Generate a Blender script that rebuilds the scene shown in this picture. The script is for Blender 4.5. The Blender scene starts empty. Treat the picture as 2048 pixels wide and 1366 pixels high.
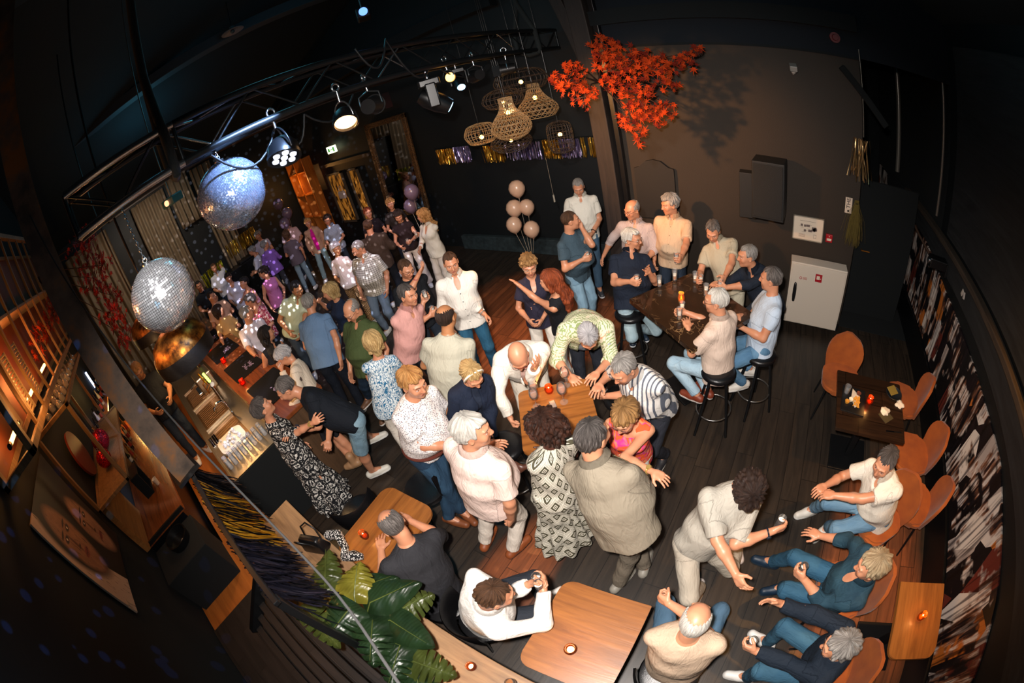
import bpy, bmesh, math, random
import numpy as np
from mathutils import Vector, Matrix, Quaternion
PI = math.pi
random.seed(7)
sc = bpy.context.scene
COL = sc.collection

# ---------------------------------------------------------------- camera (15 mm fisheye held high over the floor)
cam_d = bpy.data.cameras.new('camera')
cam_d.type = 'PANO'
cam_d.panorama_type = 'FISHEYE_EQUISOLID'
cam_d.sensor_fit = 'HORIZONTAL'
cam_d.sensor_width = 36.0
cam_d.sensor_height = 24.0
cam_d.fisheye_lens = 15.0
cam_d.fisheye_fov = math.radians(200)
cam_d.clip_start = 0.02
cam_o = bpy.data.objects.new('camera', cam_d)
COL.objects.link(cam_o)
cam_o.matrix_world = Matrix((
    (0.8164282, -0.1794870, 0.5488437, 0.0),
    (0.5337155, 0.5973866, -0.5985625, 0.0),
    (-0.2204377, 0.7816096, 0.5835183, 3.5),
    (0, 0, 0, 1)))
sc.camera = cam_o

# ---------------------------------------------------------------- view and world
sc.view_settings.view_transform = 'Standard'
sc.view_settings.look = 'None'
sc.view_settings.gamma = 1.0
sc.view_settings.use_curve_mapping = False
sc.view_settings.exposure = 0.0
world = bpy.data.worlds.new('night')
sc.world = world
world.use_nodes = True
bg = world.node_tree.nodes['Background']
bg.inputs[0].default_value = (0.05, 0.30, 0.42, 1)
bg.inputs[1].default_value = 0.05
try:
    sc.cycles.max_bounces = 5
    sc.cycles.diffuse_bounces = 2
    sc.cycles.glossy_bounces = 3
    sc.cycles.transmission_bounces = 6
    sc.cycles.transparent_max_bounces = 8
    sc.cycles.caustics_reflective = False
    sc.cycles.caustics_refractive = False
    sc.cycles.sample_clamp_indirect = 4.0
    sc.cycles.use_denoising = True
except Exception:
    pass

def lamp(name, kind, loc, power, color=(1, 1, 1), size=0.1, target=None, angle=60, blend=0.5):
    l = bpy.data.lights.new(name, kind)
    l.energy = power
    l.color = color
    o = bpy.data.objects.new(name, l)
    COL.objects.link(o)
    o.location = loc
    if kind == 'AREA':
        l.size = size
    else:
        l.shadow_soft_size = size
    if kind == 'SPOT':
        l.spot_size = math.radians(angle)
        l.spot_blend = blend
    if target is not None:
        d = Vector(target) - Vector(loc)
        o.rotation_euler = d.to_track_quat('-Z', 'Y').to_euler()
    return o

# the photographer's flash, held up beside the lens
lamp('camera_flash', 'SPOT', (-0.12, -0.05, 3.72), 820, (1.0, 0.92, 0.86), 0.05, (-1.5, 2.3, 0.3), 140, 0.75)
lamp('crowd_fill', 'SPOT', (-0.9, 0.7, 4.3), 430, (1.0, 0.92, 0.86), 0.12, (-2.6, 4.0, 0.9), 70, 0.8)  # unseen white fill, added to even out the flash over the far crowd
# warm stage lanterns on the truss
lamp('warm_fresnel_beam', 'SPOT', (-2.95, 2.1, 3.42), 1000, (1.0, 0.44, 0.13), 0.07, (-1.3, 5.2, 2.35), 50, 0.9)
lamp('warm_par_beam', 'SPOT', (-2.9, 4.2, 3.45), 140, (1.0, 0.52, 0.18), 0.07, (1.9, 2.6, 0.3), 60, 0.7)
lamp('warm_door_beam', 'SPOT', (-3.1, 1.9, 3.45), 260, (1.0, 0.50, 0.16), 0.07, (-8.6, 5.6, 1.5), 50, 0.7)
lamp('warm_floor_beam_near', 'SPOT', (-3.0, 2.3, 3.5), 160, (1.0, 0.45, 0.15), 0.05, (-1.45, 0.62, 0.0), 20, 0.8)
lamp('warm_floor_beam', 'SPOT', (-3.0, 3.6, 3.45), 260, (1.0, 0.50, 0.2), 0.07, (-2.9, 3.3, 0.0), 46, 0.9)
lamp('amber_terrace_beam', 'SPOT', (2.0, 1.8, 3.9), 190, (1.0, 0.45, 0.10), 0.05, (1.9, 1.8, 0.0), 80, 0.9)
# cool moving heads playing over the dance floor and the mirror ball, with added fills
lamp('mirror_ball_fill', 'SPOT', (-1.2, -0.1, 4.5), 600, (1.0, 0.97, 0.95), 0.04, (-3.04, 0.17, 3.06), 16, 0.4)  # unseen spot added to brighten the nearer mirror ball
lamp('blue_moving_head_beam', 'SPOT', (-2.3, 1.6, 4.2), 900, (0.35, 0.55, 1.0), 0.05, (-3.28, 1.03, 3.376), 34, 0.3)
lamp('cool_stage_wash', 'SPOT', (-4.5, 3.2, 3.9), 230, (0.62, 0.62, 1.0), 0.15, (-7.2, 3.4, 0.8), 80, 0.8)
lamp('teal_roof_fill', 'POINT', (-4.5, 2.5, 5.2), 30, (0.12, 0.6, 0.8), 0.5)  # this and the next three: unseen teal fills added to lift the blacks
lamp('teal_roof_fill_left', 'POINT', (-9.0, 1.5, 5.0), 30, (0.12, 0.6, 0.85), 0.5)
lamp('teal_fill_right', 'POINT', (0.6, 3.2, 4.3), 7, (0.12, 0.6, 0.75), 0.5)
lamp('teal_fill_near', 'POINT', (-0.9, -1.2, 2.9), 5, (0.10, 0.5, 0.8), 0.4)
lamp('curtain_fill', 'SPOT', (-9.6, 1.2, 4.0), 150, (1.0, 0.80, 0.62), 0.1, (-12.3, 1.0, 2.2), 110, 0.7)  # unseen warm spot added to brighten the curtains
lamp('bar_staff_fill', 'POINT', (-5.4, -0.15, 2.1), 7, (1.0, 0.6, 0.28), 0.05)  # small unseen warm point added to light the bartender
# bar lamps
lamp('bar_lamp_near', 'SPOT', (-4.6, 0.10, 2.15), 40, (1.0, 0.60, 0.26), 0.10, (-4.6, 0.15, 0.9), 130, 0.6)
lamp('bar_lamp_far', 'SPOT', (-6.0, 0.1, 2.2), 60, (1.0, 0.60, 0.26), 0.10, (-6.0, 0.15, 0.9), 130, 0.6)
lamp('back_bar_glow', 'POINT', (-8.2, -1.5, 1.4), 30, (1.0, 0.55, 0.16), 0.08)
lamp('rack_glow', 'POINT', (-4.6, -1.6, 3.35), 16, (1.0, 0.30, 0.07), 0.1)
lamp('amber_column_fill', 'POINT', (-3.6, -1.1, 3.2), 16, (1.0, 0.42, 0.10), 0.1)  # unseen amber point added to light the edge of the steel column
lamp('copper_dome_fill', 'SPOT', (-3.3, -0.3, 3.4), 26, (1.0, 0.55, 0.2), 0.06, (-4.2, 0.1, 2.4), 60, 0.7)  # unseen warm spot added to light the copper dome from outside
# coloured flecks thrown by the effect projector and mirror balls
dap = lamp('mirror_ball_flecks', 'SPOT', (-4.3, 1.6, 3.7), 1900, (0.85, 0.85, 1.0), 0.01, (-8.6, 3.0, 0.9), 84, 0.5)
dap.data.use_nodes = True
nt_ = dap.data.node_tree
em_ = nt_.nodes['Emission']
tc_ = nt_.nodes.new('ShaderNodeTexCoord'); vo_ = nt_.nodes.new('ShaderNodeTexVoronoi'); vo_.inputs['Scale'].default_value = 44
mt_ = nt_.nodes.new('ShaderNodeMath'); mt_.operation = 'LESS_THAN'; mt_.inputs[1].default_value = 0.27
nt_.links.new(tc_.outputs['Normal'], vo_.inputs['Vector']); nt_.links.new(vo_.outputs['Distance'], mt_.inputs[0]); nt_.links.new(mt_.outputs[0], em_.inputs['Strength'])
lamp('maple_fill', 'POINT', (-6.6, -0.1, 3.1), 12, (1.0, 0.35, 0.15), 0.08)  # unseen red-orange point added to brighten the maple leaves
blu = lamp('blue_fleck_projector', 'SPOT', (-1.3, 0.6, 3.9), 260, (0.08, 0.25, 1.0), 0.01, (-2.2, -1.85, 2.0), 75, 0.5)
blu.data.use_nodes = True
nt_ = blu.data.node_tree
em_ = nt_.nodes['Emission']
tc_ = nt_.nodes.new('ShaderNodeTexCoord'); vo_ = nt_.nodes.new('ShaderNodeTexVoronoi'); vo_.inputs['Scale'].default_value = 16
mt_ = nt_.nodes.new('ShaderNodeMath'); mt_.operation = 'LESS_THAN'; mt_.inputs[1].default_value = 0.24
nt_.links.new(tc_.outputs['Normal'], vo_.inputs['Vector']); nt_.links.new(vo_.outputs['Distance'], mt_.inputs[0]); nt_.links.new(mt_.outputs[0], em_.inputs['Strength'])
# ---------------------------------------------------------------- materials
MATS = {}
def srgb(c):
    if isinstance(c, str):
        c = tuple(int(c[i:i + 2], 16) / 255 for i in (0, 2, 4))
    return tuple((x / 12.92 if x <= 0.04045 else ((x + 0.055) / 1.055) ** 2.4) for x in c[:3]) + (1,)

class NT:
    def __init__(self, name):
        self.m = bpy.data.materials.new(name)
        self.m.use_nodes = True
        self.t = self.m.node_tree
        self.n = self.t.nodes
        self.p = self.n['Principled BSDF']
    def new(self, kind, **kw):
        x = self.n.new(kind)
        for k, v in kw.items():
            setattr(x, k, v)
        return x
    def link(self, a, b):
        self.t.links.new(a, b)
    def setin(self, node, key, v):
        s = node.inputs[key]
        if hasattr(v, 'is_output'):
            self.link(v, s)
        else:
            s.default_value = v
    def math(self, op, a, b=None, c=None, clamp=False):
        x = self.new('ShaderNodeMath', operation=op)
        x.use_clamp = clamp
        for i, v in enumerate((a, b, c)):
            if v is not None:
                self.setin(x, i, v)
        return x.outputs[0]
    def mix(self, fac, a, b, blend='MIX'):
        x = self.new('ShaderNodeMix', data_type='RGBA', blend_type=blend)
        self.setin(x, 0, fac); self.setin(x, 6, a); self.setin(x, 7, b)
        return x.outputs[2]
    def attr(self, name):
        return self.new('ShaderNodeAttribute', attribute_name=name).outputs['Vector']
    def sep(self, v):
        x = self.new('ShaderNodeSeparateXYZ'); self.link(v, x.inputs[0])
        return x.outputs
    def coord(self, which='Object'):
        return self.new('ShaderNodeTexCoord').outputs[which]
    def mapv(self, v, scale=(1, 1, 1), rot=(0, 0, 0), loc=(0, 0, 0)):
        x = self.new('ShaderNodeMapping'); self.link(v, x.inputs[0])
        x.inputs['Scale'].default_value = scale; x.inputs['Rotation'].default_value = rot; x.inputs['Location'].default_value = loc
        return x.outputs[0]
    def noise(self, v, scale=5, detail=2, rough=0.5, dist=0.0, out=0):
        x = self.new('ShaderNodeTexNoise')
        if v is not None: self.link(v, x.inputs['Vector'])
        x.inputs['Scale'].default_value = scale; x.inputs['Detail'].default_value = detail
        x.inputs['Roughness'].default_value = rough; x.inputs['Distortion'].default_value = dist
        return x.outputs[out]
    def voro(self, v, scale=5, feature='F1', rnd=1.0, out=0):
        x = self.new('ShaderNodeTexVoronoi', feature=feature)
        if v is not None: self.link(v, x.inputs['Vector'])
        x.inputs['Scale'].default_value = scale; x.inputs['Randomness'].default_value = rnd
        return x.outputs[out]
    def wave(self, v, scale=5, dist=0, detail=2, dirn='X', kind='BANDS', dscale=1.0):
        x = self.new('ShaderNodeTexWave', wave_type=kind)
        if kind == 'BANDS': x.bands_direction = dirn
        if v is not None: self.link(v, x.inputs['Vector'])
        x.inputs['Scale'].default_value = scale; x.inputs['Distortion'].default_value = dist
        x.inputs['Detail'].default_value = detail; x.inputs['Detail Scale'].default_value = dscale
        return x.outputs['Fac']
    def ramp(self, fac, stops, interp='LINEAR'):
        x = self.new('ShaderNodeValToRGB'); self.link(fac, x.inputs[0])
        cr = x.color_ramp; cr.interpolation = interp
        while len(cr.elements) < len(stops): cr.elements.new(0.5)
        for e, (p, c) in zip(cr.elements, stops):
            e.position = p; e.color = c if len(c) == 4 else tuple(c) + (1,)
        return x.outputs[0]
    def step(self, v, edge, soft=0.01):
        x = self.new('ShaderNodeMapRange'); x.clamp = True
        self.setin(x, 0, v); x.inputs[1].default_value = edge - soft; x.inputs[2].default_value = edge + soft
        return x.outputs[0]
    def bump(self, h, strength=0.3, dist=0.01):
        x = self.new('ShaderNodeBump'); self.setin(x, 'Height', h)
        x.inputs['Strength'].default_value = strength; x.inputs['Distance'].default_value = dist
        self.link(x.outputs[0], self.p.inputs['Normal'])
    def base(self, v): self.setin(self.p, 'Base Color', v)
    def set(self, rough=0.5, metal=0.0, spec=None, trans=None, emit=None, estr=1.0, alpha=None, coat=None, sheen=None, ior=None):
        self.setin(self.p, 'Roughness', rough); self.setin(self.p, 'Metallic', metal)
        if spec is not None: self.setin(self.p, 'Specular IOR Level', spec)
        if trans is not None: self.setin(self.p, 'Transmission Weight', trans)
        if emit is not None: self.setin(self.p, 'Emission Color', emit); self.setin(self.p, 'Emission Strength', estr)
        if alpha is not None: self.setin(self.p, 'Alpha', alpha)
        if coat is not None: self.setin(self.p, 'Coat Weight', coat)
        if sheen is not None: self.setin(self.p, 'Sheen Weight', sheen)
        if ior is not None: self.setin(self.p, 'IOR', ior)
        return self

def plain(name, color, rough=0.5, metal=0.0, noise=0.0, nscale=8, bump=0.0, bscale=60, **kw):
    key = ('plain', name)
    if key in MATS: return MATS[key]
    t = NT(name)
    c = srgb(color)
    if noise > 0:
        n = t.noise(t.coord(), nscale, 3)
        lo = tuple(x * (1 - noise) for x in c[:3]) + (1,); hi = tuple(min(1, x * (1 + noise)) for x in c[:3]) + (1,)
        t.base(t.mix(n, lo, hi))
    else:
        t.base(c)
    if bump > 0:
        t.bump(t.noise(t.coord(), bscale, 2), bump, 0.004)
    t.set(rough, metal, **kw)
    MATS[key] = t.m
    return t.m

def wood(name, c1, c2, scale=1.0, axis='X', rough=0.45, plank=0.0, coat=0.0, gap=None, seed=0):
    key = ('wood', name)
    if key in MATS: return MATS[key]
    t = NT(name)
    co = t.coord()
    st = {'X': (1.2, 14, 14), 'Y': (14, 1.2, 14), 'Z': (14, 14, 1.2)}[axis]
    v = t.mapv(co, tuple(s * scale for s in st), loc=(seed, seed * 2, 0))
    if plank > 0:
        s = t.sep(co)
        across = s[{'X': 1, 'Y': 0, 'Z': 0}[axis]]; along = s[{'X': 0, 'Y': 1, 'Z': 2}[axis]]
        idx = t.math('FLOOR', t.math('DIVIDE', across, plank))
        fr = t.math('FRACT', t.math('DIVIDE', across, plank))
        wn = t.new('ShaderNodeTexWhiteNoise', noise_dimensions='1D'); t.link(idx, wn.inputs['W'])
        al2 = t.math('ADD', along, t.math('MULTIPLY', wn.outputs[0], 2.0))
        seg = t.math('FLOOR', t.math('DIVIDE', al2, 1.3))
        wn2 = t.new('ShaderNodeTexWhiteNoise', noise_dimensions='2D')
        cb = t.new('ShaderNodeCombineXYZ'); t.link(idx, cb.inputs[0]); t.link(seg, cb.inputs[1]); t.link(cb.outputs[0], wn2.inputs['Vector'])
        off = t.new('ShaderNodeVectorMath', operation='ADD'); t.link(v, off.inputs[0]); t.link(wn2.outputs['Color'], off.inputs[1])
        sc_ = t.new('ShaderNodeVectorMath', operation='MULTIPLY_ADD'); t.link(wn2.outputs['Color'], sc_.inputs[0]); sc_.inputs[1].default_value = (9, 9, 9); t.link(v, sc_.inputs[2])
        v = sc_.outputs[0]
    n = t.noise(v, 1.0, 6, 0.62, 1.2)
    n2 = t.noise(v, 3.5, 3, 0.6)
    f = t.math('ADD', t.math('MULTIPLY', n, 0.75), t.math('MULTIPLY', n2, 0.25))
    f = t.ramp(f, [(0.32, (0, 0, 0)), (0.68, (1, 1, 1))])
    col = t.mix(f, srgb(c1), srgb(c2))
    if plank > 0:
        col = t.mix(t.math('MULTIPLY', wn2.outputs[0], 0.45), col, srgb(c1))
        edge = t.math('MINIMUM', t.step(fr, 0.015, 0.012), t.math('SUBTRACT', 1.0, t.step(fr, 0.985, 0.012)))
        fa = t.math('FRACT', t.math('DIVIDE', al2, 1.3))
        edge = t.math('MINIMUM', edge, t.step(fa, 0.004, 0.002))
        g = gap or tuple(x * 0.25 for x in srgb(c1)[:3]) + (1,)
        col = t.mix(edge, g, col)
    t.base(col)
    t.bump(f, 0.25, 0.002)
    t.set(rough, 0, coat=coat)
    MATS[key] = t.m
    return t.m

def thin(name, tint='ffffff', body=0.0, gloss=0.02, rim='ffffff'):
    """thin see-through glass or drink: clear, with a bright rim and highlights"""
    key = ('thin', name)
    if key in MATS: return MATS[key]
    t = NT(name); n = t.n
    out = [x for x in n if x.type == 'OUTPUT_MATERIAL'][0]
    tr = t.new('ShaderNodeBsdfTransparent'); tr.inputs[0].default_value = srgb(tint)
    gl = t.new('ShaderNodeBsdfGlossy'); gl.inputs['Roughness'].default_value = gloss; gl.inputs['Color'].default_value = srgb(rim)
    lw = t.new('ShaderNodeLayerWeight'); lw.inputs[0].default_value = 0.18
    m1 = t.new('ShaderNodeMixShader'); t.link(lw.outputs['Fresnel'], m1.inputs[0]); t.link(tr.outputs[0], m1.inputs[1]); t.link(gl.outputs[0], m1.inputs[2])
    if body > 0:
        df = t.new('ShaderNodeBsdfDiffuse'); df.inputs[0].default_value = srgb(tint)
        m0 = t.new('ShaderNodeMixShader'); m0.inputs[0].default_value = body; t.link(m1.outputs[0], m0.inputs[1]); t.link(df.outputs[0], m0.inputs[2]); m1 = m0
    t.link(m1.outputs[0], out.inputs['Surface'])
    MATS[key] = t.m
    return t.m
def glass(name='clear_glass', color='ffffff', rough=0.02):
    return thin(name, color, 0.07, rough)

def emis(name, color, strength, base='101010'):
    key = ('em', name)
    if key in MATS: return MATS[key]
    t = NT(name)
    t.base(srgb(base)); t.set(0.5, emit=srgb(color), estr=strength)
    MATS[key] = t.m
    return t.m

# ---------------------------------------------------------------- mesh helpers
def link(o, parent=None):
    COL.objects.link(o)
    if parent is not None: o.parent = parent
    return o
def obj(name, bm, mat, parent=None, loc=None, smooth=None, rot=None):
    me = bpy.data.meshes.new(name)
    bmesh.ops.recalc_face_normals(bm, faces=bm.faces[:])
    if smooth is not None:
        for f in bm.faces: f.smooth = True
    bm.to_mesh(me); bm.free()
    if smooth is not None and smooth < 180:
        try: me.set_sharp_from_angle(angle=math.radians(smooth))
        except Exception: pass
    for m in (mat if isinstance(mat, (list, tuple)) else [mat]): me.materials.append(m)
    o = bpy.data.objects.new(name, me)
    link(o, parent)
    if loc is not None: o.location = loc
    if rot is not None: o.rotation_euler = rot
    return o
def thing(name, label, cat, loc=(0, 0, 0), rotz=0.0, group=None):
    o = bpy.data.objects.new(name, None)
    o.empty_display_size = 0.1
    COL.objects.link(o)
    o.location = loc; o.rotation_euler = (0, 0, rotz)
    o['label'] = label; o['category'] = cat
    if group: o['group'] = group
    return o
def tag(o, label, cat, group=None, kind=None):
    if label: o['label'] = label
    if cat: o['category'] = cat
    if group: o['group'] = group
    if kind: o['kind'] = kind
    return o
def struct(name, bm, mat, smooth=None, label=None, loc=None):
    o = obj(name, bm, mat, smooth=smooth, loc=loc)
    o['kind'] = 'structure'
    if label: o['label'] = label
    return o
def dup(root, loc=None, rotz=None, label=None, group=None, scale=None):
    r = root.copy(); COL.objects.link(r)
    if loc is not None: r.location = loc
    if rotz is not None: r.rotation_euler = (0, 0, rotz)
    if label: r['label'] = label
    if group: r['group'] = group
    if scale is not None: r.scale = (scale,) * 3
    for ch in list(root.children):
        c = ch.copy(); COL.objects.link(c); c.parent = r
        for g in list(ch.children):
            d = g.copy(); COL.objects.link(d); d.parent = c
    return r
def B(): return bmesh.new()
def M4(loc=(0, 0, 0), rot=None, scale=None):
    m = Matrix.Translation(Vector(loc))
    if rot is not None:
        if isinstance(rot, (Quaternion,)): m = m @ rot.to_matrix().to_4x4()
        else:
            from mathutils import Euler
            m = m @ Euler(rot).to_matrix().to_4x4()
    if scale is not None: m = m @ Matrix.Diagonal(Vector(tuple(scale) + (1,)))
    return m
def bx(bm, c, s, rot=None, bev=0.0, seg=2, mi=0):
    r = bmesh.ops.create_cube(bm, size=1.0, matrix=M4(c, rot, s))
    vs = r['verts']
    fs = {f for v in vs for f in v.link_faces}
    for f in fs: f.material_index = mi
    if bev > 0:
        es = {e for v in vs for e in v.link_edges}
        bb = bmesh.ops.bevel(bm, geom=list(es), offset=bev, segments=seg, affect='EDGES', profile=0.5)
        for f in bb['faces']: f.material_index = mi
def cyl(bm, p0, p1, r0, r1=None, n=16, cap=True, mi=0):
    p0, p1 = Vector(p0), Vector(p1)
    d = p1 - p0; L = d.length
    q = d.to_track_quat('Z', 'Y')
    m = Matrix.Translation((p0 + p1) / 2) @ q.to_matrix().to_4x4()
    r = bmesh.ops.create_cone(bm, cap_ends=cap, cap_tris=False, segments=n, radius1=r0, radius2=r0 if r1 is None else r1, depth=L, matrix=m)
    for f in {f for v in r['verts'] for f in v.link_faces}: f.material_index = mi
def sph(bm, c, r, sx=1, sy=1, sz=1, u=16, v=10, rot=None, mi=0):
    q = bmesh.ops.create_uvsphere(bm, u_segments=u, v_segments=v, radius=r, matrix=M4(c, rot, (sx, sy, sz)))
    for f in {f for w in q['verts'] for f in w.link_faces}: f.material_index = mi
def lathe(bm, prof, c=(0, 0, 0), n=24, mi=0, a0=0.0, mat=None):
    """prof: (r, z) pairs turned round z."""
    rings = []
    c = Vector(c)
    for r, z in prof:
        if r < 1e-6:
            p = Vector((0, 0, z)); p = (mat @ p if mat else p + c)
            rings.append([bm.verts.new(p)])
        else:
            ring = []
            for i in range(n):
                a = a0 + 2 * PI * i / n
                p = Vector((r * math.cos(a), r * math.sin(a), z)); p = (mat @ p if mat else p + c)
                ring.append(bm.verts.new(p))
            rings.append(ring)
    for a, b in zip(rings, rings[1:]):
        if len(a) == 1 and len(b) == 1: continue
        for i in range(n):
            j = (i + 1) % n
            if len(a) == 1: f = bm.faces.new((a[0], b[i], b[j]))
            elif len(b) == 1: f = bm.faces.new((a[i], b[0], a[j]))
            else: f = bm.faces.new((a[i], b[i], b[j], a[j]))
            f.material_index = mi
def tube(bm, pts, r, n=8, closed=False, mi=0, cap=True):
    pts = [Vector(p) for p in pts]
    N = len(pts)
    rr = r if isinstance(r, (list, tuple)) else [r] * N
    rings = []
    up = None
    for i, p in enumerate(pts):
        if closed: t = pts[(i + 1) % N] - pts[i - 1]
        else: t = pts[min(i + 1, N - 1)] - pts[max(i - 1, 0)]
        if t.length < 1e-9: t = Vector((0, 0, 1))
        t.normalize()
        if up is None:
            up = Vector((0, 0, 1)) if abs(t.z) < 0.9 else Vector((1, 0, 0))
        side = t.cross(up)
        if side.length < 1e-5: side = t.cross(Vector((1, 0.3, 0.2)))
        side.normalize(); up = side.cross(t).normalized()
        rings.append([bm.verts.new(p + rr[i] * (math.cos(2 * PI * k / n) * side + math.sin(2 * PI * k / n) * up)) for k in range(n)])
    pairs = list(zip(rings, rings[1:])) + ([(rings[-1], rings[0])] if closed else [])
    for a, b in pairs:
        for k in range(n):
            f = bm.faces.new((a[k], a[(k + 1) % n], b[(k + 1) % n], b[k])); f.material_index = mi
    if cap and not closed:
        for rg in (rings[0], rings[-1]):
            try: bm.faces.new(rg).material_index = mi
            except Exception: pass
def ring(bm, c, R, r, n=32, m=8, axis='Z', mi=0, a0=0, a1=2 * PI):
    c = Vector(c); pts = []
    full = abs(a1 - a0 - 2 * PI) < 1e-6
    for i in range(n if full else n + 1):
        a = a0 + (a1 - a0) * i / n
        u, v = R * math.cos(a), R * math.sin(a)
        pts.append(c + Vector({'Z': (u, v, 0), 'X': (0, u, v), 'Y': (u, 0, v)}[axis]))
    tube(bm, pts, r, m, closed=full, mi=mi)
def slab(bm, poly, z0, z1, mi=0):
    """poly: xy outline, extruded z0..z1"""
    a = [bm.verts.new((x, y, z0)) for x, y in poly]
    b = [bm.verts.new((x, y, z1)) for x, y in poly]
    fs = [bm.faces.new(a[::-1]), bm.faces.new(b)]
    n = len(poly)
    for i in range(n):
        fs.append(bm.faces.new((a[i], a[(i + 1) % n], b[(i + 1) % n], b[i])))
    for f in fs: f.material_index = mi
def rrect(w, d, r, n=6, corners=(1, 1, 1, 1), cx=0, cy=0):
    pts = []
    for k, (sx, sy) in enumerate(((1, 1), (-1, 1), (-1, -1), (1, -1))):
        rr = r if corners[k] else 0.004
        ox, oy = cx + sx * (w / 2 - rr), cy + sy * (d / 2 - rr)
        for i in range(n + 1):
            a = k * PI / 2 + (PI / 2) * i / n
            pts.append((ox + rr * math.cos(a), oy + rr * math.sin(a)))
    return pts
def text_obj(name, body, size, mat, parent=None, loc=(0, 0, 0), rot=(0, 0, 0), ext=0.001, align='CENTER'):
    c = bpy.data.curves.new(name, 'FONT')
    c.body = body; c.size = size; c.extrude = ext; c.align_x = align; c.align_y = 'CENTER'
    c.materials.append(mat)
    tmp = bpy.data.objects.new(name, c)
    COL.objects.link(tmp)
    bpy.context.view_layer.update()
    me = bpy.data.meshes.new_from_object(tmp.evaluated_get(bpy.context.evaluated_depsgraph_get()))
    bpy.data.objects.remove(tmp)
    if not me.materials: me.materials.append(mat)
    o = bpy.data.objects.new(name, me)
    link(o, parent); o.location = loc; o.rotation_euler = rot
    return o
# ---------------------------------------------------------------- the room
def mural_mat():
    t = NT('collage_print')
    co = t.coord()
    v = t.mapv(co, (1, 1, 1))
    s = t.sep(co)
    # torn vertical strips of photographs and lettering
    n1 = t.noise(t.mapv(co, (1, 2.2, 0.6), rot=(0.2, 0, 0)), 2.0, 5, 0.65, 0.6)
    n2 = t.noise(t.mapv(co, (1, 5, .5), rot=(0.2, 0, 0)), 2.4, 5, 0.5, 0.3)
    v1 = t.voro(t.mapv(co, (1, 2.6, .8), rot=(0.2, 0, 0)), 2.0, 'F1', out=1)
    a = t.ramp(t.math('MULTIPLY_ADD', n1, 0.45, t.math('MULTIPLY', n2, 0.55)), [(0.40, srgb('08070b')), (0.46, srgb('1c161c')), (0.50, srgb('8a5c42')), (0.54, srgb('e0d4ca')), (0.58, srgb('b8aca6')), (0.62, srgb('120e14'))])
    sx = t.sep(v1)
    b = t.ramp(sx[0], [(0.0, srgb('0a090d')), (0.30, srgb('b5a8a0')), (0.42, srgb('1c1318')), (0.58, srgb('c4702c')), (0.66, srgb('e2d8ce')), (0.80, srgb('6a2c22')), (0.9, srgb('120f14'))], 'CONSTANT')
    m = t.ramp(t.noise(t.mapv(co, (1, 1.3, 1.6)), 2.6, 3), [(0.47, (0, 0, 0)), (0.53, (1, 1, 1))])
    c = t.mix(m, a, b)
    streak = t.ramp(t.noise(t.mapv(co, (1, 12, .45), rot=(0.2, 0, 0)), 2.0, 5), [(0.40, (0.08, 0.07, 0.09)), (0.50, (1, 1, 1))])
    c = t.mix(0.85, c, streak, 'MULTIPLY')
    t.base(c); t.set(0.5, 0)
    return t.m

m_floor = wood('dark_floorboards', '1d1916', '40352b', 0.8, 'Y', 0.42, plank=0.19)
m_staff = wood('staff_floorboards', '8a4b1c', 'b5692a', 0.7, 'X', 0.5)
m_deck = wood('black_deck_boards', '121110', '2c2420', 0.8, 'X', 0.55, plank=0.15)
m_olive = plain('olive_painted_wall', '281e14', 0.75, noise=0.12, nscale=3, bump=0.25, bscale=90)
m_black = plain('black_painted_wall', '070d10', 0.6, noise=0.3, nscale=4, bump=0.2)
m_black2 = plain('black_satin', '0c0d0f', 0.35)
m_void = plain('matt_black_paint', '03080a', 0.95)
m_ceil = plain('dark_ceiling', '06141a', 0.9, noise=0.3, nscale=2)
m_timber = wood('dark_timber', '1a1310', '30251f', 1.2, 'Z', 0.7)
m_greyboard = wood('weathered_boards', '16181a', '2c2e30', 1.0, 'Y', 0.6)

def paint_pools(m, spots):  # warm light pools and lighter boards, both painted into the floor colour
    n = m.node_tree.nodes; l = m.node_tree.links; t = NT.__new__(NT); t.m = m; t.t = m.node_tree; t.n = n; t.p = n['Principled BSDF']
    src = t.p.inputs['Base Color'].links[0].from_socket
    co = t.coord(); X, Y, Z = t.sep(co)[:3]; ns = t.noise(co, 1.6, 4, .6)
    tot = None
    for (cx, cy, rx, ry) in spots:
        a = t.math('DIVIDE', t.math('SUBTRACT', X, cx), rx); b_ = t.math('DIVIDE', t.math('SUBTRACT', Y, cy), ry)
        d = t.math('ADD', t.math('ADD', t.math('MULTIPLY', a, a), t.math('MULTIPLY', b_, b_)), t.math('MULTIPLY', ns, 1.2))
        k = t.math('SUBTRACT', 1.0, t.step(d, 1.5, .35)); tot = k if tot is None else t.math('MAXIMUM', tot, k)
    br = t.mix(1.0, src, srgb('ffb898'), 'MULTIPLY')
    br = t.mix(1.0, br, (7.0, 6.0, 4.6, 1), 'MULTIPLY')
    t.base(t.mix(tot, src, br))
paint_pools(m_floor, [(-3.5, 3.9, 1.4, 1.6), (-2.4, 4.2, .8, .7), (-1.42, .85, .32, .6), (1.75, 1.3, .65, 1.7)])
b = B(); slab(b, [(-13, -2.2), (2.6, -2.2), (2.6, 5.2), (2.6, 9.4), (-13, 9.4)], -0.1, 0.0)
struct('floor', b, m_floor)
b = B(); slab(b, [(-9.4, -1.06), (-4.4, -1.06), (-4.4, -1.85), (-3.42, -1.85), (-3.42, -0.5), (-4.0, -0.34), (-9.4, -0.34)], 0.0, 0.25)
struct('floor_bar', b, m_staff)
b = B(); bx(b, (-0.5, 5.28, 1.82), (3.3, 0.16, 3.64))
struct('wall_back', b, m_olive)
b = B(); bx(b, (0.3, 5.28, 4.9), (4.9, 0.16, 2.52))
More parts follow.
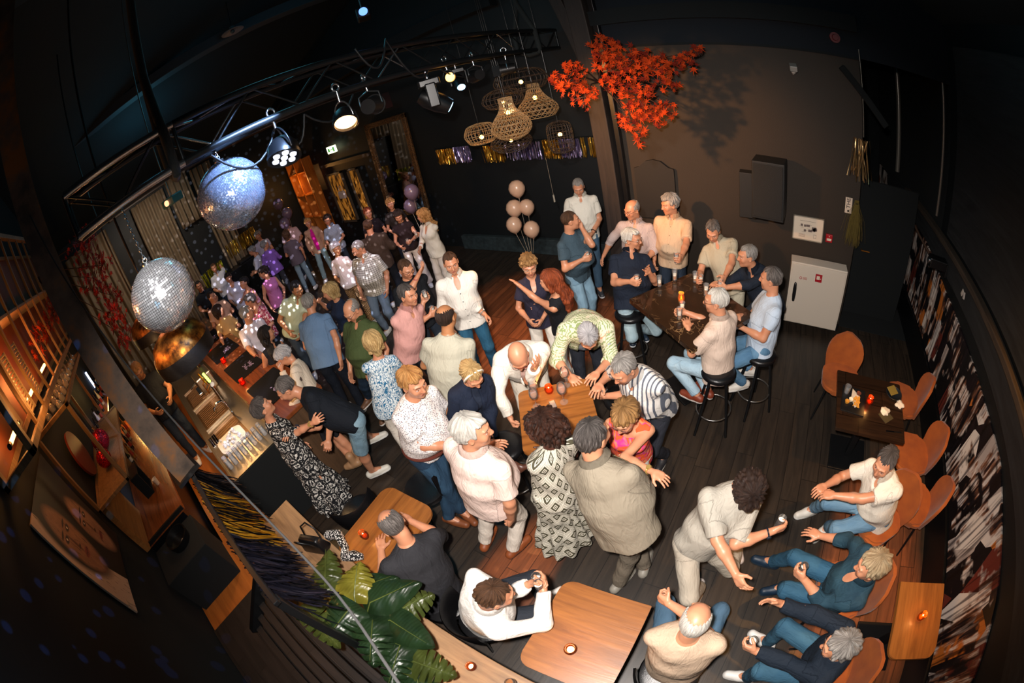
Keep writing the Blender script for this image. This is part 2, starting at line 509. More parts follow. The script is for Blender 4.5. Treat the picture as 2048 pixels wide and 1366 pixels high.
struct('wall_back_upper', b, plain('flash_falloff_dark', '06101a', 0.9))  # top of the wall blackened in its colour, where the flash fades out
b = B(); bx(b, (-2.07, 5.8, 3.1), (0.16, 1.0, 6.2)); bx(b, (-7.4, 6.28, 3.6), (10.6, 0.16, 7.2))
struct('wall_back_stage', b, m_black)
b = B(); bx(b, (1.07, 7.3, 2.2), (0.16, 4.0, 4.4)); bx(b, (1.8, 9.3, 2.2), (1.6, 0.16, 4.4))
struct('wall_corridor', b, m_void)
b = B(); bx(b, (1.8, 7.3, 0.004), (1.3, 4.0, 0.008))
struct('floor_corridor', b, m_void)
b = B(); bx(b, (2.53, 1.5, 2.2), (0.16, 7.4, 4.4))
struct('wall_right', b, m_black)
b = B(); bx(b, (2.53, 7.3, 2.2), (0.16, 4.2, 4.4))
struct('wall_right_corridor', b, m_void)
b = B(); bx(b, (-12.7, 2.2, 2.4), (0.16, 9.0, 4.8))
struct('wall_left', b, m_black)
b = B(); bx(b, (-5.1, -1.95, 3.6), (15.4, 0.16, 7.2))
struct('wall_bar', b, plain('bar_wall_black', '060d10', 0.9, noise=.3, nscale=5))
# gabled roof
b = B()
for (x0, z0, x1, z1) in ((2.7, 4.3, -4.8, 7.2), (-4.8, 7.2, -12.9, 4.6)):
    vs = [b.verts.new(p) for p in ((x0, -2.2, z0), (x1, -2.2, z1), (x1, 9.6, z1), (x0, 9.6, z0))]
    f1 = b.faces.new(vs)
    r_ = bmesh.ops.extrude_face_region(b, geom=[f1])
    for v_ in r_['geom']:
        if isinstance(v_, bmesh.types.BMVert): v_.co.z += 0.1
struct('ceiling', b, m_ceil)
# skirting below the mural, low painted plinth at the stage wall
b = B(); bx(b, (2.42, 3.4, 0.21), (0.05, 7.6, 0.42))
struct('baseboard_right', b, m_black2)
b = B(); bx(b, (-4.2, 6.15, 0.16), (4.0, 0.10, 0.32), bev=0.01)
struct('baseboard_stage', b, plain('scuffed_plinth', '2a3538', 0.6, noise=0.9, nscale=14))
b = B(); bx(b, (-0.5, 5.18, 0.05), (3.3, 0.03, 0.10))
struct('baseboard_back', b, m_black2)
b = B(); bx(b, (-0.5, 5.185, 3.63), (3.3, 0.03, 0.03)); bx(b, (-0.5, 5.13, 4.05), (3.3, 0.14, 0.20))
struct('trim_1', b, plain('duct_dark', '050c0f', 0.9))
# mural
prof_top = [(9.0, 1.62), (7.0, 1.52), (5.68, 1.43), (4.6, 1.30), (3.8, 1.28), (2.8, 1.28), (2.1, 1.33), (1.5, 1.26), (1.0, 1.22), (0.4, 1.08), (-0.3, 1.0)]
b = B()
lo_ = [b.verts.new((2.425, y, 0.44)) for y, z in prof_top]; up_ = [b.verts.new((2.425, y, z)) for y, z in prof_top]
lo2 = [b.verts.new((2.445, y, 0.44)) for y, z in prof_top]; up2 = [b.verts.new((2.445, y, z)) for y, z in prof_top]
for i in range(len(prof_top) - 1):
    b.faces.new((lo_[i], lo_[i + 1], up_[i + 1], up_[i])); b.faces.new((up_[i], up_[i + 1], up2[i + 1], up2[i])); b.faces.new((lo_[i + 1], lo_[i], lo2[i], lo2[i + 1])); b.faces.new((lo2[i + 1], lo2[i], up2[i], up2[i + 1]))
b.faces.new((lo_[0], up_[0], up2[0], lo2[0])); b.faces.new((lo_[-1], lo2[-1], up2[-1], up_[-1]))
o = obj('wall_mural', b, mural_mat())
tag(o, 'long collage print of torn photographs in black, white and rust along the right wall', 'mural')
# grey boards and rail above the mural
b = B(); bx(b, (2.40, 3.6, 1.62), (0.06, 9.0, 0.26)); bx(b, (2.38, 3.2, 3.0), (0.04, 3.2, 2.2))
struct('trim_2', b, m_greyboard)
b = B(); bx(b, (2.36, 2.7, 1.80), (0.10, 8.0, 0.07), bev=0.01)
struct('trim_3', b, wood('rail_wood', '2e2620', '4a3f35', 1, 'Y', 0.6))

# timber post with brace, roof timbers
t_ = thing('timber_post', 'dark rough timber post standing at the corner of the olive wall below the orange leaves', 'post', (-2.16, 5.06, 0))
b = B(); bx(b, (0, 0, 2.2), (0.23, 0.20, 4.4), bev=0.012); obj('post', b, m_timber, t_)
b = B(); bx(b, (0.17, 0.06, 2.2), (0.07, 0.10, 4.4), bev=0.006); obj('cover_strip', b, m_black2, t_)
b = B()
p0, p1 = Vector((0.02, 0, 3.3)), Vector((-0.34, 0.02, 4.9))
q_ = (p1 - p0).to_track_quat('Z', 'Y'); bx(b, (p0 + p1) / 2, (0.2, 0.16, (p1 - p0).length), rot=q_, bev=0.01); obj('brace', b, m_timber, t_)
def beam(name, label, p0, p1, w, h, mat, cat='beam'):
    p0, p1 = Vector(p0), Vector(p1)
    bb = B(); q = (p1 - p0).to_track_quat('Z', 'Y'); bx(bb, (p0 + p1) / 2, (w, h, (p1 - p0).length), rot=q, bev=0.008)
    o = obj(name, bb, mat); tag(o, label, cat); return o
beam('diagonal_brace', 'dark timber brace rising from the corridor corner to the roof', (0.9, 5.12, 3.5), (1.45, 5.12, 2.9), 0.10, 0.08, m_void, 'beam')
beam('roof_beam', 'long dark roof beam crossing under the ceiling far behind the truss', (-12.6, 5.9, 4.5), (-4.0, 6.1, 4.9), 0.22, 0.25, m_ceil)
o = beam('roof_tie', 'faint blue-lit ceiling tie above the lighting truss', (-9.5, -1.0, 6.0), (-5.5, 5.9, 6.1), 0.3, 0.2, plain('bluegrey_beam', '1d2a34', 0.7))
o = beam('wall_plate', 'brown wall plate under the roof above the bar shelving', (-12.5, 0.2, 4.45), (-12.5, 6.1, 4.45), 0.14, 0.18, wood('plate_brown', '3a2718', '5a3f28', 1, 'Y'))
# steel column, close to the lens
t_ = thing('steel_column', 'rusty brown steel column rising close beside the lens at far left', 'column', (-2.93, -0.475, 2.02), rotz=math.radians(9))
m_rust = NT('rusted_steel')
n = m_rust.noise(m_rust.coord(), 3.5, 5, 0.6)
m_rust.base(m_rust.ramp(n, [(0.35, srgb('453c36')), (0.5, srgb('6a584a')), (0.65, srgb('96602e'))])); m_rust.bump(m_rust.noise(m_rust.coord(), 40, 3), 0.3, 0.003); m_rust.set(0.6, 0.3); m_rust = m_rust.m
m_dsteel = plain('dull_dark_steel', '2b2a2a', 0.4, 0.6)
b = B(); bx(b, (0.0, -0.085, 2.2), (0.19, 0.014, 4.4)); obj('flange', b, m_rust, t_)
b = B(); bx(b, (0.0, 0.085, 2.2), (0.19, 0.014, 4.4)); obj('flange', b, m_rust, t_)
b = B(); bx(b, (0.086, 0.0, 2.2), (0.012, 0.16, 4.4)); obj('web', b, m_rust, t_)
b = B(); bx(b, (0.0, 0.0, 0.0), (0.24, 0.24, 0.03)); obj('foot_plate', b, m_dsteel, t_)
b = B(); bx(b, (-2.3, -0.44, 1.985), (1.75, 0.035, 0.03), bev=0.004); bx(b, (-1.47, -0.44, 0.985), (0.05, 0.05, 1.97), bev=0.004)
o = obj('screen_rail', b, m_black2); tag(o, 'black rail with post carrying the tinsel and the foot of the steel column', 'rail')
# bar-side partition: brown boarded panel and dark deck
b = B(); slab(b, [(-3.42, -1.84), (0.4, -1.84), (0.4, -0.47), (-3.42, -0.47)], 0.0, 0.30)
struct('floor_deck', b, m_deck)
t_ = thing('stair_side', 'dark slatted stair side under the monstera at the bottom left', 'staircase', (-2.2, -0.9, 0.3))
for i in range(7):
    b = B(); bx(b, (0.45, -0.35 + i * 0.13, 0.10 + i * 0.09), (2.3, 0.075, 0.028), bev=0.005); obj('tread_board', b, m_deck, t_)
b = B(); q_ = Vector((0, 0.8, 0.6)).to_track_quat('Z', 'Y'); bx(b, (-0.72, 0.05, 0.42), (0.07, 0.12, 1.15), rot=q_, bev=0.006); obj('stringer', b, m_black2, t_)
b = B(); q_ = Vector((0, 0.8, 0.6)).to_track_quat('Z', 'Y'); bx(b, (1.62, 0.05, 0.42), (0.07, 0.12, 1.15), rot=q_, bev=0.006); obj('stringer', b, m_black2, t_)

# windows at the stage wall (black joinery, warm light behind)
def warm_pane(name, seed):
    t = NT(name); n = t.noise(t.mapv(t.coord(), (3, 1, 1.2), rot=(0, 0.6, 0)), 3, 3)
    t.base(t.ramp(n, [(0.40, srgb('2a1a0c')), (0.52, srgb('a8702a')), (0.7, srgb('c98c3c'))])); t.set(0.35, emit=t.ramp(n, [(0.42, srgb('1a0e04')), (0.56, srgb('b5762c'))]), estr=0.35); return t.m
mp = warm_pane('lit_pane', 1)
for k, (x0, x1) in enumerate(((-10.62, -9.92), (-9.52, -9.16))):
    w = thing('window_%d' % (k + 1), None or ('narrow window with warm timber light behind it, stage wall' if k else 'wide window with warm timber light behind it, stage wall'), 'window', ((x0 + x1) / 2, 6.17, 1.5))
    w['kind'] = 'structure'
    wd_ = x1 - x0
    b = B(); bx(b, (0, 0, 0), (wd_, 0.02, 1.42)); obj('window_pane', b, mp, w)
    b = B()
    for sx in (-1, 1): bx(b, (sx * (wd_ / 2 + .03), -0.02, 0), (0.06, 0.06, 1.54), bev=0.005)
    for sz in (-1, 1): bx(b, (0, -0.02, sz * .74), (wd_ + .12, 0.06, 0.06), bev=0.005)
    obj('window_frame', b, plain('pale_window_bead', '4a4238', 0.5), w)
b = B(); bx(b, (-9.6, 6.14, 2.52), (2.4, 0.08, 0.10)); struct('trim_4', b, wood('lintel_wood', '241c16', '3c3128', 1, 'X'))
# open shelves with orange light left of the windows
t_ = thing('lit_shelving', 'tall wooden shelving lit orange beyond the dancers', 'shelving', (-11.6, 5.9, 0))
mo = wood('shelf_orange', '8a4a18', 'c9782e', 1, 'Z', 0.5)
for i, xx in enumerate((-0.55, 0.0, 0.55)):
    b = B(); bx(b, (xx, 0, 1.5), (0.05, 0.3, 3.0)); obj('upright', b, mo, t_)
for z in (1.15, 1.9, 2.6):
    b = B(); bx(b, (0, 0, z), (1.1, 0.3, 0.04)); obj('shelf_board', b, mo, t_)
lamp('shelving_lamp', 'POINT', (-11.5, 5.5, 2.3), 18, (1.0, 0.45, 0.12), 0.06)

# beige curtains on the left wall
m_curt = cm = NT('beige_curtain_cloth')
cm.base(cm.mix(cm.noise(cm.mapv(cm.coord(), (4, 4, 0.5)), 3, 3), srgb('94806a'), srgb('c8b294'))); cm.set(0.9); m_curt = cm.m
def curtain(name, label, y0, y1, z0, z1, x=-12.35, folds=8, group=None):
    b = B(); n = folds * 8; rows = []
    for j, z in enumerate(np.linspace(z0, z1, 8)):
        row = []
        for i in range(n + 1):
            t = i / n
            row.append(b.verts.new((x + 0.07 * math.sin(t * folds * 2 * PI) * (1.2 - .3 * j / 7), y0 + (y1 - y0) * t, z)))
        rows.append(row)
    for a, c in zip(rows, rows[1:]):
        for i in range(n): b.faces.new((a[i], a[i + 1], c[i + 1], c[i]))
    bmesh.ops.solidify(b, geom=b.faces[:], thickness=0.012)
    o = obj(name, b, m_curt, smooth=180); tag(o, label, 'curtain', group); return o
curtain('curtain', 'beige curtain hanging behind the nearer mirror ball', -1.5, 0.0, 0.01, 4.3, folds=7)
curtain('curtain', 'beige curtain gathered behind the blue-lit mirror ball', 0.9, 2.0, 0.01, 4.3, folds=6)
curtain('curtain', 'narrow beige curtain to the right of the blue-lit mirror ball', 2.9, 3.6, 0.01, 4.3, folds=4)
curtain('curtain', 'short beige curtain high under the truss near the roof', 2.1, 2.8, 2.9, 4.4, folds=4)
# ---------------------------------------------------------------- tables
m_oak = wood('honey_oak', '70401a', 'a8682e', 0.9, 'X', 0.38, coat=0.1)
m_oakY = wood('honey_oak_long', '70401a', 'a8682e', 0.9, 'Y', 0.38, coat=0.1, seed=3)
m_grey_oak = wood('weathered_oak', '745740', 'ab8660', 0.8, 'X', 0.5)
m_walnut = wood('dark_stained_table', '1c120c', '3a2618', 0.8, 'X', 0.3, plank=0.21, coat=0.2)
m_iron = plain('black_iron', '101113', 0.45, 0.3)
def marble():
    t = NT('brown_marble'); v = t.coord()
    w = t.noise(v, 2.2, 5, 0.6, 1.2)
    d = t.new('ShaderNodeTexVoronoi', feature='DISTANCE_TO_EDGE'); ad = t.new('ShaderNodeVectorMath', operation='MULTIPLY_ADD')
    nn = t.noise(v, 3, 4, .6, 0, out=1); t.link(nn, ad.inputs[0]); ad.inputs[1].default_value = (.6, .6, .6); t.link(v, ad.inputs[2]); t.link(ad.outputs[0], d.inputs['Vector']); d.inputs['Scale'].default_value = 4.5
    vein = t.math('SUBTRACT', 1.0, t.step(d.outputs[0], 0.018, 0.016))
    vein = t.math('MULTIPLY', vein, t.ramp(w, [(0.45, (0, 0, 0)), (0.6, (1, 1, 1))]))
    c = t.mix(w, srgb('1a110c'), srgb('3a2719'))
    t.base(t.mix(t.math('MULTIPLY', vein, 0.8), c, srgb('a8835a'))); t.set(0.12, 0, coat=0.4); return t.m
m_marble = marble()

def table(name, label, loc, rz, w, d, h, mat, rnd=0.05, thick=0.035, legs='column', corners=(1, 1, 1, 1), group=None):
    t = thing(name, label, 'table', loc, math.radians(rz), group)
    b = B(); slab(b, rrect(w, d, rnd, corners=corners), h - thick, h)
    es = [e for e in b.edges if abs(e.verts[0].co.z - e.verts[1].co.z) < 1e-6]
    bmesh.ops.bevel(b, geom=es, offset=0.004, segments=2, affect='EDGES')
    obj('tabletop', b, mat, t, smooth=35)
    if legs == 'column':
        b = B(); bx(b, (0, 0, (h - thick) / 2 + .02), (0.07, 0.07, h - thick - .04), bev=0.004); obj('column', b, m_iron, t)
        b = B(); bx(b, (0, 0, 0.012), (min(w, .45), min(d, .45), 0.024), bev=0.006); obj('base_plate', b, m_iron, t)
        b = B(); bx(b, (0, 0, h - thick - .012), (min(w, .4), .06, .02)); bx(b, (0, 0, h - thick - .012), (.06, min(d, .4), .02)); obj('spider', b, m_iron, t)
    elif legs == 'frame':
        for sx in (-1, 1):
            b = B(); bx(b, (sx * (w / 2 - .06), 0, (h - thick) / 2), (0.05, 0.05, h - thick)); bx(b, (sx * (w / 2 - .06), 0, .02), (0.06, d * .8, .04)); obj('leg', b, m_iron, t)
    elif legs == 'wall':
        for sx in (-1, 1):
            b = B(); bx(b, (0.05, sx * d * .33, (h - thick) / 2), (0.04, 0.04, h - thick)); obj('leg', b, m_iron, t)
    return t
table('high_table', 'high square table with a brown veined marble top, drinkers round it', (-0.76, 3.49, 0), -36, 1.02, 0.86, 1.10, m_marble, 0.01, 0.05)
table('high_table', 'high oak table with rounded corners, wine glasses and an orange candle on it', (-1.42, 1.83, 0), 36, 0.60, 0.68, 1.05, m_oak, 0.05)
table('dining_table', 'low oak table with rounded corners beside the man in the white shirt', (-0.46, 0.41, 0), 3, 0.62, 0.68, 0.755, m_oak, 0.09, corners=(0, 1, 1, 1))
table('dining_table', 'low oak table with the charcoal t-shirt man leaning on it', (-2.25, 0.37, 0), 3, 0.58, 0.76, 0.755, m_oakY, 0.10)
table('dining_table', 'dark stained square table holding a leftover meal', (1.27, 3.02, 0), -1, 0.78, 0.76, 0.75, m_walnut, 0.01)
table('wall_table', 'small oak half table fixed to the collage wall with one candle', (1.93, 1.04, 0), 92, 0.60, 0.50, 0.75, m_oak, 0.09, corners=(0, 1, 1, 0))
b = B(); bx(b, (-1.63, -0.215, 0.73), (3.6, 0.40, 0.045), bev=0.006); 
t_ = thing('window_ledge', 'long weathered oak counter ledge running along the bottom edge under the monstera', 'counter', (0, 0, 0))
obj('ledge_top', b, m_grey_oak, t_)
b = B(); bx(b, (-1.63, -0.40, 0.355), (3.6, 0.03, 0.70)); obj('ledge_back_panel', b, m_black2, t_)
for xx in (-3.3, -1.7, 0.05):
    b = B(); bx(b, (xx, -0.25, 0.355), (0.05, 0.25, 0.70)); obj('bracket', b, m_black2, t_)
t_ = thing('wooden_bench_box', 'small honey wood box step at the dark end of the bar', 'box', (-3.38, -0.20, 0))
b = B(); bx(b, (0, 0, 0.30), (0.36, 0.30, 0.60), bev=0.006); obj('carcase', b, m_oak, t_)
b = B(); bx(b, (0, 0.0, 0.615), (0.40, 0.34, 0.03), bev=0.005); obj('lid', b, m_oak, t_)

# ---------------------------------------------------------------- stools and chairs
m_seat = plain('black_leather', '0f0f11', 0.32, bump=0.3, bscale=150)
def bar_stool(label, loc, rz, h=0.78, group=None, r=.175):
    t = thing('bar_stool', label, 'stool', loc, math.radians(rz), group)
    b = B(); lathe(b, [(0, h), (r * .7, h + .004), (r * .93, h - .004), (r, h - .022), (r, h - .045), (r * .92, h - .055), (0, h - .055)], n=32); obj('seat', b, m_seat, t, smooth=50)
    for i in range(4):
        a = PI / 4 + i * PI / 2
        b = B(); cyl(b, (math.cos(a) * .11, math.sin(a) * .11, h - .05), (math.cos(a) * .24, math.sin(a) * .24, 0), .016, .015, 10); obj('leg', b, m_iron, t, smooth=60)
    b = B(); ring(b, (0, 0, .26), .185, .009, 28, 8); obj('footrest', b, plain('worn_steel', '8c8a86', .3, .9), t, smooth=180)
    return t
s0 = bar_stool('black round bar stool under the man in the beige-pink shirt, chrome foot ring', (-0.36, 3.02, 0), 12)
def stool2(label, loc, rz): return dup(s0, loc, math.radians(rz), label)
stool2('black round bar stool under the man in the pale blue t-shirt', (0.02, 3.40, 0), 40)
stool2('black bar stool behind the jeans of the man in the navy polo', (-1.52, 3.66, 0), 20)
stool2('black bar stool behind the marble table by the flushed man', (0.02, 4.26, 0), 5)
stool2('empty black leather bar stool under a resting hand beside the oak high table', (-1.84, 1.55, 0), 30)
stool2('black bar stool tucked to the right of the oak high table', (-1.12, 2.42, 0), 30)
def low_stool(label, loc, rz=0):
    t = thing('round_chair', label, 'chair', loc, math.radians(rz))
    h = .47
    b = B(); lathe(b, [(0, h + .01), (.17, h + .012), (.205, h), (.215, h - .03), (.20, h - .06), (0, h - .06)], n=32); obj('seat', b, m_seat, t, smooth=50)
    for i in range(4):
        a = PI / 4 + i * PI / 2
        b = B(); cyl(b, (math.cos(a) * .15, math.sin(a) * .15, h - .05), (math.cos(a) * .21, math.sin(a) * .21, 0), .014, .012, 8); obj('leg', b, m_iron, t, smooth=60)
    # low curved back
    b = B(); pts = []
    for i in range(15):
        a = math.radians(200 + 140 * i / 14); pts.append((math.cos(a) * .22, math.sin(a) * .22))
    rows = []
    for (rr, z) in ((.215, h + .02), (.225, h + .12), (.235, h + .27), (.24, h + .30), (.255, h + .27), (.25, h + .12), (.24, h + .02)):
        rows.append([b.verts.new((math.cos(math.radians(200 + 140 * i / 14)) * rr, math.sin(math.radians(200 + 140 * i / 14)) * rr, z)) for i in range(15)])
    for a, c in zip(rows, rows[1:] + rows[:1]):
        for i in range(14): b.faces.new((a[i], a[i + 1], c[i + 1], c[i]))
    for k in (0, 14):
        b.faces.new([rw[k] for rw in rows])
    obj('backrest', b, m_seat, t, smooth=60)
    return t
c0 = low_stool('black round-backed chair at the top corner of the charcoal man\'s oak table', (-2.45, 0.98, 0), 160)
dup(c0, (-2.86, 0.42, 0), math.radians(70), 'black round-backed chair between the patterned dress and the oak table')
dup(c0, (-1.60, 0.20, 0), math.radians(-80), 'black chair under the man in the charcoal t-shirt')
dup(c0, (-1.22, 0.25, 0), math.radians(-30), 'black chair under the man in the white shirt with the small glass')
dup(c0, (0.16, 0.42, 0), math.radians(0), 'black chair under the man in the beige t-shirt')

m_velvet = NT('rust_velvet'); mv = m_velvet
mv.base(mv.mix(mv.noise(mv.coord(), 9, 3), srgb('7a350a'), srgb('b05a12'))); mv.set(0.8, sheen=0.15); mv.bump(mv.noise(mv.coord(), 200, 2), .1, .002); m_velvet = mv.m
def velvet_chair(label, loc, rz):
    """front is +y"""
    t = thing('velvet_chair', label, 'chair', loc, math.radians(rz))
    b = B(); slab(b, rrect(.47, .46, .14, 8), .42, .49); bmesh.ops.bevel(b, geom=[e for e in b.edges if abs(e.verts[0].co.z - e.verts[1].co.z) < 1e-6], offset=.02, segments=3, affect='EDGES'); obj('seat', b, m_velvet, t, smooth=60)
    b = B(); n = 16; rows = []
    for k in range(2):
        grid = []
        for j in range(9):
            v = j / 8; row = []
            for i in range(n + 1):
                u_ = (i / n) * 2 - 1
                half = .235 * math.sqrt(max(0.02, 1 - max(0, (v - .45) / .55) ** 2.2)) * (0.86 + .14 * min(1, v * 2.5))
                x = u_ * half
                y = -.22 - .05 * v + .10 * (x / .235) ** 2 * .6 + (-.035 if k else 0)
                row.append(b.verts.new((x, y, .44 + .43 * v)))
            grid.append(row)
        rows.append(grid)
    for k in range(2):
        g = rows[k]
        for a, c in zip(g, g[1:]):
            for i in range(n): b.faces.new((a[i], a[i + 1], c[i + 1], c[i]))
    f_, g_ = rows
    for j in range(8):
        for i in (0, n): b.faces.new((f_[j][i], f_[j + 1][i], g_[j + 1][i], g_[j][i]))
    for j in (0, 8):
        for i in range(n): b.faces.new((f_[j][i], f_[j][i + 1], g_[j][i + 1], g_[j][i]))
    obj('backrest', b, m_velvet, t, smooth=70)
    for sx, sy in ((-1, -1), (1, -1), (-1, 1), (1, 1)):
        b = B(); cyl(b, (sx * .17, sy * .16, .43), (sx * .23, sy * .22, 0), .013, .011, 8); obj('leg', b, m_iron, t, smooth=60)
    return t
v0 = velvet_chair('rust velvet chair with a round back at the far side of the meal table', (1.02, 3.62, 0), 178)
def vch(label, loc, rz): return dup(v0, loc, math.radians(rz), label)
vch('rust velvet chair between the meal table and the collage wall, farthest of the row', (1.84, 3.52, 0), 78)
vch('rust velvet chair at the near right corner of the meal table against the collage', (1.90, 2.80, 0), 88)
vch('rust velvet chair by the collage behind the man in the white t-shirt', (1.90, 2.25, 0), 70)
vch('dark rust velvet chair under the man in the white t-shirt', (1.50, 2.02, 0), 128)
vch('rust velvet chair under the man in the dark denim shirt', (1.24, 1.32, 0), 95)
vch('rust velvet chair under the man in the navy jacket at the bottom edge', (1.30, 0.68, 0), 88)

# ---------------------------------------------------------------- bar
m_bartop = wood('reddish_bar_top', '5a2c16', '8c4a24', 0.7, 'X', 0.25, coat=0.5)
m_steel = plain('brushed_steel', 'a89a88', 0.28, 0.95, noise=0.1, nscale=20, bump=0.08, bscale=200)
m_chrome = plain('chrome', 'd8d8da', 0.08, 1.0)
m_brass = plain('copper_brass', 'b8732c', 0.3, 0.9, noise=0.3, nscale=12)
m_brown = wood('brown_bar_front', '3a2a1c', '5e4530', 0.6, 'Z', 0.5)
t_ = thing('bar_counter', 'long wooden bar counter with dark runner mats and steel work top', 'bar', (0, 0, 0))
b = B(); bx(b, (-6.75, 0.80, 1.08), (5.6, 0.72, 0.05), bev=0.008); obj('bar_top', b, m_bartop, t_)
b = B(); bx(b, (-6.75, 1.06, 0.52), (5.5, 0.06, 1.04)); bx(b, (-3.99, 0.80, 0.52), (.05, .55, 1.04)); obj('bar_front', b, m_brown, t_)
b = B(); bx(b, (-3.955, 0.10, 0.49), (0.03, 0.86, 0.98)); obj('end_panel', b, m_void, t_)
b = B(); bx(b, (-6.75, 0.06, 0.965), (5.6, 0.78, 0.03), bev=0.004)
obj('work_top', b, m_steel, t_)
b = B(); bx(b, (-6.75, 0.45, 1.01), (5.6, 0.02, 0.09)); bx(b, (-6.75, -.31, .985), (5.6, .02, .02)); obj('steel_upstand', b, m_steel, t_)
b = B(); bx(b, (-6.75, 0.06, 0.5), (5.5, 0.70, 0.90)); obj('bar_carcase', b, m_black2, t_)
m_mat = plain('rubber_runner', '08070c', 0.9, spec=.2)
m_print = plain('lilac_print', '9a88b0', 0.7)
for k, (x, lab) in enumerate(((-7.95, 'farthest of the four along the bar'), (-6.95, 'second from the far end'), (-5.82, 'between the two nearest red candles'), (-4.72, 'nearest, by the woman in the patterned dress'))):
    mt = thing('bar_mat', 'black runner mat, lilac print, ' + lab, 'bar mat', (x, 0.80, 1.105))
    b = B(); slab(b, rrect(0.74, 0.50, .02, 4), 0, .010); obj('mat', b, m_mat, mt)
    b = B()
    rnd = random.Random(k)
    for i in range(26):
        bx(b, (.12 + rnd.uniform(-.09, .09), .06 + rnd.uniform(-.07, .07), .012), (rnd.uniform(.01, .035), rnd.uniform(.01, .03), .002), rot=(0, 0, rnd.uniform(0, 3)))
    obj('printed_emblem', b, m_print, mt)
# work-top fittings
def sink(x, y, w, d):
    t = thing('sink_basin', 'steel drainer tray let into the bar work top at x' , 'sink', (x, y, .982))
    return t
for k, (x, lab) in enumerate(((-4.75, 'nearest, beside the ice tray'), (-5.65, 'middle'), (-6.5, 'farther, below the copper lamp'))):
    t = thing('drainer_tray', 'perforated steel drainer tray on the bar work top, ' + lab, 'tray', (x, 0.0, .981))
    b = B(); slab(b, rrect(.72, .44, .02, 4), 0, .006)
    for i in range(12): bx(b, (-.3 + i * .055, 0, .008), (.006, .38, .004))
    obj('grid', b, plain('bronze_steel', '7a5c3e', .3, .9, noise=.4, nscale=18), t)
    b = B(); bx(b, (0, .225, .014), (.74, .012, .028)); bx(b, (0, -.225, .014), (.74, .012, .028)); bx(b, (.37, 0, .014), (.012, .45, .028)); bx(b, (-.37, 0, .014), (.012, .45, .028)); obj('rim', b, m_steel, t)
t = thing('ice_tray', 'rounded steel tub with crushed ice at the near end of the bar', 'tub', (-4.62, -.02, .985))
b = B(); slab(b, rrect(.40, .40, .12, 8), 0.0, .03); slab(b, rrect(.34, .34, .09, 8), .03, .034); obj('tub', b, plain('cream_enamel', 'd8c8ac', .3), t)
b = B(); rr_ = random.Random(3)
for i in range(45): bx(b, (rr_.uniform(-.13, .13), rr_.uniform(-.13, .13), .045 + rr_.random() * .02), (.028, .024, .022), rot=(rr_.random() * 3, rr_.random() * 3, 0))
o = obj('ice_cubes', b, plain('crushed_ice', 'd8d0c4', .15), t); o['kind'] = 'stuff'
for k, (x, y, lab) in enumerate(((-7.1, .30, 'farther glowing tap tower on the bar, green level lights'), (-5.75, .24, 'nearer glowing tap tower on the bar, green level lights'))):
    t = thing('beer_tower', lab, 'beer tap', (x, y, .98))
    b = B(); cyl(b, (0, 0, 0), (0, 0, .36), .03, .028, 16); cyl(b, (-.24, 0, .36), (.24, 0, .36), .036, n=20); obj('tower', b, m_chrome, t, smooth=40)
    b = B()
    for i in range(5): sph(b, (-.18 + i * .09, 0, .40), .028, 1.3, .8, .6, 12, 8)
    obj('level_light', b, emis('green_level_light', 'c8ff5a', 4.0), t, smooth=180)
    for i in range(3):
        b = B(); cyl(b, (-.15 + i * .15, -.03, .34), (-.15 + i * .15, -.10, .30), .009, n=8); cyl(b, (-.15 + i * .15, -.10, .305), (-.15 + i * .15, -.10, .25), .008, n=8); cyl(b, (-.15 + i * .15, -.05, .36), (-.15 + i * .15, -.07, .47), .008, .014, 8); obj('tap', b, m_brass, t, smooth=40)
t = thing('gooseneck_tap', 'chrome rinsing tap lying over the near sink', 'tap', (-5.1, .22, .98))
b = B(); tube(b, [(0, 0, 0), (0, 0, .22), (0, -.03, .27), (0, -.10, .29), (0, -.17, .26), (0, -.18, .20)], .014, 10); obj('spout', b, m_chrome, t, smooth=180)
b = B(); cyl(b, (.0, 0, .05), (.09, 0, .10), .009, n=8); obj('lever', b, m_chrome, t, smooth=40)
t = thing('espresso_grinder', 'steel coffee machine with cups on top at the middle of the bar work top', 'coffee machine', (-6.45, .22, .98))
b = B(); bx(b, (0, 0, .14), (.42, .30, .28), bev=.02); obj('body', b, m_steel, t)
b = B(); bx(b, (0, -.17, .05), (.30, .08, .03), bev=.005); obj('drip_tray', b, m_chrome, t)
b = B(); cyl(b, (0, -.14, .20), (0, -.28, .17), .014, n=10); cyl(b, (0, -.13, .20), (0, -.13, .15), .03, n=14); obj('portafilter', b, m_black2, t, smooth=40)

g_beer = glass('beer_glass', 'ffffff', .02)
ORD = ['first', 'second', 'third', 'fourth', 'fifth', 'sixth', 'seventh', 'eighth', 'ninth', 'tenth', 'eleventh', 'twelfth', 'thirteenth', 'fourteenth', 'fifteenth', 'sixteenth', 'seventeenth', 'eighteenth', 'nineteenth', 'twentieth', 'twenty-first', 'last']
def RL(k, n): return '%s row, %s from the staff side' % ('outer' if k < n else 'inner', ORD[k % n])
gl0 = None
for k in range(16):
    px_, py_ = -4.22 - (k // 8) * .085, -.24 + (k % 8) * .082
    if gl0 is None:
        gl0 = thing('rinsed_glass', 'upside-down rinsed glass at the near bar end, ' + RL(k, 8), 'glass', (px_, py_, .981), 0, 'rinsed glasses at the near end of the bar')
        b = B(); lathe(b, [(0, .12), (.026, .12), (.034, 0), (.031, 0), (.023, .112), (0, .112)], n=18); obj('tumbler', b, thin('rinsed_glass', 'ffffff', .16, .03), gl0, smooth=50)
    else: dup(gl0, (px_, py_, .981), label='upside-down rinsed glass at the near bar end, ' + RL(k, 8))
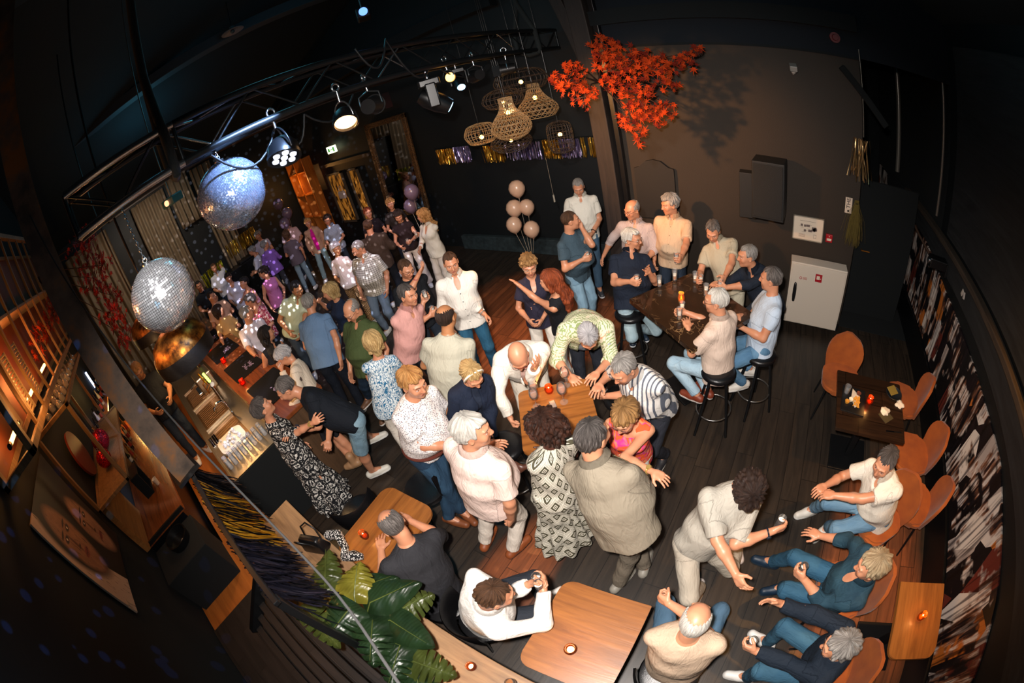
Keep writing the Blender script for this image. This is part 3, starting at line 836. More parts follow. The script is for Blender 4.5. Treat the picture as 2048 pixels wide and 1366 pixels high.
t = thing('utensil_tray', 'steel tray of tongs and spoons beside the ice tub on the bar', 'tray', (-4.95, -.22, .981))
b = B(); bx(b, (0, 0, .01), (.26, .12, .02), bev=.004); obj('tray', b, m_chrome, t)
for i in range(3):
    b = B(); cyl(b, (-.10, -.03 + i * .03, .026), (.10, -.03 + i * .03, .030), .005, n=8); obj('utensil', b, m_chrome, t, smooth=60)
m_beer = thin('lager', 'e0951c', .35)
m_foam = plain('beer_foam', 'efe6d2', .8)
m_wine = thin('white_wine', 'f0c088', .18)
def beer(label, loc, h=.115, r=.031, fill=.7, group=None, tilt=None, foam=True):
    t = thing('beer_glass', label, 'glass', loc, 0, group)
    if tilt: t.rotation_euler = tilt
    b = B(); lathe(b, [(0, .006), (r * .80, .006), (r * .82, .012), (r, h), (r * .94, h), (r * .76, .016), (0, .016)], n=20); lathe(b, [(0, 0), (r * .82, 0), (r * .84, .010), (r * .5, .012)], n=20); obj('tumbler', b, g_beer, t, smooth=60)
    if fill > 0:
        z1 = .016 + (h - .02) * fill
        b = B(); lathe(b, [(0, .017), (r * .75, .017), (r * (.76 + .17 * fill), z1), (0, z1)], n=20); obj('beer', b, m_beer, t, smooth=60)
        if foam:
            b = B(); lathe(b, [(0, z1), (r * (.76 + .17 * fill), z1), (r * (.78 + .17 * fill), z1 + .016), (0, z1 + .019)], n=20); obj('foam', b, m_foam, t, smooth=60)
    return t
def wine(label, loc, group=None, s=1.0, tilt=None):
    t = thing('wine_glass', label, 'glass', loc, 0, group)
    t.scale = (s, s, s)
    if tilt: t.rotation_euler = tilt
    b = B(); lathe(b, [(0, 0), (.033, 0), (.033, .002), (.006, .006), (.004, .02), (.004, .075), (.012, .085), (.032, .11), (.038, .135), (.036, .165), (.030, .19), (.0285, .19), (.0345, .165), (.0365, .135), (.030, .112), (.010, .089), (0, .087)], n=24); obj('glass_bowl', b, g_beer, t, smooth=70)
    b = B(); lathe(b, [(0, .0885), (.010, .0905), (.029, .112), (.0335, .125), (0, .125)], n=20); obj('wine', b, m_wine, t, smooth=60)
    return t
def candle(label, loc, col='c8441c', r=.036, h=.075, strong=1.0, lampw=1.2):
    t = thing('candle_holder', label, 'candle', loc)
    gm = thin('tinted_glass_' + col, col, .25)
    b = B(); lathe(b, [(0, 0), (r * .75, 0), (r, h * .25), (r * 1.05, h * .6), (r * .8, h * .85), (r * .85, h), (r * .78, h), (r * .72, h * .85), (r * .95, h * .6), (r * .88, h * .25), (r * .6, .006), (0, .006)], n=24); obj('glass_cup', b, gm, t, smooth=60)
    b = B(); cyl(b, (0, 0, .008), (0, 0, h * .35), r * .58, n=16); obj('wax', b, emis('glowing_wax', 'ffb060', 2.2, 'f0d8b0'), t, smooth=40)
    b = B(); lathe(b, [(0, h * .36), (.005, h * .42), (.0065, h * .5), (.004, h * .66), (0, h * .82)], n=10); obj('flame', b, emis('flame', 'ffd8a0', 22), t, smooth=180)
    l = bpy.data.lights.new('candle_light', 'POINT'); l.energy = lampw; l.color = (1, .45, .12); l.shadow_soft_size = .02
    o = bpy.data.objects.new('candle_light', l); COL.objects.link(o); o.location = (loc[0], loc[1], loc[2] + h + .03)
    return t
candle('orange glass candle in the middle of the oak high table', (-1.60, 2.02, 1.05), 'e0561c', lampw=1.0)
candle('amber glass candle on the marble table', (-0.88, 3.52, 1.10), 'e8a050', .034, .12, lampw=1.5)
candle('amber candle on the low oak table beside the white-shirted arm', (-0.49, 0.29, .755), 'a8481c', .040, .06, lampw=.8)
candle('amber candle on the weathered ledge at the bottom edge', (-0.96, -0.13, .755), 'a8481c', .034, .07, lampw=.6)
candle('amber candle in clear glass on the charcoal man\'s table', (-2.34, 0.23, .755), 'b0582c', .036, .09, lampw=.8)
candle('candle burning on the small oak wall table', (1.93, 1.06, .75), 'e08020', .034, .08, lampw=.8)
candle('red candle beside the leftover meal', (1.24, 3.03, .75), 'd04818', .036, .085, lampw=.8)
candle('red glass candle on the bar, nearest to the patterned dress', (-5.32, .60, 1.105), 'e03418', .045, .085, lampw=.8)
candle('red glass candle on the bar between the second and third mats', (-6.42, .66, 1.105), 'e03418', .045, .085, lampw=.8)
candle('red glass candle on the bar at the feet of the copper lamp', (-7.46, .66, 1.105), 'e03418', .045, .085, lampw=.8)

beer('beer glass alone at the left corner of the marble table', (-1.19, 3.78, 1.10), .12, .030, .25)
beer('beer glass beside the amber candle, nearest the beige-pink shirt', (-0.83, 3.36, 1.10), .12, .030, .5)
beer('beer glass before the man in cream at the marble table', (-1.06, 3.95, 1.10), .13, .032, .35)
beer('beer glass by the hand of the man in the sage polo', (-0.83, 3.97, 1.10), .12, .030, .3)
beer('beer glass held by the flushed man at the marble table', (-0.66, 3.74, 1.10), .13, .032, .5)
wine('wine glass at the back of the oak high table near the fern-print shirt', (-1.50, 2.14, 1.05))
wine('wine glass at the right of the oak high table', (-1.43, 1.96, 1.05), s=1.05)
wine('wine glass at the left edge of the oak high table, behind its twin', (-1.68, 1.93, 1.05))
wine('wine glass at the left edge of the oak high table, in front of its twin', (-1.62, 1.84, 1.05))
wine('empty wine glass on the weathered ledge at the very bottom edge', (-0.66, -0.09, .755), s=.9)
t = thing('phone', 'small phone lying by the wine glasses on the oak high table', 'phone', (-1.50, 1.90, 1.05), .8)
b = B(); bx(b, (0, 0, .005), (.05, .09, .009), bev=.003); obj('phone_body', b, m_black2, t)
b = B(); bx(b, (0, 0, .0102), (.044, .08, .001)); obj('screen', b, plain('pale_screen', '8e8078', .2), t)
# leftovers on the dark table
t = thing('serving_board', 'black slate board of leftovers on the dark table', 'board', (1.06, 3.02, .75), -.1)
b = B(); bx(b, (0, 0, .006), (.26, .34, .012), bev=.003); obj('slate', b, plain('slate', '131416', .4), t)
b = B(); rr_ = random.Random(5)
slab(b, [(-.02, .14), (.07, .06), (.06, -.06), (.02, -.10), (-.03, .02)], .013, .018); obj('paper', b, plain('greaseproof', 'cfc4b0', .8), t)
b = B()
for i in range(22): bx(b, (.03 + rr_.uniform(-.03, .03), -.02 + rr_.uniform(-.06, .06), .024 + rr_.random() * .01), (.009, .05, .009), rot=(0, rr_.random() * .3, rr_.uniform(-1, 1)))
obj('fries', b, plain('fries', 'd89838', .6), t)
for (x, y, c_, n_) in ((-.07, -.06, 'c88a30', 'lemon_wedge'), (-.03, -.02, 'e8dcc0', 'sauce_pot'), (.05, .09, '6a3a28', 'meat_piece')):
    b = B(); lathe(b, [(0, .012), (.020, .012), (.026, .034), (.021, .034), (.018, .022), (0, .020)], (x, y, 0), n=16); obj(n_, b, plain(n_, c_, .6), t, smooth=50)
t = thing('glass_tumbler', 'empty tumbler lying left on the slate board', 'glass', (.98, 3.10, .762), 0)
b = B(); lathe(b, [(0, 0), (.03, 0), (.034, .08), (.031, .08), (.027, .006), (0, .006)], n=20); obj('tumbler', b, g_beer, t, smooth=60)
t = thing('salad_bowl', 'dark bowl with crumpled napkin at the far right of the meal table', 'bowl', (1.55, 3.20, .75))
b = B(); lathe(b, [(0, 0), (.05, 0), (.10, .045), (.095, .048), (.045, .008), (0, .008)], n=28); obj('bowl', b, plain('dark_bowl', '1c2024', .3), t, smooth=60)
b = B(); bx(b, (-.02, .02, .055), (.12, .10, .006), rot=(.2, .1, .6)); obj('menu_card', b, plain('olive_card', '8a7434', .5), t)
def napkin(label, loc, s=.06, seed=1):
    b = B(); bmesh.ops.create_icosphere(b, subdivisions=3, radius=s); r2 = random.Random(seed)
    for v_ in b.verts:
        k_ = 1 + .35 * math.sin(v_.co.x * 90 + seed) * math.sin(v_.co.y * 80) + .15 * r2.random(); v_.co *= k_; v_.co.z = abs(v_.co.z) * .45 + .002
    o = obj('napkin', b, plain('paper_napkin', 'e8d8c0', .9), loc=loc, smooth=40); tag(o, label, 'napkin'); return o
napkin('crumpled napkin beside the dark bowl', (1.63, 3.11, .75), .05, 2)
napkin('crumpled napkin on a square mat at the front of the meal table', (1.43, 2.96, .756), .05, 4)
b = B(); bx(b, (0, 0, .003), (.13, .13, .005), rot=(0, 0, .7)); o = obj('square_mat', b, plain('olive_mat', '4a3e22', .7), loc=(1.44, 2.91, .75)); tag(o, 'small olive square mat near the front of the meal table', 'mat')
t = thing('table_knife', 'knife lying at the front right corner of the meal table', 'knife', (1.53, 2.74, .752), .1)
b = B(); bx(b, (-.05, 0, .002), (.10, .016, .002)); obj('blade', b, m_chrome, t)
b = B(); bx(b, (.045, 0, .004), (.09, .012, .006), bev=.002); obj('handle', b, m_black2, t)

# back bar counter, cooler, bin
t_ = thing('back_counter', 'reddish back bar counter under the bottle shelf', 'counter', (0, 0, 0))
b = B(); bx(b, (-6.45, -1.46, .93), (4.0, .78, .04), bev=.005); obj('counter_top', b, m_bartop, t_)
b = B(); bx(b, (-6.45, -1.48, .46), (3.9, .70, .90)); obj('cupboards', b, m_black2, t_)
b = B(); bx(b, (-4.46, -1.46, .96), (.03, .76, .05)); obj('metal_edge', b, m_dsteel, t_)
t_ = thing('cooler', 'black cooler cabinet with a round bin lid at the end of the back counter', 'cooler', (-4.10, -1.44, 0.25))
b = B(); bx(b, (0, 0, .30), (.62, .74, .60), bev=.01); obj('cabinet', b, m_void, t_)
t = thing('round_tub', 'round black tub with a white sticker standing on the black cooler', 'tub', (-4.16, -1.36, .85))
b = B(); lathe(b, [(0, 0), (.16, 0), (.18, .10), (.165, .10), (.15, .012), (0, .012)], n=32); obj('tub_body', b, m_black2, t, smooth=50)
b = B(); bx(b, (.06, .05, .016), (.10, .06, .003), rot=(0, 0, .6)); obj('sticker', b, plain('white_sticker', 'd8c8b8', .6), t)
# small things on the back counter
for k, (x, y, lab) in enumerate(((-5.35, -1.30, 'cream paper cup lying on the back counter'), (-5.5, -1.42, 'cream paper cup behind the lying one'))):
    t = thing('paper_cup', lab, 'cup', (x, y, .95)); b = B(); lathe(b, [(0, 0), (.03, 0), (.042, .10), (.044, .10), (.038, .095), (.028, .006), (0, .006)], n=20); obj('cup', b, plain('cream_card', 'c8b098', .7), t, smooth=50)
def bottle(label, loc, col, h=.30, r=.036, group=None, lab='b8a070'):
    t = thing('bottle', label, 'bottle', loc, 0, group)
    g = ('bot', col)
    if g not in MATS:
        MATS[g] = plain('bottle_glass_' + col, col, .08, coat=.5)
    b = B(); lathe(b, [(0, 0), (r, 0), (r, h * .58), (r * .8, h * .66), (r * .36, h * .78), (r * .34, h * .95), (r * .42, h * .96), (r * .42, h), (0, h)], n=16); obj('bottle_body', b, MATS[g], t, smooth=40)
    b = B(); lathe(b, [(r * 1.01, h * .18), (r * 1.015, h * .19), (r * 1.015, h * .48), (r * 1.01, h * .49)], n=16); obj('bottle_label', b, plain('label_' + lab, lab, .6), t, smooth=40)
    return t
cols = ['1c120a', '7a3a10', '0e1c14', 'c8b890', '3a1408', '101418', 'a86a20', '20100a', 'd8d0c0']
i = 0
for row, (yy, zz, x0, x1, n) in enumerate(((-1.74, 1.62, -8.8, -6.2, 22), (-1.62, .955, -7.9, -6.5, 12))):
    for k in range(n):
        x = x0 + (x1 - x0) * k / (n - 1)
        bottle('%s bottle, %s from the far end of the back bar %s' % (['near-black', 'brown', 'dark green', 'cream', 'deep red', 'black', 'amber', 'dark brown', 'pale'][(k * 5 + row) % 9], ORD[k], 'upper shelf' if row == 0 else 'counter'), (x, yy + .03 * math.sin(k * 2.1), zz), cols[(k * 5 + row) % 9], .26 + .05 * math.sin(k * 1.7) ** 2, .032, 'spirit bottles on the %s' % ('upper shelf' if row == 0 else 'back counter'), lab=['b8a070', 'a83820', 'd8d0c0'][k % 3])
b = B(); bx(b, (-7.5, -1.72, 1.605), (2.9, .24, .028), bev=.004); o = obj('bottle_shelf', b, m_oak); tag(o, 'wooden bottle shelf on the bar wall', 'shelf')
lamp('bottle_shelf_lamp', 'POINT', (-7.5, -1.45, 2.15), 6, (1.0, .6, .2), .03)
for k, (x, z) in enumerate(((-8.9, 1.95),)):
    b = B(); cyl(b, (x, -1.85, z - .18), (x, -1.85, z + .18), .02, n=10); o = obj('neon_tube', b, emis('cold_tube', 'c8d8ff', 8)); tag(o, 'short white light tube on the bar wall behind the steel column', 'lamp')
# shelf box and upper rack of battens
m_batten = wood('batten_oak', '5a4026', '8a6a42', 1.2, 'Z', .6)
def frame_rack(name, label, x0, x1, y0, y1, z0, z1, nv, mats, t=.045):
    T = thing(name, label, 'shelving', ((x0 + x1) / 2, (y0 + y1) / 2, z0))
    cx, cy = (x0 + x1) / 2, (y0 + y1) / 2; H = z1 - z0; W = x1 - x0; Dp = y1 - y0
    for sx in (-1, 1):
        for sy in (-1, 1):
            b = B(); bx(b, (sx * (W / 2 - t / 2), sy * (Dp / 2 - t / 2), H / 2), (t, t, H), bev=.004); obj('upright', b, mats, T)
    for z in (t / 2, H - t / 2):
        for sy in (-1, 1):
            b = B(); bx(b, (0, sy * (Dp / 2 - t / 2), z), (W, t, t), bev=.004); obj('rail', b, mats, T)
        for sx in (-1, 1):
            b = B(); bx(b, (sx * (W / 2 - t / 2), 0, z), (t, Dp, t), bev=.004); obj('cross_rail', b, mats, T)
    for k in range(nv):
        x = -W / 2 + W * (k + 1) / (nv + 1)
        b = B(); bx(b, (x, Dp / 2 - t / 2, H / 2), (.035, .03, H)); obj('batten', b, mats, T)
    return T
T = frame_rack('hanging_shelf', 'open oak shelf frame low on the bar wall holding two red mirror balls', -6.6, -4.22, -1.84, -1.24, 1.76, 2.80, 1, m_batten)
b = B(); bx(b, (0, 0, .02), (2.3, .54, .02)); obj('shelf_board', b, m_batten, T)
T = frame_rack('batten_rack', 'upper oak rack of upright battens lit orange from inside', -9.6, -2.95, -1.84, -1.34, 2.95, 4.75, 13, m_batten, .06)
b = B(); bx(b, (0, 0, .9), (6.5, .45, .03)); obj('shelf_board', b, m_batten, T)
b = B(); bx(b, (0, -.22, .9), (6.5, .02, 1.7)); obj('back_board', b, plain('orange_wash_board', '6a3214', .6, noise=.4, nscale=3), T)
for k, (x, lab) in enumerate(((-3.35, 'nearest'), (-4.3, 'second from the camera'), (-5.3, 'third from the camera'))):
    t = thing('tube_lamp', 'glowing orange tube lamp inside the batten rack, ' + lab, 'lamp', (x, -1.60, 3.12))
    b = B(); cyl(b, (-.20, 0, 0), (.20, 0, 0), .022, n=12); obj('tube', b, emis('orange_tube', 'ffb45a', 9), t, smooth=40)
    for sx in (-1, 1):
        b = B(); cyl(b, (sx * .20, 0, 0), (sx * .24, 0, 0), .026, n=12); obj('end_cap', b, m_dsteel, t, smooth=40)
    lamp('tube_light', 'POINT', (x, -1.5, 3.2), 5, (1, .36, .09), .1)
# slatted crates standing in the upper rack
for k, (x, z, lab) in enumerate(((-4.15, 3.05, 'pale louvred crate in the batten rack, nearer the wall'), (-3.7, 3.05, 'pale louvred crate in the batten rack, nearer the camera'))):
    t = thing('louvred_crate', lab, 'crate', (x, -1.55, z), .15)
    mc = plain('pale_crate', '8f7a5c', .6)
    for sx in (-1, 1):
        b = B(); bx(b, (sx * .16, .12, .28), (.03, .03, .56), bev=.004); obj('side_post', b, mc, t)
    b = B()
    for i in range(16): bx(b, (0, .12, .03 + i * .034), (.30, .02, .018), rot=(.4, 0, 0))
    obj('louvre_slats', b, mc, t)
    b = B(); bx(b, (0, -.10, .28), (.32, .02, .54)); obj('back', b, mc, t)
# hanging wine glasses (stem up)
rr_ = random.Random(11)
g0 = None
for k in range(18):
    x = -4.5 - (k % 9) * .26 + rr_.uniform(-.03, .03); y = -1.42 - (k // 9) * .2
    if g0 is None:
        g0 = thing('hanging_wine_glass', 'wine glass hanging upside down under the batten rack', 'glass', (x, y, 2.93), 0, 'wine glasses hanging under the rack'); g0.rotation_euler = (PI, 0, 0)
        b = B(); lathe(b, [(0, 0), (.035, 0), (.035, .003), (.006, .007), (.004, .08), (.014, .09), (.038, .12), (.042, .15), (.036, .19), (.034, .19), (.040, .15), (.035, .12), (.010, .094), (0, .092)], n=20); obj('glass_bowl', b, g_beer, g0, smooth=70)
    else:
        g = dup(g0, (x, y, 2.93), label='wine glass hanging under the batten rack, %s row, %s from the near end' % ('wall' if k > 8 else 'front', ORD[k % 9])); g.rotation_euler = (PI, 0, 0)
# vinyl disc, framed boxes on the low shelf
b = B(); cyl(b, (-5.05, -1.80, 2.12), (-5.05, -1.77, 2.12), .30, n=40); o = obj('round_tray', b, plain('rust_tray', '6a2812', .4)); tag(o, 'large rust-red round tray leaning at the back of the oak shelf frame', 'tray')
t = thing('framed_box', 'small dark framed box mounted at the end of the oak shelf frame', 'box', (-4.32, -1.18, 1.62))
b = B()
for sx in (-1, 1): bx(b, (sx * .13, 0, 0), (.03, .12, .28)); bx(b, (0, 0, sx * .13), (.28, .12, .03))
obj('frame', b, m_black2, t); b = B(); bx(b, (0, -.05, 0), (.25, .01, .25)); obj('back', b, plain('smoke_back', '1e2420', .2), t)
b = B(); slab(b, [(-5.2, -1.86), (-4.35, -1.86), (-4.35, -1.78), (-5.2, -1.78)], .97, 1.72); o = obj('splash_board', b, wood('splash_wood', '7a5028', 'a8743c', .8, 'X', .5)); tag(o, 'plain oak splash board on the bar wall under the shelf frame', 'board')
# poster of two faces
def poster_mat():
    t = NT('face_poster_print'); s = t.sep(t.coord())
    x, z = s[0], s[2]
    def el(cx, cz, rx, rz, soft=.12):
        a = t.math('DIVIDE', t.math('SUBTRACT', x, cx), rx); c = t.math('DIVIDE', t.math('SUBTRACT', z, cz), rz)
        return t.math('SUBTRACT', 1.0, t.step(t.math('ADD', t.math('MULTIPLY', a, a), t.math('MULTIPLY', c, c)), 1.0, soft))
    dark = srgb('0f0d0e'); n_ = t.noise(t.mapv(t.coord(), (6, 1, 3)), 2, 4, .6)
    col = t.mix(t.math('GREATER_THAN', t.math('ADD', x, t.math('MULTIPLY', z, -.25)), .30), dark, srgb('c0a48e'))
    for (cx, cz, k, sk, sh_) in ((.22, .10, 1.15, 'b08060', '5a3626'), (-.30, -.14, 1.05, 'b58a6c', '6a4430')):
        col = t.mix(el(cx, cz + .06 * k, .27 * k, .46 * k, .2), col, dark)
        col = t.mix(el(cx + .02, cz - .02, .18 * k, .33 * k, .25), col, t.mix(n_, srgb(sh_), srgb(sk)))
        for sx in (-1, 1):
            col = t.mix(el(cx + .02 + sx * .075 * k, cz + .07, .050 * k, .020 * k, .4), col, srgb('1a1010'))
            col = t.mix(el(cx + .02 + sx * .080 * k, cz + .125, .062 * k, .010 * k, .5), col, srgb('241612'))
            col = t.mix(el(cx + .02 + sx * .075 * k, cz + .071, .012 * k, .010 * k, .3), col, srgb('d8c8b8'))
        col = t.mix(el(cx + .045, cz - .03, .018 * k, .09 * k, .6), col, srgb(sh_))
        col = t.mix(el(cx + .03, cz - .085, .034 * k, .010 * k, .5), col, srgb('3a2018'))
        col = t.mix(el(cx + .02, cz - .17, .068 * k, .026 * k, .3), col, srgb('7a3830'))
        col = t.mix(el(cx + .02, cz - .17, .066 * k, .004 * k, .3), col, srgb('2a1212'))
    col = t.mix(t.math('GREATER_THAN', t.noise(t.mapv(t.coord(), (30, 1, 4)), 2, 2), .66), col, srgb('0f0e0f'))
    t.base(col); t.set(.45); return t.m
b = B(); bx(b, (0, 0, 0), (1.20, .02, 1.16))
o = obj('face_poster', b, poster_mat(), loc=(-3.50, -1.845, 2.12)); tag(o, 'large printed poster of two faces with dark hair on the bar wall', 'poster')
o2 = text_obj('poster_lettering', 'ITE', .09, plain('pale_lettering', 'b8a890', .6), loc=(-2.93, -1.83, 1.62), rot=(PI / 2, 0, PI)); o2.parent = o; o2.matrix_parent_inverse = o.matrix_world.inverted() if False else Matrix.Translation((3.50, 1.845, -2.12))
# ---------------------------------------------------------------- lighting truss and what hangs from it
m_truss = plain('black_truss', '2a2e30', .35, .6)
m_alu = plain('bare_aluminium', 'b8bcc0', .25, .95)
T = thing('lighting_truss', 'black square lighting truss running under the roof above the dancers', 'truss', (-3.15, 0, 3.92))
ya, yb = -0.2, 6.0
for sx in (-1, 1):
    for sz in (-1, 1):
        b = B(); cyl(b, (sx * .15, ya + .9, sz * .15), (sx * .15, yb, sz * .15), .030, n=14); obj('chord', b, m_truss, T, smooth=60)
        b = B(); cyl(b, (sx * .15, ya, sz * .15), (sx * .15, ya + .9, sz * .15), .030, n=14); obj('bare_chord', b, m_alu if sx > 0 else m_truss, T, smooth=60)
n = 16
for i in range(n):
    y0 = ya + (yb - ya) * i / n; y1 = ya + (yb - ya) * (i + 1) / n
    s = 1 if i % 2 else -1
    for (p, q_) in (((.15, y0, -.15 * s), (.15, y1, .15 * s)), ((-.15, y0, -.15 * s), (-.15, y1, .15 * s)), ((-.15 * s, y0, .15), (.15 * s, y1, .15)), ((-.15 * s, y0, -.15), (.15 * s, y1, -.15))):
        b = B(); cyl(b, p, q_, .0085, n=8); obj('lacing_bar', b, m_alu if (i * 7 + int(p[0] * 10)) % 5 == 0 else m_truss, T, smooth=60)
for yy in (ya, ya + .9, yb):
    b = B(); ring(b, (0, yy, 0), .0, .0) if False else None
    for a, c in (((-.15, yy, -.15), (.15, yy, -.15)), ((.15, yy, -.15), (.15, yy, .15)), ((.15, yy, .15), (-.15, yy, .15)), ((-.15, yy, .15), (-.15, yy, -.15))): cyl(b, a, c, .016, n=8)
    obj('end_frame', b, m_truss, T, smooth=60)
m_sling = plain('grey_round_sling', '23292a', .9, bump=.6, bscale=80)
def sling(label, y):
    b = B(); tube(b, [(-3.15, y, 6.2), (-3.15, y, 5.2), (-3.15, y, 4.55), (-3.03, y, 4.2), (-2.975, y, 4.07), (-2.97, y, 3.78), (-3.0, y, 3.73)], .038, 8)
    tube(b, [(-3.15, y, 4.55), (-3.27, y + .02, 4.2), (-3.33, y + .02, 4.07), (-3.33, y + .02, 3.78), (-3.15, y + .02, 3.71), (-3.0, y, 3.73)], .034, 8)
    o = obj('truss_sling', b, m_sling, smooth=60); tag(o, label, 'sling')
sling('grey lifting sling looped round the near end of the truss', .62)
sling('dark lifting sling at the far end of the truss', 5.35)
def cable(name, label, pts, r=.008, mat=None, sag=0):
    out = []
    P_ = [Vector(p) for p in pts]
    for k, (a, c) in enumerate(zip(P_, P_[1:])):
        a0, c1 = P_[max(k - 1, 0)], P_[min(k + 2, len(P_) - 1)]
        for i in range(8):
            t = i / 8; v = a.lerp(c, t) if sag else .5 * (2 * a + (c - a0) * t + (2 * a0 - 5 * a + 4 * c - c1) * t * t + (3 * a - a0 - 3 * c + c1) * t ** 3); v.z -= sag * 4 * t * (1 - t); out.append(v)
    out.append(P_[-1])
    b = B(); tube(b, out, r, 7); o = obj(name, b, mat or m_black2, smooth=60); tag(o, label, 'cable'); return o
m_cab = plain('rubber_cable', '14171a', .5)
cable('power_cable', 'black cable looping from the truss above the blue-lit mirror ball', [(-3.0, .9, 3.72), (-3.1, 1.5, 3.70), (-3.05, 1.75, 3.70)], .010, m_cab, .22)
cable('power_cable', 'black cable drooping between the round lamp and the warm lamp', [(-3.05, 1.75, 3.70), (-3.1, 2.3, 3.72)], .009, m_cab, .16)
cable('power_cable', 'thick black cable looping over the middle of the truss', [(-2.96, 2.35, 4.12), (-2.95, 2.7, 4.15), (-3.0, 3.2, 3.78)], .012, m_cab, .25)
cable('power_cable', 'black cable between the moving heads at the far end', [(-3.05, 3.4, 3.72), (-3.1, 4.3, 3.72)], .009, m_cab, .15)
cable('tension_wire', 'slack grey steel wire crossing close in front of the lens at lower left', [(-2.803, -.451, 4.094), (-2.549, -.288, 3.076), (-1.742, -.152, 2.53), (-.977, -.125, 2.368), (-.42, -.23, 2.454)], .0055, plain('grey_wire', '262626', .9, .0), 0)

# ---- lamps on the truss
def clamp(t, z0):
    b = B(); cyl(b, (0, 0, z0), (0, 0, z0 + .10), .012, n=10); ring(b, (0, 0, z0 + .135), .034, .010, 16, 8, 'X'); obj('clamp', b, m_alu, t, smooth=60)
def par_can(label, loc, aim, lens, r=.10, L=.16, body=None, leds=False, estr=6):
    t = thing('stage_lamp', label, 'stage light', loc)
    q = (Vector(aim) - Vector(loc)).to_track_quat('-Z', 'Y').to_matrix().to_4x4()
    body = body or m_black2
    b = B(); lathe(b, [(0, L * .55), (r * .62, L * .5), (r * .95, L * .15), (r, -L * .3), (r * 1.06, -L * .32), (r * 1.06, -L * .5), (r * .92, -L * .5), (r * .9, -L * .2), (0, -L * .2)], n=28, mat=q); obj('housing', b, body, t, smooth=45)
    if leds:
        b = B()
        for i in range(7):
            a = i * PI / 3; rr = 0 if i == 6 else r * .58
            m = q @ Matrix.Translation((rr * math.cos(a), rr * math.sin(a), -L * .5)); lathe(b, [(0, -.006), (r * .2, -.004), (r * .22, .01), (0, .01)], n=14, mat=m)
        obj('led_lens', b, emis('led_white', 'dfe6ff', 1.2, 'c8c8cc'), t, smooth=60)
    else:
        b = B(); lathe(b, [(0, -L * .40), (r * .80, -L * .36), (r * .9, -L * .3), (0, -L * .28)], n=28, mat=q); obj('lens', b, emis('lens_' + lens, lens, estr), t, smooth=60)
    b = B(); pts = []
    for i in range(19):
        a = PI * i / 18; pts.append(((r * 1.22) * math.cos(a), 0, (r * 1.4) * math.sin(a)))
    tube(b, pts, .008, 6); obj('yoke', b, m_alu if not leds else m_black2, t, smooth=60)
    clamp(t, r * 1.4)
    return t
par_can('round warm glowing fresnel lamp with a wire yoke under the truss', (-2.98, 2.06, 3.54), (-2.0, 1.2, 2.2), 'ffc080', .105, .15, estr=5)
par_can('black multi-lens LED lamp facing down beside the blue-lit mirror ball', (-3.02, 1.46, 3.50), (-2.4, .9, 2.2), 'ffffff', .13, .17, leds=True)
par_can('small warm lamp at the far end of the truss', (-3.1, 3.55, 3.62), (-1.5, 2.5, 3.3), 'ffb050', .06, .12, estr=8)
def barndoor(label, loc, rz, r=.09):
    t = thing('stage_lamp', label, 'stage light', loc, rz)
    b = B(); cyl(b, (0, -.09, 0), (0, .08, 0), r * .8, r, 20); cyl(b, (0, .08, 0), (0, .10, 0), r * 1.1, n=20); obj('housing', b, m_dsteel, t, smooth=40)
    for s in (-1, 1):
        b = B(); bx(b, (s * r * 1.1, .14, 0), (.004, .10, r * 1.7), rot=(0, 0, s * -.35)); obj('barn_door', b, m_black2, t)
    b = B(); tube(b, [(-r * 1.15, 0, 0), (-r * 1.1, 0, r * 1.2), (0, 0, r * 1.6), (r * 1.1, 0, r * 1.2), (r * 1.15, 0, 0)], .008, 6); obj('yoke', b, m_alu, t, smooth=60)
    clamp(t, r * 1.6); return t
barndoor('small grey lamp with barn doors right of the warm fresnel lamp', (-3.05, 2.42, 3.56), .5)
barndoor('grey lamp at the far end of the truss beside the rattan shades', (-3.05, 3.95, 3.56), 1.1, .08)
barndoor('grey lamp nearest the rattan shades on the truss', (-3.05, 4.6, 3.56), 2.1, .08)
def moving_head(label, loc, rz, s=1.0):
    t = thing('moving_head', label, 'stage light', loc, rz); t.scale = (s, s, s)
    b = B(); bx(b, (0, 0, .16), (.24, .20, .08), bev=.015); obj('base', b, m_black2, t)
    for sx in (-1, 1):
        b = B(); bx(b, (sx * .13, 0, .03), (.035, .10, .24), bev=.012); obj('yoke_arm', b, m_black2, t)
    b = B(); q = Matrix.Translation((0, 0, -.03)) @ Matrix.Rotation(-.9, 4, 'X'); lathe(b, [(0, .15), (.07, .14), (.10, .06), (.10, -.06), (.082, -.15), (.078, -.17), (0, -.165)], n=26, mat=q); obj('head', b, m_black2, t, smooth=40)
    b = B(); lathe(b, [(0, -.185), (.05, -.18), (.066, -.168), (0, -.166)], n=24, mat=q); obj('lens', b, emis('lens_cyan', '9fd8ff', 5, 'a0c0c8'), t, smooth=60)
    b = B(); cyl(b, (0, 0, .20), (0, 0, .28), .016, n=10); obj('clamp', b, m_alu, t, smooth=60)
    return t
moving_head('large black moving head with a cyan lens under the truss', (-3.15, 3.28, 3.44), 2.4, 1.1)
moving_head('second moving head clamped above the large one', (-3.15, 3.75, 3.56), .8, .7)
t = thing('projector_light', 'small teal-lit effect projector hanging left of the blue-lit mirror ball', 'stage light', (-4.6, .80, 3.62), .5)
b = B(); bx(b, (0, 0, 0), (.22, .16, .09), bev=.012); obj('case', b, plain('case_teal', '2c6870', .4), t)
b = B(); cyl(b, (.0, -.08, 0), (.0, -.10, 0), .03, n=16); obj('lens', b, emis('lens_pink', 'ff9a70', 3), t, smooth=60)
b = B(); cyl(b, (0, 0, .04), (0, 0, 3.4), .008, n=8); obj('hanger', b, m_alu, t)
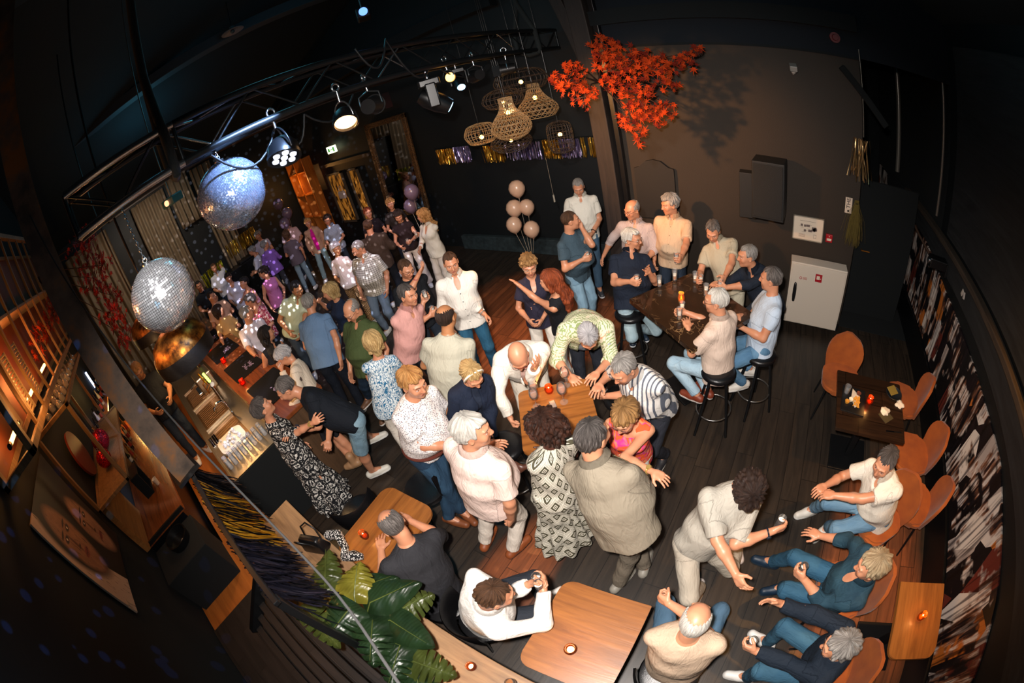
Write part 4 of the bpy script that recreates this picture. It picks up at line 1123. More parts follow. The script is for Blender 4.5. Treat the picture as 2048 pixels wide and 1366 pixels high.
t = thing('projector_light', 'beam projector mounted high above the middle of the truss', 'stage light', (-3.9, 3.35, 4.75), .9)
b = B(); bx(b, (0, 0, 0), (.16, .30, .14), bev=.02); obj('case', b, m_dsteel, t)
b = B(); cyl(b, (0, -.15, 0), (0, -.19, 0), .05, n=18); obj('lens', b, emis('lens_blue', '6fa0ff', 2), t, smooth=60)
b = B(); tube(b, [(0, 0, .07), (0, .02, .3), (0, 0, 2.05)], .012, 8); obj('hanger', b, m_alu, t)
t = thing('pendant_lamp', 'dim enamel pendant lamp high under the roof at top left', 'lamp', (-6.69, 2.98, 5.95))
b = B(); lathe(b, [(0, .10), (.04, .10), (.06, .05), (.20, 0), (.20, -.01), (.05, .035), (0, .04)], n=32); obj('shade', b, plain('grey_enamel', '6a6264', .4), t, smooth=50)
b = B(); sph(b, (0, 0, .0), .04); obj('bulb', b, plain('dead_bulb', '3a3a3a', .2), t, smooth=180)
b = B(); cyl(b, (0, 0, .10), (0, 0, .9), .008, n=8); obj('cord', b, m_black2, t)

# ---- mirror balls
def mirror_ball(name, label, loc, R, rows, col='d8d8dc', chain=True, jitter=.012, ztop=None, seed=1):
    t = thing(name, label, 'mirror ball', loc)
    rn = random.Random(seed)
    key = ('mirror', col)
    if key not in MATS:
        x = NT('mirror_tile_' + col); gi = x.new('ShaderNodeNewGeometry'); w = x.new('ShaderNodeTexWhiteNoise', noise_dimensions='1D'); x.link(gi.outputs['Random Per Island'], w.inputs['W'])
        x.base(srgb(col)); x.set(x.math('MULTIPLY_ADD', x.math('POWER', w.outputs[0], 2.0), .45, .06), .78); MATS[key] = x.m
    b = B(); sph(b, (0, 0, 0), R * .985, u=32, v=20); obj('core', b, plain('ball_core', '0a0a0c', .6), t, smooth=180)
    b = B()
    for i in range(rows):
        a0 = -PI / 2 + PI * (i + .08) / rows; a1 = -PI / 2 + PI * (i + .92) / rows
        am_ = (a0 + a1) / 2
        n = max(4, int(2 * rows * math.cos(am_)))
        for k in range(n):
            t0 = 2 * PI * (k + .07) / n; t1 = 2 * PI * (k + .93) / n
            cen = Vector((math.cos(am_) * math.cos((t0 + t1) / 2), math.cos(am_) * math.sin((t0 + t1) / 2), math.sin(am_)))
            ax = Vector((rn.gauss(0, jitter), rn.gauss(0, jitter), rn.gauss(0, jitter)))
            vs = []
            for (aa, tt) in ((a0, t0), (a0, t1), (a1, t1), (a1, t0)):
                p = Vector((math.cos(aa) * math.cos(tt), math.cos(aa) * math.sin(tt), math.sin(aa)))
                d = p - cen; d -= cen * d.dot(cen)
                p = cen + d + ax.cross(d)
                vs.append(b.verts.new(p * R))
            b.faces.new(vs)
    me = bpy.data.meshes.new('mirror_tiles'); b.to_mesh(me); b.free(); me.materials.append(MATS[key])
    o = bpy.data.objects.new('mirror_tiles', me); link(o, t)
    b = B(); cyl(b, (0, 0, R * .98), (0, 0, R * 1.03), R * .14, n=20); ring(b, (0, 0, R * 1.03 + .02), .016, .004, 16, 6, 'X'); obj('cap', b, m_alu, t, smooth=50)
    if chain and ztop:
        c = B(); z = R * 1.03 + .045; k = 0
        while z < ztop - loc[2]:
            pts = []
            for i in range(12):
                a = 2 * PI * i / 12; u_, v_ = .008 * math.cos(a), .017 * math.sin(a)
                pts.append((u_, 0, z + v_) if k % 2 else (0, u_, z + v_))
            tube(c, pts, .0028, 5, closed=True); z += .026; k += 1
        obj('chain', c, m_alu, t, smooth=60)
    return t
mirror_ball('mirror_ball', 'silver mirror ball hanging nearest over the bar', (-3.04, .17, 3.06), .25, 44, jitter=.012, ztop=3.75)
mirror_ball('mirror_ball', 'blue-lit mirror ball hanging behind the truss over the dance floor', (-3.28, 1.03, 3.376), .285, 84, 'b8c4e0', ztop=3.76, jitter=.03, seed=4)
mirror_ball('mirror_ball', 'larger red mirror ball on the oak shelf frame', (-5.35, -1.52, 1.95), .14, 26, 'c02038', chain=False, seed=6)
mirror_ball('mirror_ball', 'smaller red mirror ball at the near end of the oak shelf frame', (-4.85, -1.50, 1.92), .11, 22, 'd01828', chain=False, seed=7)

# ---- rattan shades
m_rattan = plain('rattan', '9a7a52', .6, noise=.2, nscale=20)
m_rattan_d = plain('dark_rattan', '3e3026', .6, noise=.2, nscale=20)
m_bulb = emis('warm_bulb', 'ffb050', 25)
def shade(name, label, loc, prof, nrib, nring, mat, weave=True, ztop=6.5, r=.004, bulb=True, tilt=(0, 0, 0)):
    t = thing(name, label, 'lamp', loc)
    t.rotation_euler = tilt
    pr = np.array(prof)
    ss = np.linspace(0, 1, 22); d_ = np.concatenate([[0], np.cumsum(np.hypot(np.diff(pr[:, 0]), np.diff(pr[:, 1])))]); d_ /= d_[-1]
    rad = np.interp(ss, d_, pr[:, 0]); zz = np.interp(ss, d_, pr[:, 1])
    for k_ in range(2):
        rad = np.concatenate([[rad[0]], (rad[:-2] + 2 * rad[1:-1] + rad[2:]) / 4, [rad[-1]]]); zz = np.concatenate([[zz[0]], (zz[:-2] + 2 * zz[1:-1] + zz[2:]) / 4, [zz[-1]]])
    b = B()
    for k in range(nrib):
        for sgn in ((1, -1) if weave else (0,)):
            pts = []
            for i in range(22):
                a = 2 * PI * k / nrib + sgn * ss[i] * 1.6
                pts.append((rad[i] * math.cos(a), rad[i] * math.sin(a), zz[i]))
            tube(b, pts, r, 4, cap=False)
    obj('woven_cane', b, mat, t, smooth=60)
    b = B()
    for s in np.linspace(0, 1, nring):
        R_ = float(np.interp(s, ss, rad)); z_ = float(np.interp(s, ss, zz))
        if R_ > .01: ring(b, (0, 0, z_), R_, r * 1.3, 32, 5)
    obj('hoops', b, mat, t, smooth=60)
    top = float(pr[:, 1].max())
    b = B(); cyl(b, (0, 0, top - .10), (0, 0, ztop - loc[2]), .004, n=6); cyl(b, (0, 0, top - .16), (0, 0, top - .08), .02, n=12); obj('cord', b, m_black2, t)
    if bulb:
        b = B(); sph(b, (0, 0, top - .20), .03); obj('bulb', b, m_bulb, t, smooth=180)
    return t
vase = [(.09, .26), (.085, .18), (.10, .10), (.24, -.06), (.27, -.16), (.20, -.26), (.10, -.30)]
shade('rattan_shade', 'dense woven rattan vase lamp in the middle of the cluster', (-3.12, 4.47, 2.93), vase, 26, 10, m_rattan, r=.0045)
shade('rattan_shade', 'rattan vase lamp higher at the right of the cluster', (-2.98, 4.95, 3.02), [(.08, .27), (.09, .18), (.14, .08), (.26, -.04), (.29, -.12), (.22, -.20)], 22, 9, m_rattan)
shade('rattan_shade', 'low wide rattan vase lamp under the cluster', (-3.45, 4.85, 2.58), [(.10, .16), (.14, .10), (.28, -.02), (.30, -.10), (.20, -.18)], 20, 7, m_rattan_d)
shade('rattan_shade', 'pale ribbed rattan lantern at the left of the cluster', (-3.75, 4.62, 2.73), [(.06, .15), (.18, .13), (.24, .0), (.18, -.13), (.06, -.15)], 26, 7, m_rattan, weave=False)
shade('rattan_shade', 'large dark rattan globe lamp at the top of the cluster', (-3.20, 5.05, 3.36), [(.10, .18), (.30, .14), (.39, .0), (.30, -.14), (.10, -.17)], 30, 8, m_rattan_d, weave=False)
shade('rattan_shade', 'dark rattan bowl lamp just below the large dark globe', (-3.35, 4.75, 3.17), [(.12, .13), (.24, .08), (.29, -.02), (.22, -.12), (.08, -.14)], 24, 6, m_rattan_d, weave=False)
shade('rattan_shade', 'tall dark cylindrical cage lamp at the right beside the tinsel', (-2.95, 5.35, 2.42), [(.07, .24), (.17, .21), (.185, .12), (.185, -.12), (.17, -.21), (.07, -.24)], 24, 8, m_rattan_d, weave=False)
lamp('rattan_light', 'POINT', (-3.12, 4.47, 3.0), 4, (1, .6, .25), .04)
t = thing('wall_lantern', 'glowing cream box lantern behind the rattan cluster', 'lamp', (-3.70, 5.35, 2.96))
b = B(); bx(b, (0, 0, 0), (.14, .10, .16), bev=.01); obj('lantern_glass', b, emis('cream_lantern', 'ffe0a0', 3.5, 'f0e0c0'), t)
b = B(); bx(b, (0, 0, .09), (.16, .12, .02)); cyl(b, (0, 0, .1), (0, 0, 1.2), .006, n=6); obj('lantern_cap', b, m_black2, t)

# ---- copper bar lamps
m_copper = NT('aged_copper'); mm = m_copper
nn = mm.noise(mm.coord(), 9, 6, .65)
mm.base(mm.ramp(nn, [(.35, srgb('3a2414')), (.5, srgb('9a5f24')), (.62, srgb('d8923c'))])); mm.set(.38, .85); mm.bump(mm.noise(mm.coord(), 30, 4), .4, .006); m_copper = mm.m
m_soot = plain('dark_hammered_metal', '2c2620', .5, .7, noise=.4, nscale=12, bump=.4, bscale=40)
def dome_lamp(label, loc, R, H):
    t = thing('dome_lamp', label, 'lamp', loc)
    b = B(); lathe(b, [(.02, H), (R * .45, H * .97), (R * .80, H * .80), (R * .98, H * .52), (R, H * .42)], n=40); obj('upper_dome', b, m_copper, t, smooth=60)
    b = B(); lathe(b, [(R, H * .42), (R * 1.02, H * .3), (R * .99, 0), (R * .96, 0), (R * .98, H * .3), (R * .95, H * .45)], n=40); obj('lower_band', b, m_soot, t, smooth=60)
    b = B(); cyl(b, (0, 0, H), (0, 0, 6.75 - loc[2]), .012, n=8); obj('stem', b, m_black2, t)
    b = B(); sph(b, (0, 0, H * .3), .05); obj('bulb', b, emis('bar_bulb', 'ffc070', 18), t, smooth=180)
    return t
dome_lamp('big copper and dark iron dome lamp over the bar behind the silver mirror ball', (-4.05, .12, 2.27), .33, .36)
dome_lamp('second copper dome lamp farther along the bar', (-6.1, -.05, 2.25), .33, .36)

# ---- balloons
def balloon(label, loc, R, col, tie):
    t = thing('balloon', label, 'balloon', loc)
    key = ('balloon', col)
    if key not in MATS:
        x = NT('pearl_balloon'); x.base(srgb(col)); x.set(.3, .0, coat=.7); MATS[key] = x.m
    b = B(); lathe(b, [(0, R * 1.06), (R * .42, R * .98), (R * .80, R * .66), (R, R * .12), (R * .93, -R * .36), (R * .66, -R * .80), (R * .28, -R * 1.12), (R * .06, -R * 1.24), (R * .10, -R * 1.31), (0, -R * 1.27)], n=28); obj('balloon_skin', b, MATS[key], t, smooth=180)
    b = B(); tube(b, [(0, 0, -R * 1.3), tuple(Vector(tie) - Vector(loc))], .0025, 5); obj('string', b, plain('balloon_string', 'b8a890', .6), t)
    return t
tie = (-3.80, 5.15, .35)
for lab, loc, R in (('pearl balloon at the top of the beige bunch', (-3.89, 5.32, 1.63), .135), ('pearl balloon in the middle left of the beige bunch', (-3.91, 5.16, 1.35), .135), ('pearl balloon in the middle right of the beige bunch', (-3.74, 5.26, 1.33), .125), ('pearl balloon at the lower left of the beige bunch', (-3.84, 4.96, 1.15), .125), ('pearl balloon at the lower right of the beige bunch', (-3.61, 5.07, 1.03), .13)):
    balloon(lab, loc, R, 'd0a88c', tie)
for lab, loc, R in (('upper dark lilac balloon in front of the gilt mirror', (-5.64, 4.72, 1.90), .135), ('lower dark lilac balloon in front of the gilt mirror', (-5.95, 4.85, 1.58), .13)):
    balloon(lab, loc, R, '6c5a6c', (-5.8, 4.8, .9))
for lab, loc, R in (('upper dark lilac balloon beside the orange shelving', (-10.66, 4.45, 2.2), .145), ('lower dark lilac balloon above the dancers', (-10.59, 4.56, 1.86), .15), ('glassy balloon with a green glint above the dancers', (-10.4, 4.3, 1.68), .15)):
    balloon(lab, loc, R, '6c5a6c', (-10.5, 4.4, .9))
t = thing('weight_tube', 'small pale tube dangling by a string beside the beige balloons', 'weight', (-3.42, 5.6, 1.35))
b = B(); cyl(b, (0, 0, -.06), (0, 0, .06), .015, n=10); obj('tube', b, plain('pale_tube', 'b0a898', .4), t, smooth=40)
b = B(); cyl(b, (0, 0, .06), (0, 0, .7), .002, n=5); obj('string', b, plain('balloon_string', 'b8a890', .6), t)

# ---- tinsel
def tinsel_mat(c1, c2):
    key = ('tinsel', c1)
    if key in MATS: return MATS[key]
    t = NT('tinsel_' + c1); n = t.new('ShaderNodeNewGeometry')
    w = t.new('ShaderNodeTexWhiteNoise', noise_dimensions='1D'); t.link(n.outputs['Random Per Island'], w.inputs['W'])
    t.base(t.mix(w.outputs[0], srgb(c1), srgb(c2))); t.set(.28, .85); MATS[key] = t.m; return t.m
def strips(b, p0, p1, n, L, seed, down=Vector((0, 0, -1)), wid=.010, curl=.05, spread=.03):
    rn = random.Random(seed); p0, p1 = Vector(p0), Vector(p1)
    for i in range(n):
        p = p0.lerp(p1, rn.random()) + Vector((rn.gauss(0, .008), rn.gauss(0, .012), rn.uniform(-.01, .01)))
        l = L * rn.uniform(.82, 1.05); k = 6
        d = (down + Vector((rn.gauss(0, spread), rn.gauss(0, spread), 0))).normalized()
        a = rn.random() * PI; tw = rn.uniform(-2, 2); prev = None
        for j in range(k + 1):
            c = p + d * l * j / k + Vector((math.sin(j + i) * curl * .1, math.cos(j * 1.3 + i) * curl * .1, 0))
            aa = a + tw * j / k; s = Vector((math.cos(aa), math.sin(aa), 0)) * wid * .5
            cur = (b.verts.new(c - s), b.verts.new(c + s))
            if prev: b.faces.new((prev[0], prev[1], cur[1], cur[0]))
            prev = cur
seq = [('gold', -6.15, -5.70), ('violet', -5.68, -5.30), ('gold', -4.98, -4.55), ('violet', -4.50, -3.75), ('gold', -3.72, -3.42), ('violet', -3.40, -3.05), ('gold', -3.02, -2.35)]
for k, (c_, x0, x1) in enumerate(seq):
    b = B(); strips(b, (x0, 6.08, 2.30 - (k > 1) * .06), (x1, 6.08, 2.28 - (k > 1) * .06), 90, .32, k, wid=.014)
    o = obj('tinsel_panel', b, tinsel_mat('a87018', 'f8c858') if c_ == 'gold' else tinsel_mat('6a5a9a', 'd8ccf0'))
    tag(o, '%s foil fringe panel on the stage wall garland, number %s from the mirror' % ('gold' if c_ == 'gold' else 'violet', ['one', 'two', 'three', 'four', 'five', 'six', 'seven'][k]), 'garland')
b = B(); tube(b, [(-6.2, 6.1, 2.33), (-4.9, 6.1, 2.25), (-2.3, 6.1, 2.26)], .006, 6); o = obj('garland_string', b, m_black2); tag(o, 'dark string carrying the foil fringe garland across the stage wall', 'string')
# near garland on the black rail
for k, (x0, x1, c1, c2, lab) in enumerate(((-3.05, -2.75, '0e0e10', '34343a', 'black foil fringe at the foot of the steel column'), (-2.78, -2.1, 'a87010', 'f8c040', 'gold foil fringe in the middle of the black rail'), (-2.75, -1.9, '0c0c0e', '2c2c34', 'black foil fringe hanging among the gold on the black rail'), (-2.05, -1.5, '101014', '3c3c50', 'black and silver foil fringe at the plant end of the rail'))):
    b = B(); strips(b, (x0, -.45, 1.98), (x1, -.45, 1.97), 150 if k != 1 else 110, .46, 20 + k, down=Vector((.05, .42, -1)).normalized(), wid=.011, spread=.11, curl=.06)
    o = obj('tinsel_panel', b, tinsel_mat(c1, c2)); tag(o, lab, 'garland')
# DJ corner and its tinsel
t = thing('dj_desk', 'dark DJ desk with glinting foil fringe in front, behind the dancers', 'desk', (-12.15, 3.0, 0), 0)
b = B(); bx(b, (0, 0, .55), (.7, 2.4, 1.1), bev=.01); obj('desk_body', b, m_black2, t)
b = B(); bx(b, (0, .4, 1.13), (.4, .5, .06), bev=.01); obj('mixer', b, m_dsteel, t)
for k, (y0, y1, c1, c2, lab) in enumerate(((1.9, 2.6, '6a8a10', 'e0d040', 'green-gold foil fringe on the desk, left half'), (2.9, 3.9, '8a6a10', 'f0c850', 'gold foil fringe on the desk, right half'))):
    b = B(); strips(b, (-11.75, y0, 1.55 + .3 * k), (-11.75, y1, 1.6 + .3 * k), 90, .42, 40 + k, wid=.02)
    o = obj('tinsel_panel', b, tinsel_mat(c1, c2)); tag(o, lab, 'garland')
b = B(); strips(b, (1.02, 5.14, 2.68), (1.22, 5.14, 2.66), 40, .5, 77, wid=.012, spread=.12); o = obj('tinsel_panel', b, tinsel_mat('6a4a20', 'c8a878')); tag(o, 'small ragged foil fringe hanging at the corridor corner', 'garland')

# ---- maple branches
def leaf_shape():
    out = []
    tips = [(90, 1.0), (135, .80), (185, .62), (45, .80), (-5, .62), (-60, .40), (240, .40)]
    tips.sort()
    n = len(tips)
    for i, (a, l) in enumerate(tips):
        a = math.radians(a); out.append((math.cos(a) * l, math.sin(a) * l))
        a2 = math.radians(tips[(i + 1) % n][0] + (360 if i == n - 1 else 0)); am_ = (a + a2) / 2
        out.append((math.cos(am_) * .28, math.sin(am_) * .28))
    return out
LEAF = leaf_shape()
def maple(name, label, loc, centers, nleaf, mats, size=.075, seed=3, root=(0, 0, 0)):
    rn = random.Random(seed)
    t = thing(name, label, 'maple branch', loc)
    bb = B()
    for (c, R) in centers:
        c = Vector(c); mid = Vector(root).lerp(c, .5) + Vector((0, 0, .06)); tube(bb, [Vector(root), mid, c], [.014, .009, .005], 6)
        for i in range(5):
            e = c + Vector((rn.gauss(0, 1), rn.gauss(0, 1), rn.gauss(0, 1))).normalized() * R * .8; tube(bb, [c, e], [.005, .0025], 5)
    obj('twigs', bb, plain('maple_bark', '3a241a', .8), t, smooth=60)
    bl = B()
    tot = sum(R ** 2 for _, R in centers)
    for (c, R) in centers:
        for i in range(int(nleaf * R ** 2 / tot)):
            d = Vector((rn.gauss(0, 1), rn.gauss(0, 1) * .8, rn.gauss(0, 1))).normalized() * R * rn.uniform(.35, 1.0)
            p = Vector(c) + d; s = size * rn.uniform(.6, 1.2)
            q = Quaternion((rn.gauss(0, 1), rn.gauss(0, 1), rn.gauss(0, 1), rn.gauss(0, 1))).normalized()
            m = Matrix.Translation(p) @ (Vector((rn.gauss(0, .5), -1, rn.gauss(.2, .5))).to_track_quat('Z', 'Y')).to_matrix().to_4x4() @ Matrix.Rotation(rn.random() * 6.28, 4, 'Z')
            vc = bl.verts.new(m @ Vector((0, 0, -.10 * s)))
            vs = [bl.verts.new(m @ Vector((x * s, y * s, .12 * s * (x * x + y * y)))) for x, y in LEAF]
            mi = 1 if rn.random() < .35 else 0
            for j in range(len(vs)):
                f = bl.faces.new((vc, vs[j], vs[(j + 1) % len(vs)])); f.material_index = mi
    me = bpy.data.meshes.new('maple_leaves'); bl.to_mesh(me); bl.free()
    for m in mats: me.materials.append(m)
    o = bpy.data.objects.new('maple_leaves', me); link(o, t)
    return t
m_l1 = plain('maple_leaf_orange', '98320c', .8, spec=.15); m_l2 = plain('maple_leaf_red', '641a0c', .8, spec=.15)
m_l3 = plain('maple_leaf_deep_red', '8c1a10', .6); m_l4 = plain('maple_leaf_crimson', 'b02414', .6)
cs = [((-2.05, 4.10, 3.30), .20), ((-1.90, 4.15, 3.10), .17), ((-1.98, 4.2, 3.42), .14), ((-1.62, 4.28, 3.60), .20), ((-1.58, 4.25, 3.35), .24), ((-1.35, 4.35, 3.45), .20), ((-1.15, 4.4, 3.30), .20), ((-1.38, 4.3, 3.05), .22), ((-1.10, 4.45, 3.38), .14), ((-.85, 4.5, 3.42), .13), ((-.72, 4.5, 3.52), .08), ((-1.50, 4.28, 2.85), .18), ((-1.30, 4.36, 2.84), .15), ((-1.42, 4.26, 2.64), .12), ((-1.12, 4.40, 2.90), .12), ((-1.22, 4.38, 2.74), .09), ((-1.0, 4.45, 3.12), .09)]
maple('maple_branch', 'orange-red artificial maple branch fixed to the timber post', (0, 0, 0), cs, 620, [m_l1, m_l2], .072, 3, (-2.05, 4.95, 3.2))
cs2 = [((-8.2, -.55, 3.95), .42), ((-8.2, -.62, 3.45), .40), ((-8.0, -.45, 3.0), .35), ((-7.2, -.55, 2.75), .30), ((-7.0, -.5, 2.35), .28), ((-7.7, -.3, 3.5), .25), ((-8.0, -.35, 4.1), .25)]
maple('maple_branch', 'deep red artificial maple branches hanging beside the steel column', (0, 0, 0), cs2, 520, [m_l3, m_l4], .10, 9, (-8.3, -1.7, 4.2))
cs3 = [((-6.6, -1.35, 3.5), .22), ((-5.9, -1.40, 3.45), .20), ((-5.2, -1.42, 3.35), .2), ((-7.4, -1.35, 3.7), .2)]
maple('maple_branch', 'orange-lit maple sprays inside the batten rack', (0, 0, 0), cs3, 180, [m_l1, m_l2], .09, 12, (-6.4, -1.7, 3.2))

# ---- gilt mirror, exit sign, wall things
t = thing('leaning_mirror', 'tall mirror in a dark gilt frame leaning on the stage wall', 'mirror', (-7.50, 6.02, .95)); t.rotation_euler = (-.06, 0, 0)
b = B(); bx(b, (0, 0, 1.13), (1.22, .012, 2.10)); obj('mirror_glass', b, plain('mirror_silver', 'a0a4a8', .03, 1.0), t)
b = B()
for sx in (-1, 1): bx(b, (sx * .66, -.02, 1.13), (.13, .07, 2.36), bev=.02)
for z in (0.02, 2.24): bx(b, (0, -.02, z), (1.45, .07, .13), bev=.02)
mg = NT('worn_gilt'); mg.base(mg.ramp(mg.noise(mg.coord(), 60, 4), [(.4, srgb('1c1410')), (.6, srgb('7a5834'))])); mg.bump(mg.noise(mg.coord(), 90, 3), .8, .006); mg.set(.5, .4)
obj('mirror_frame', b, mg.m, t)
t = thing('exit_sign', 'lit green and white emergency exit sign over the window', 'sign', (-9.82, 6.08, 2.93))
b = B(); bx(b, (0, 0, 0), (.42, .06, .20), bev=.01); obj('sign_box', b, emis('exit_sign_face', 'e8f0c0', 2.2, 'd0d8c0'), t)
b = B(); bx(b, (-.10, -.034, .0), (.08, .004, .10)); bx(b, (.02, -.034, 0), (.10, .004, .02)); bx(b, (.08, -.034, 0), (.02, .004, .07), rot=(0, .7, 0)); bx(b, (.14, -.034, 0), (.06, .004, .13)); obj('pictogram', b, emis('exit_green', '2a8a3a', 1.0, '1a6a2a'), t)
t = thing('floor_plan', 'framed white floor plan above the fire hose cabinet', 'notice', (.475, 5.18, 1.41))
b = B(); bx(b, (0, 0, 0), (.40, .012, .30)); obj('sheet', b, plain('plan_paper', 'd8c8b4', .5), t)
b = B()
for sx in (-1, 1): bx(b, (sx * .205, -.004, 0), (.012, .02, .32)); bx(b, (0, -.004, sx * .155), (.42, .02, .012))
obj('frame', b, plain('clip_frame', 'b0a898', .3, .5), t)
b = B(); rn = random.Random(2)
for i in range(26):
    x, z = rn.uniform(-.11, .10), rn.uniform(-.05, .06); bx(b, (x, -.0075, z), (rn.choice((.002, .05, .03)), .001, rn.choice((.002, .03))))
bx(b, (-.01, -.0075, .10), (.22, .001, .003)); bx(b, (.10, -.0075, -.09), (.04, .001, .05)); bx(b, (.10, -.0082, -.09), (.034, .001, .043), mi=1)
for i in range(4): bx(b, (-.08, -.0075, -.08 - i * .012), (.09, .001, .003))
obj('plan_lines', b, [plain('plan_ink', '6a5a54', .6), plain('plan_paper', 'd8c8b4', .5)], t)
t = thing('fire_call_point', 'small red fire alarm call point right of the floor plan', 'alarm', (.775, 5.17, 1.34))
b = B(); bx(b, (0, 0, 0), (.095, .04, .105), bev=.006); obj('box', b, plain('alarm_red', 'a01420', .4), t)
b = B(); bx(b, (0, -.022, -.012), (.065, .003, .030)); obj('glass', b, plain('plan_paper', 'd8c8b4', .5), t)
b = B(); bx(b, (0, -.022, .03), (.012, .003, .012)); obj('symbol', b, plain('plan_paper', 'd8c8b4', .5), t)
t = thing('hose_cabinet', 'white fire hose cabinet low on the wall behind the bar stools', 'cabinet', (.68, 5.08, .12))
mw = plain('cabinet_white', 'cfc2b2', .45, bump=.05)
b = B(); bx(b, (0, 0, .45), (.80, .20, .90), bev=.006); obj('body', b, mw, t)
b = B(); bx(b, (0, -.108, .45), (.76, .016, .86), bev=.004); d_ = obj('door', b, mw, t)
b = B(); lathe(b, [(0, -.15), (.018, -.13), (.026, -.05), (.026, .05), (.018, .13), (0, .15)], (-.31, -.118, .48), n=16); obj('handle', b, m_black2, d_, smooth=60)
t2 = B(); bx(t2, (.0, -.118, .74), (.095, .003, .11)); obj('pictogram_plate', t2, plain('alarm_red', 'a01420', .4), t)
t2 = B(); bx(t2, (-.008, -.1205, .745), (.045, .002, .05)); bx(t2, (.026, -.1205, .735), (.012, .002, .012)); obj('pictogram', t2, plain('plan_paper', 'd8c8b4', .5), t)
t2 = B(); ring(t2, (-.25, -.118, .70), .016, .003, 20, 6, 'Y'); 
for i in range(4): bx(t2, (-.19, -.118, .715 - i * .010), (.06, .002, .003))
obj('small_print', t2, plain('alarm_red', 'a01420', .4), t)
t = thing('wall_speaker', 'large black loudspeaker bracketed to the olive wall', 'speaker', (-.06, 4.95, 1.60), -.12)
b = B(); bx(b, (.0, 0, .34), (.40, .34, .70), rot=(0, 0, 0), bev=.012); obj('cabinet', b, plain('speaker_black', '121212', .65, bump=.2), t)
b = B(); bx(b, (.0, -.175, .34), (.36, .012, .64), bev=.006); obj('grille', b, plain('speaker_grille', '171615', .8, bump=.8, bscale=220), t)
b = B(); bx(b, (-.02, .22, .4), (.08, .16, .14)); obj('bracket', b, m_black2, t)
t = thing('wall_speaker', 'flat black sub cabinet half hidden behind the loudspeaker', 'speaker', (-.34, 5.10, 1.50))
b = B(); bx(b, (0, 0, .28), (.22, .16, .58), bev=.008); obj('cabinet', b, plain('speaker_black', '121212', .65, bump=.2), t)
b = B(); pr = [(-.27, 0), (.27, 0), (.27, .70), (.20, .72), (.10, .80), (0, .82), (-.10, .80), (-.20, .72), (-.27, .70)]
fr_ = [b.verts.new((x, -.02, z)) for x, z in pr]; bk_ = [b.verts.new((x, .02, z)) for x, z in pr]
b.faces.new(fr_); b.faces.new(bk_[::-1])
for i in range(len(pr)): b.faces.new((fr_[i], bk_[i], bk_[(i + 1) % len(pr)], fr_[(i + 1) % len(pr)]))
o = obj('chalkboard', b, plain('dark_board', '17120e', .7), loc=(-1.58, 5.16, 1.30)); tag(o, 'dark board with an arched top on the olive wall beside the timber post', 'board')
t = thing('door_sign', 'small upright white sign with black letters at the corridor corner', 'sign', (1.0, 5.17, 1.82))
b = B(); bx(b, (0, 0, 0), (.095, .012, .20), bev=.002); obj('plate', b, plain('sign_cream', 'd8c4b0', .5), t)
x_ = text_obj('sign_letters', 'THE', .075, m_black2, t, (0.0, -.008, .03), (PI / 2, 0, 0)); x_.rotation_euler = (PI / 2, -PI / 2, 0)
b = B(); cyl(b, (.0, -.007, -.07), (.0, -.010, -.07), .014, n=14); obj('sign_dot', b, m_black2, t)
t = thing('straw_bunch', 'dried straw bunch hanging at the corridor corner', 'dried plant', (1.10, 5.12, 1.30))
b = B(); rn = random.Random(8)
for i in range(160):
    x = rn.gauss(0, .02); b_, e = Vector((rn.gauss(0, .012), 0, .62)), Vector((x * 3.2, rn.uniform(-.04, .02), rn.uniform(0, .2))); tube(b, [b_, (b_ + e) / 2 + Vector((x * .8, 0, 0)), e], .0016, 3, cap=False)
obj('straw', b, plain('dry_straw', '6a5a26', .8), t)
b = B(); ring(b, (0, 0, .58), .018, .005, 14, 6); obj('binding', b, m_black2, t)
t = thing('door_1', 'black corridor door', 'door', (1.72, 5.75, 0)); t['kind'] = 'structure'
b = B(); bx(b, (0, 0, 1.02), (1.0, .05, 2.04), bev=.004); obj('door_leaf', b, m_void, t)
b = B(); cyl(b, (-.33, -.03, 1.05), (-.33, -.08, 1.05), .010, n=8); cyl(b, (-.33, -.08, 1.05), (-.20, -.08, 1.05), .010, n=8); obj('door_handle', b, m_brass, t, smooth=40)
t = thing('security_camera', 'small white security camera high on the olive wall', 'camera', (.30, 5.12, 3.37))
b = B(); bx(b, (0, -.06, .03), (.09, .14, .07), rot=(.3, 0, 0), bev=.01); obj('camera_body', b, plain('camera_white', '8f8a84', .4), t)
b = B(); cyl(b, (0, -.0, -.02), (0, .06, -.05), .014, n=8); sph(b, (0, -.02, -.02), .03); obj('mount', b, plain('mount_white', 'b8b0a8', .4), t, smooth=50)
t = thing('alarm_sounder', 'small red alarm sounder high on the dark wall', 'alarm', (.87, 5.15, 3.84))
b = B(); cyl(b, (0, .04, 0), (0, -.01, 0), .065, n=24); cyl(b, (0, -.01, 0), (0, -.04, 0), .04, .034, 20); obj('sounder', b, plain('alarm_dull_red', '6a1418', .5), t, smooth=40)
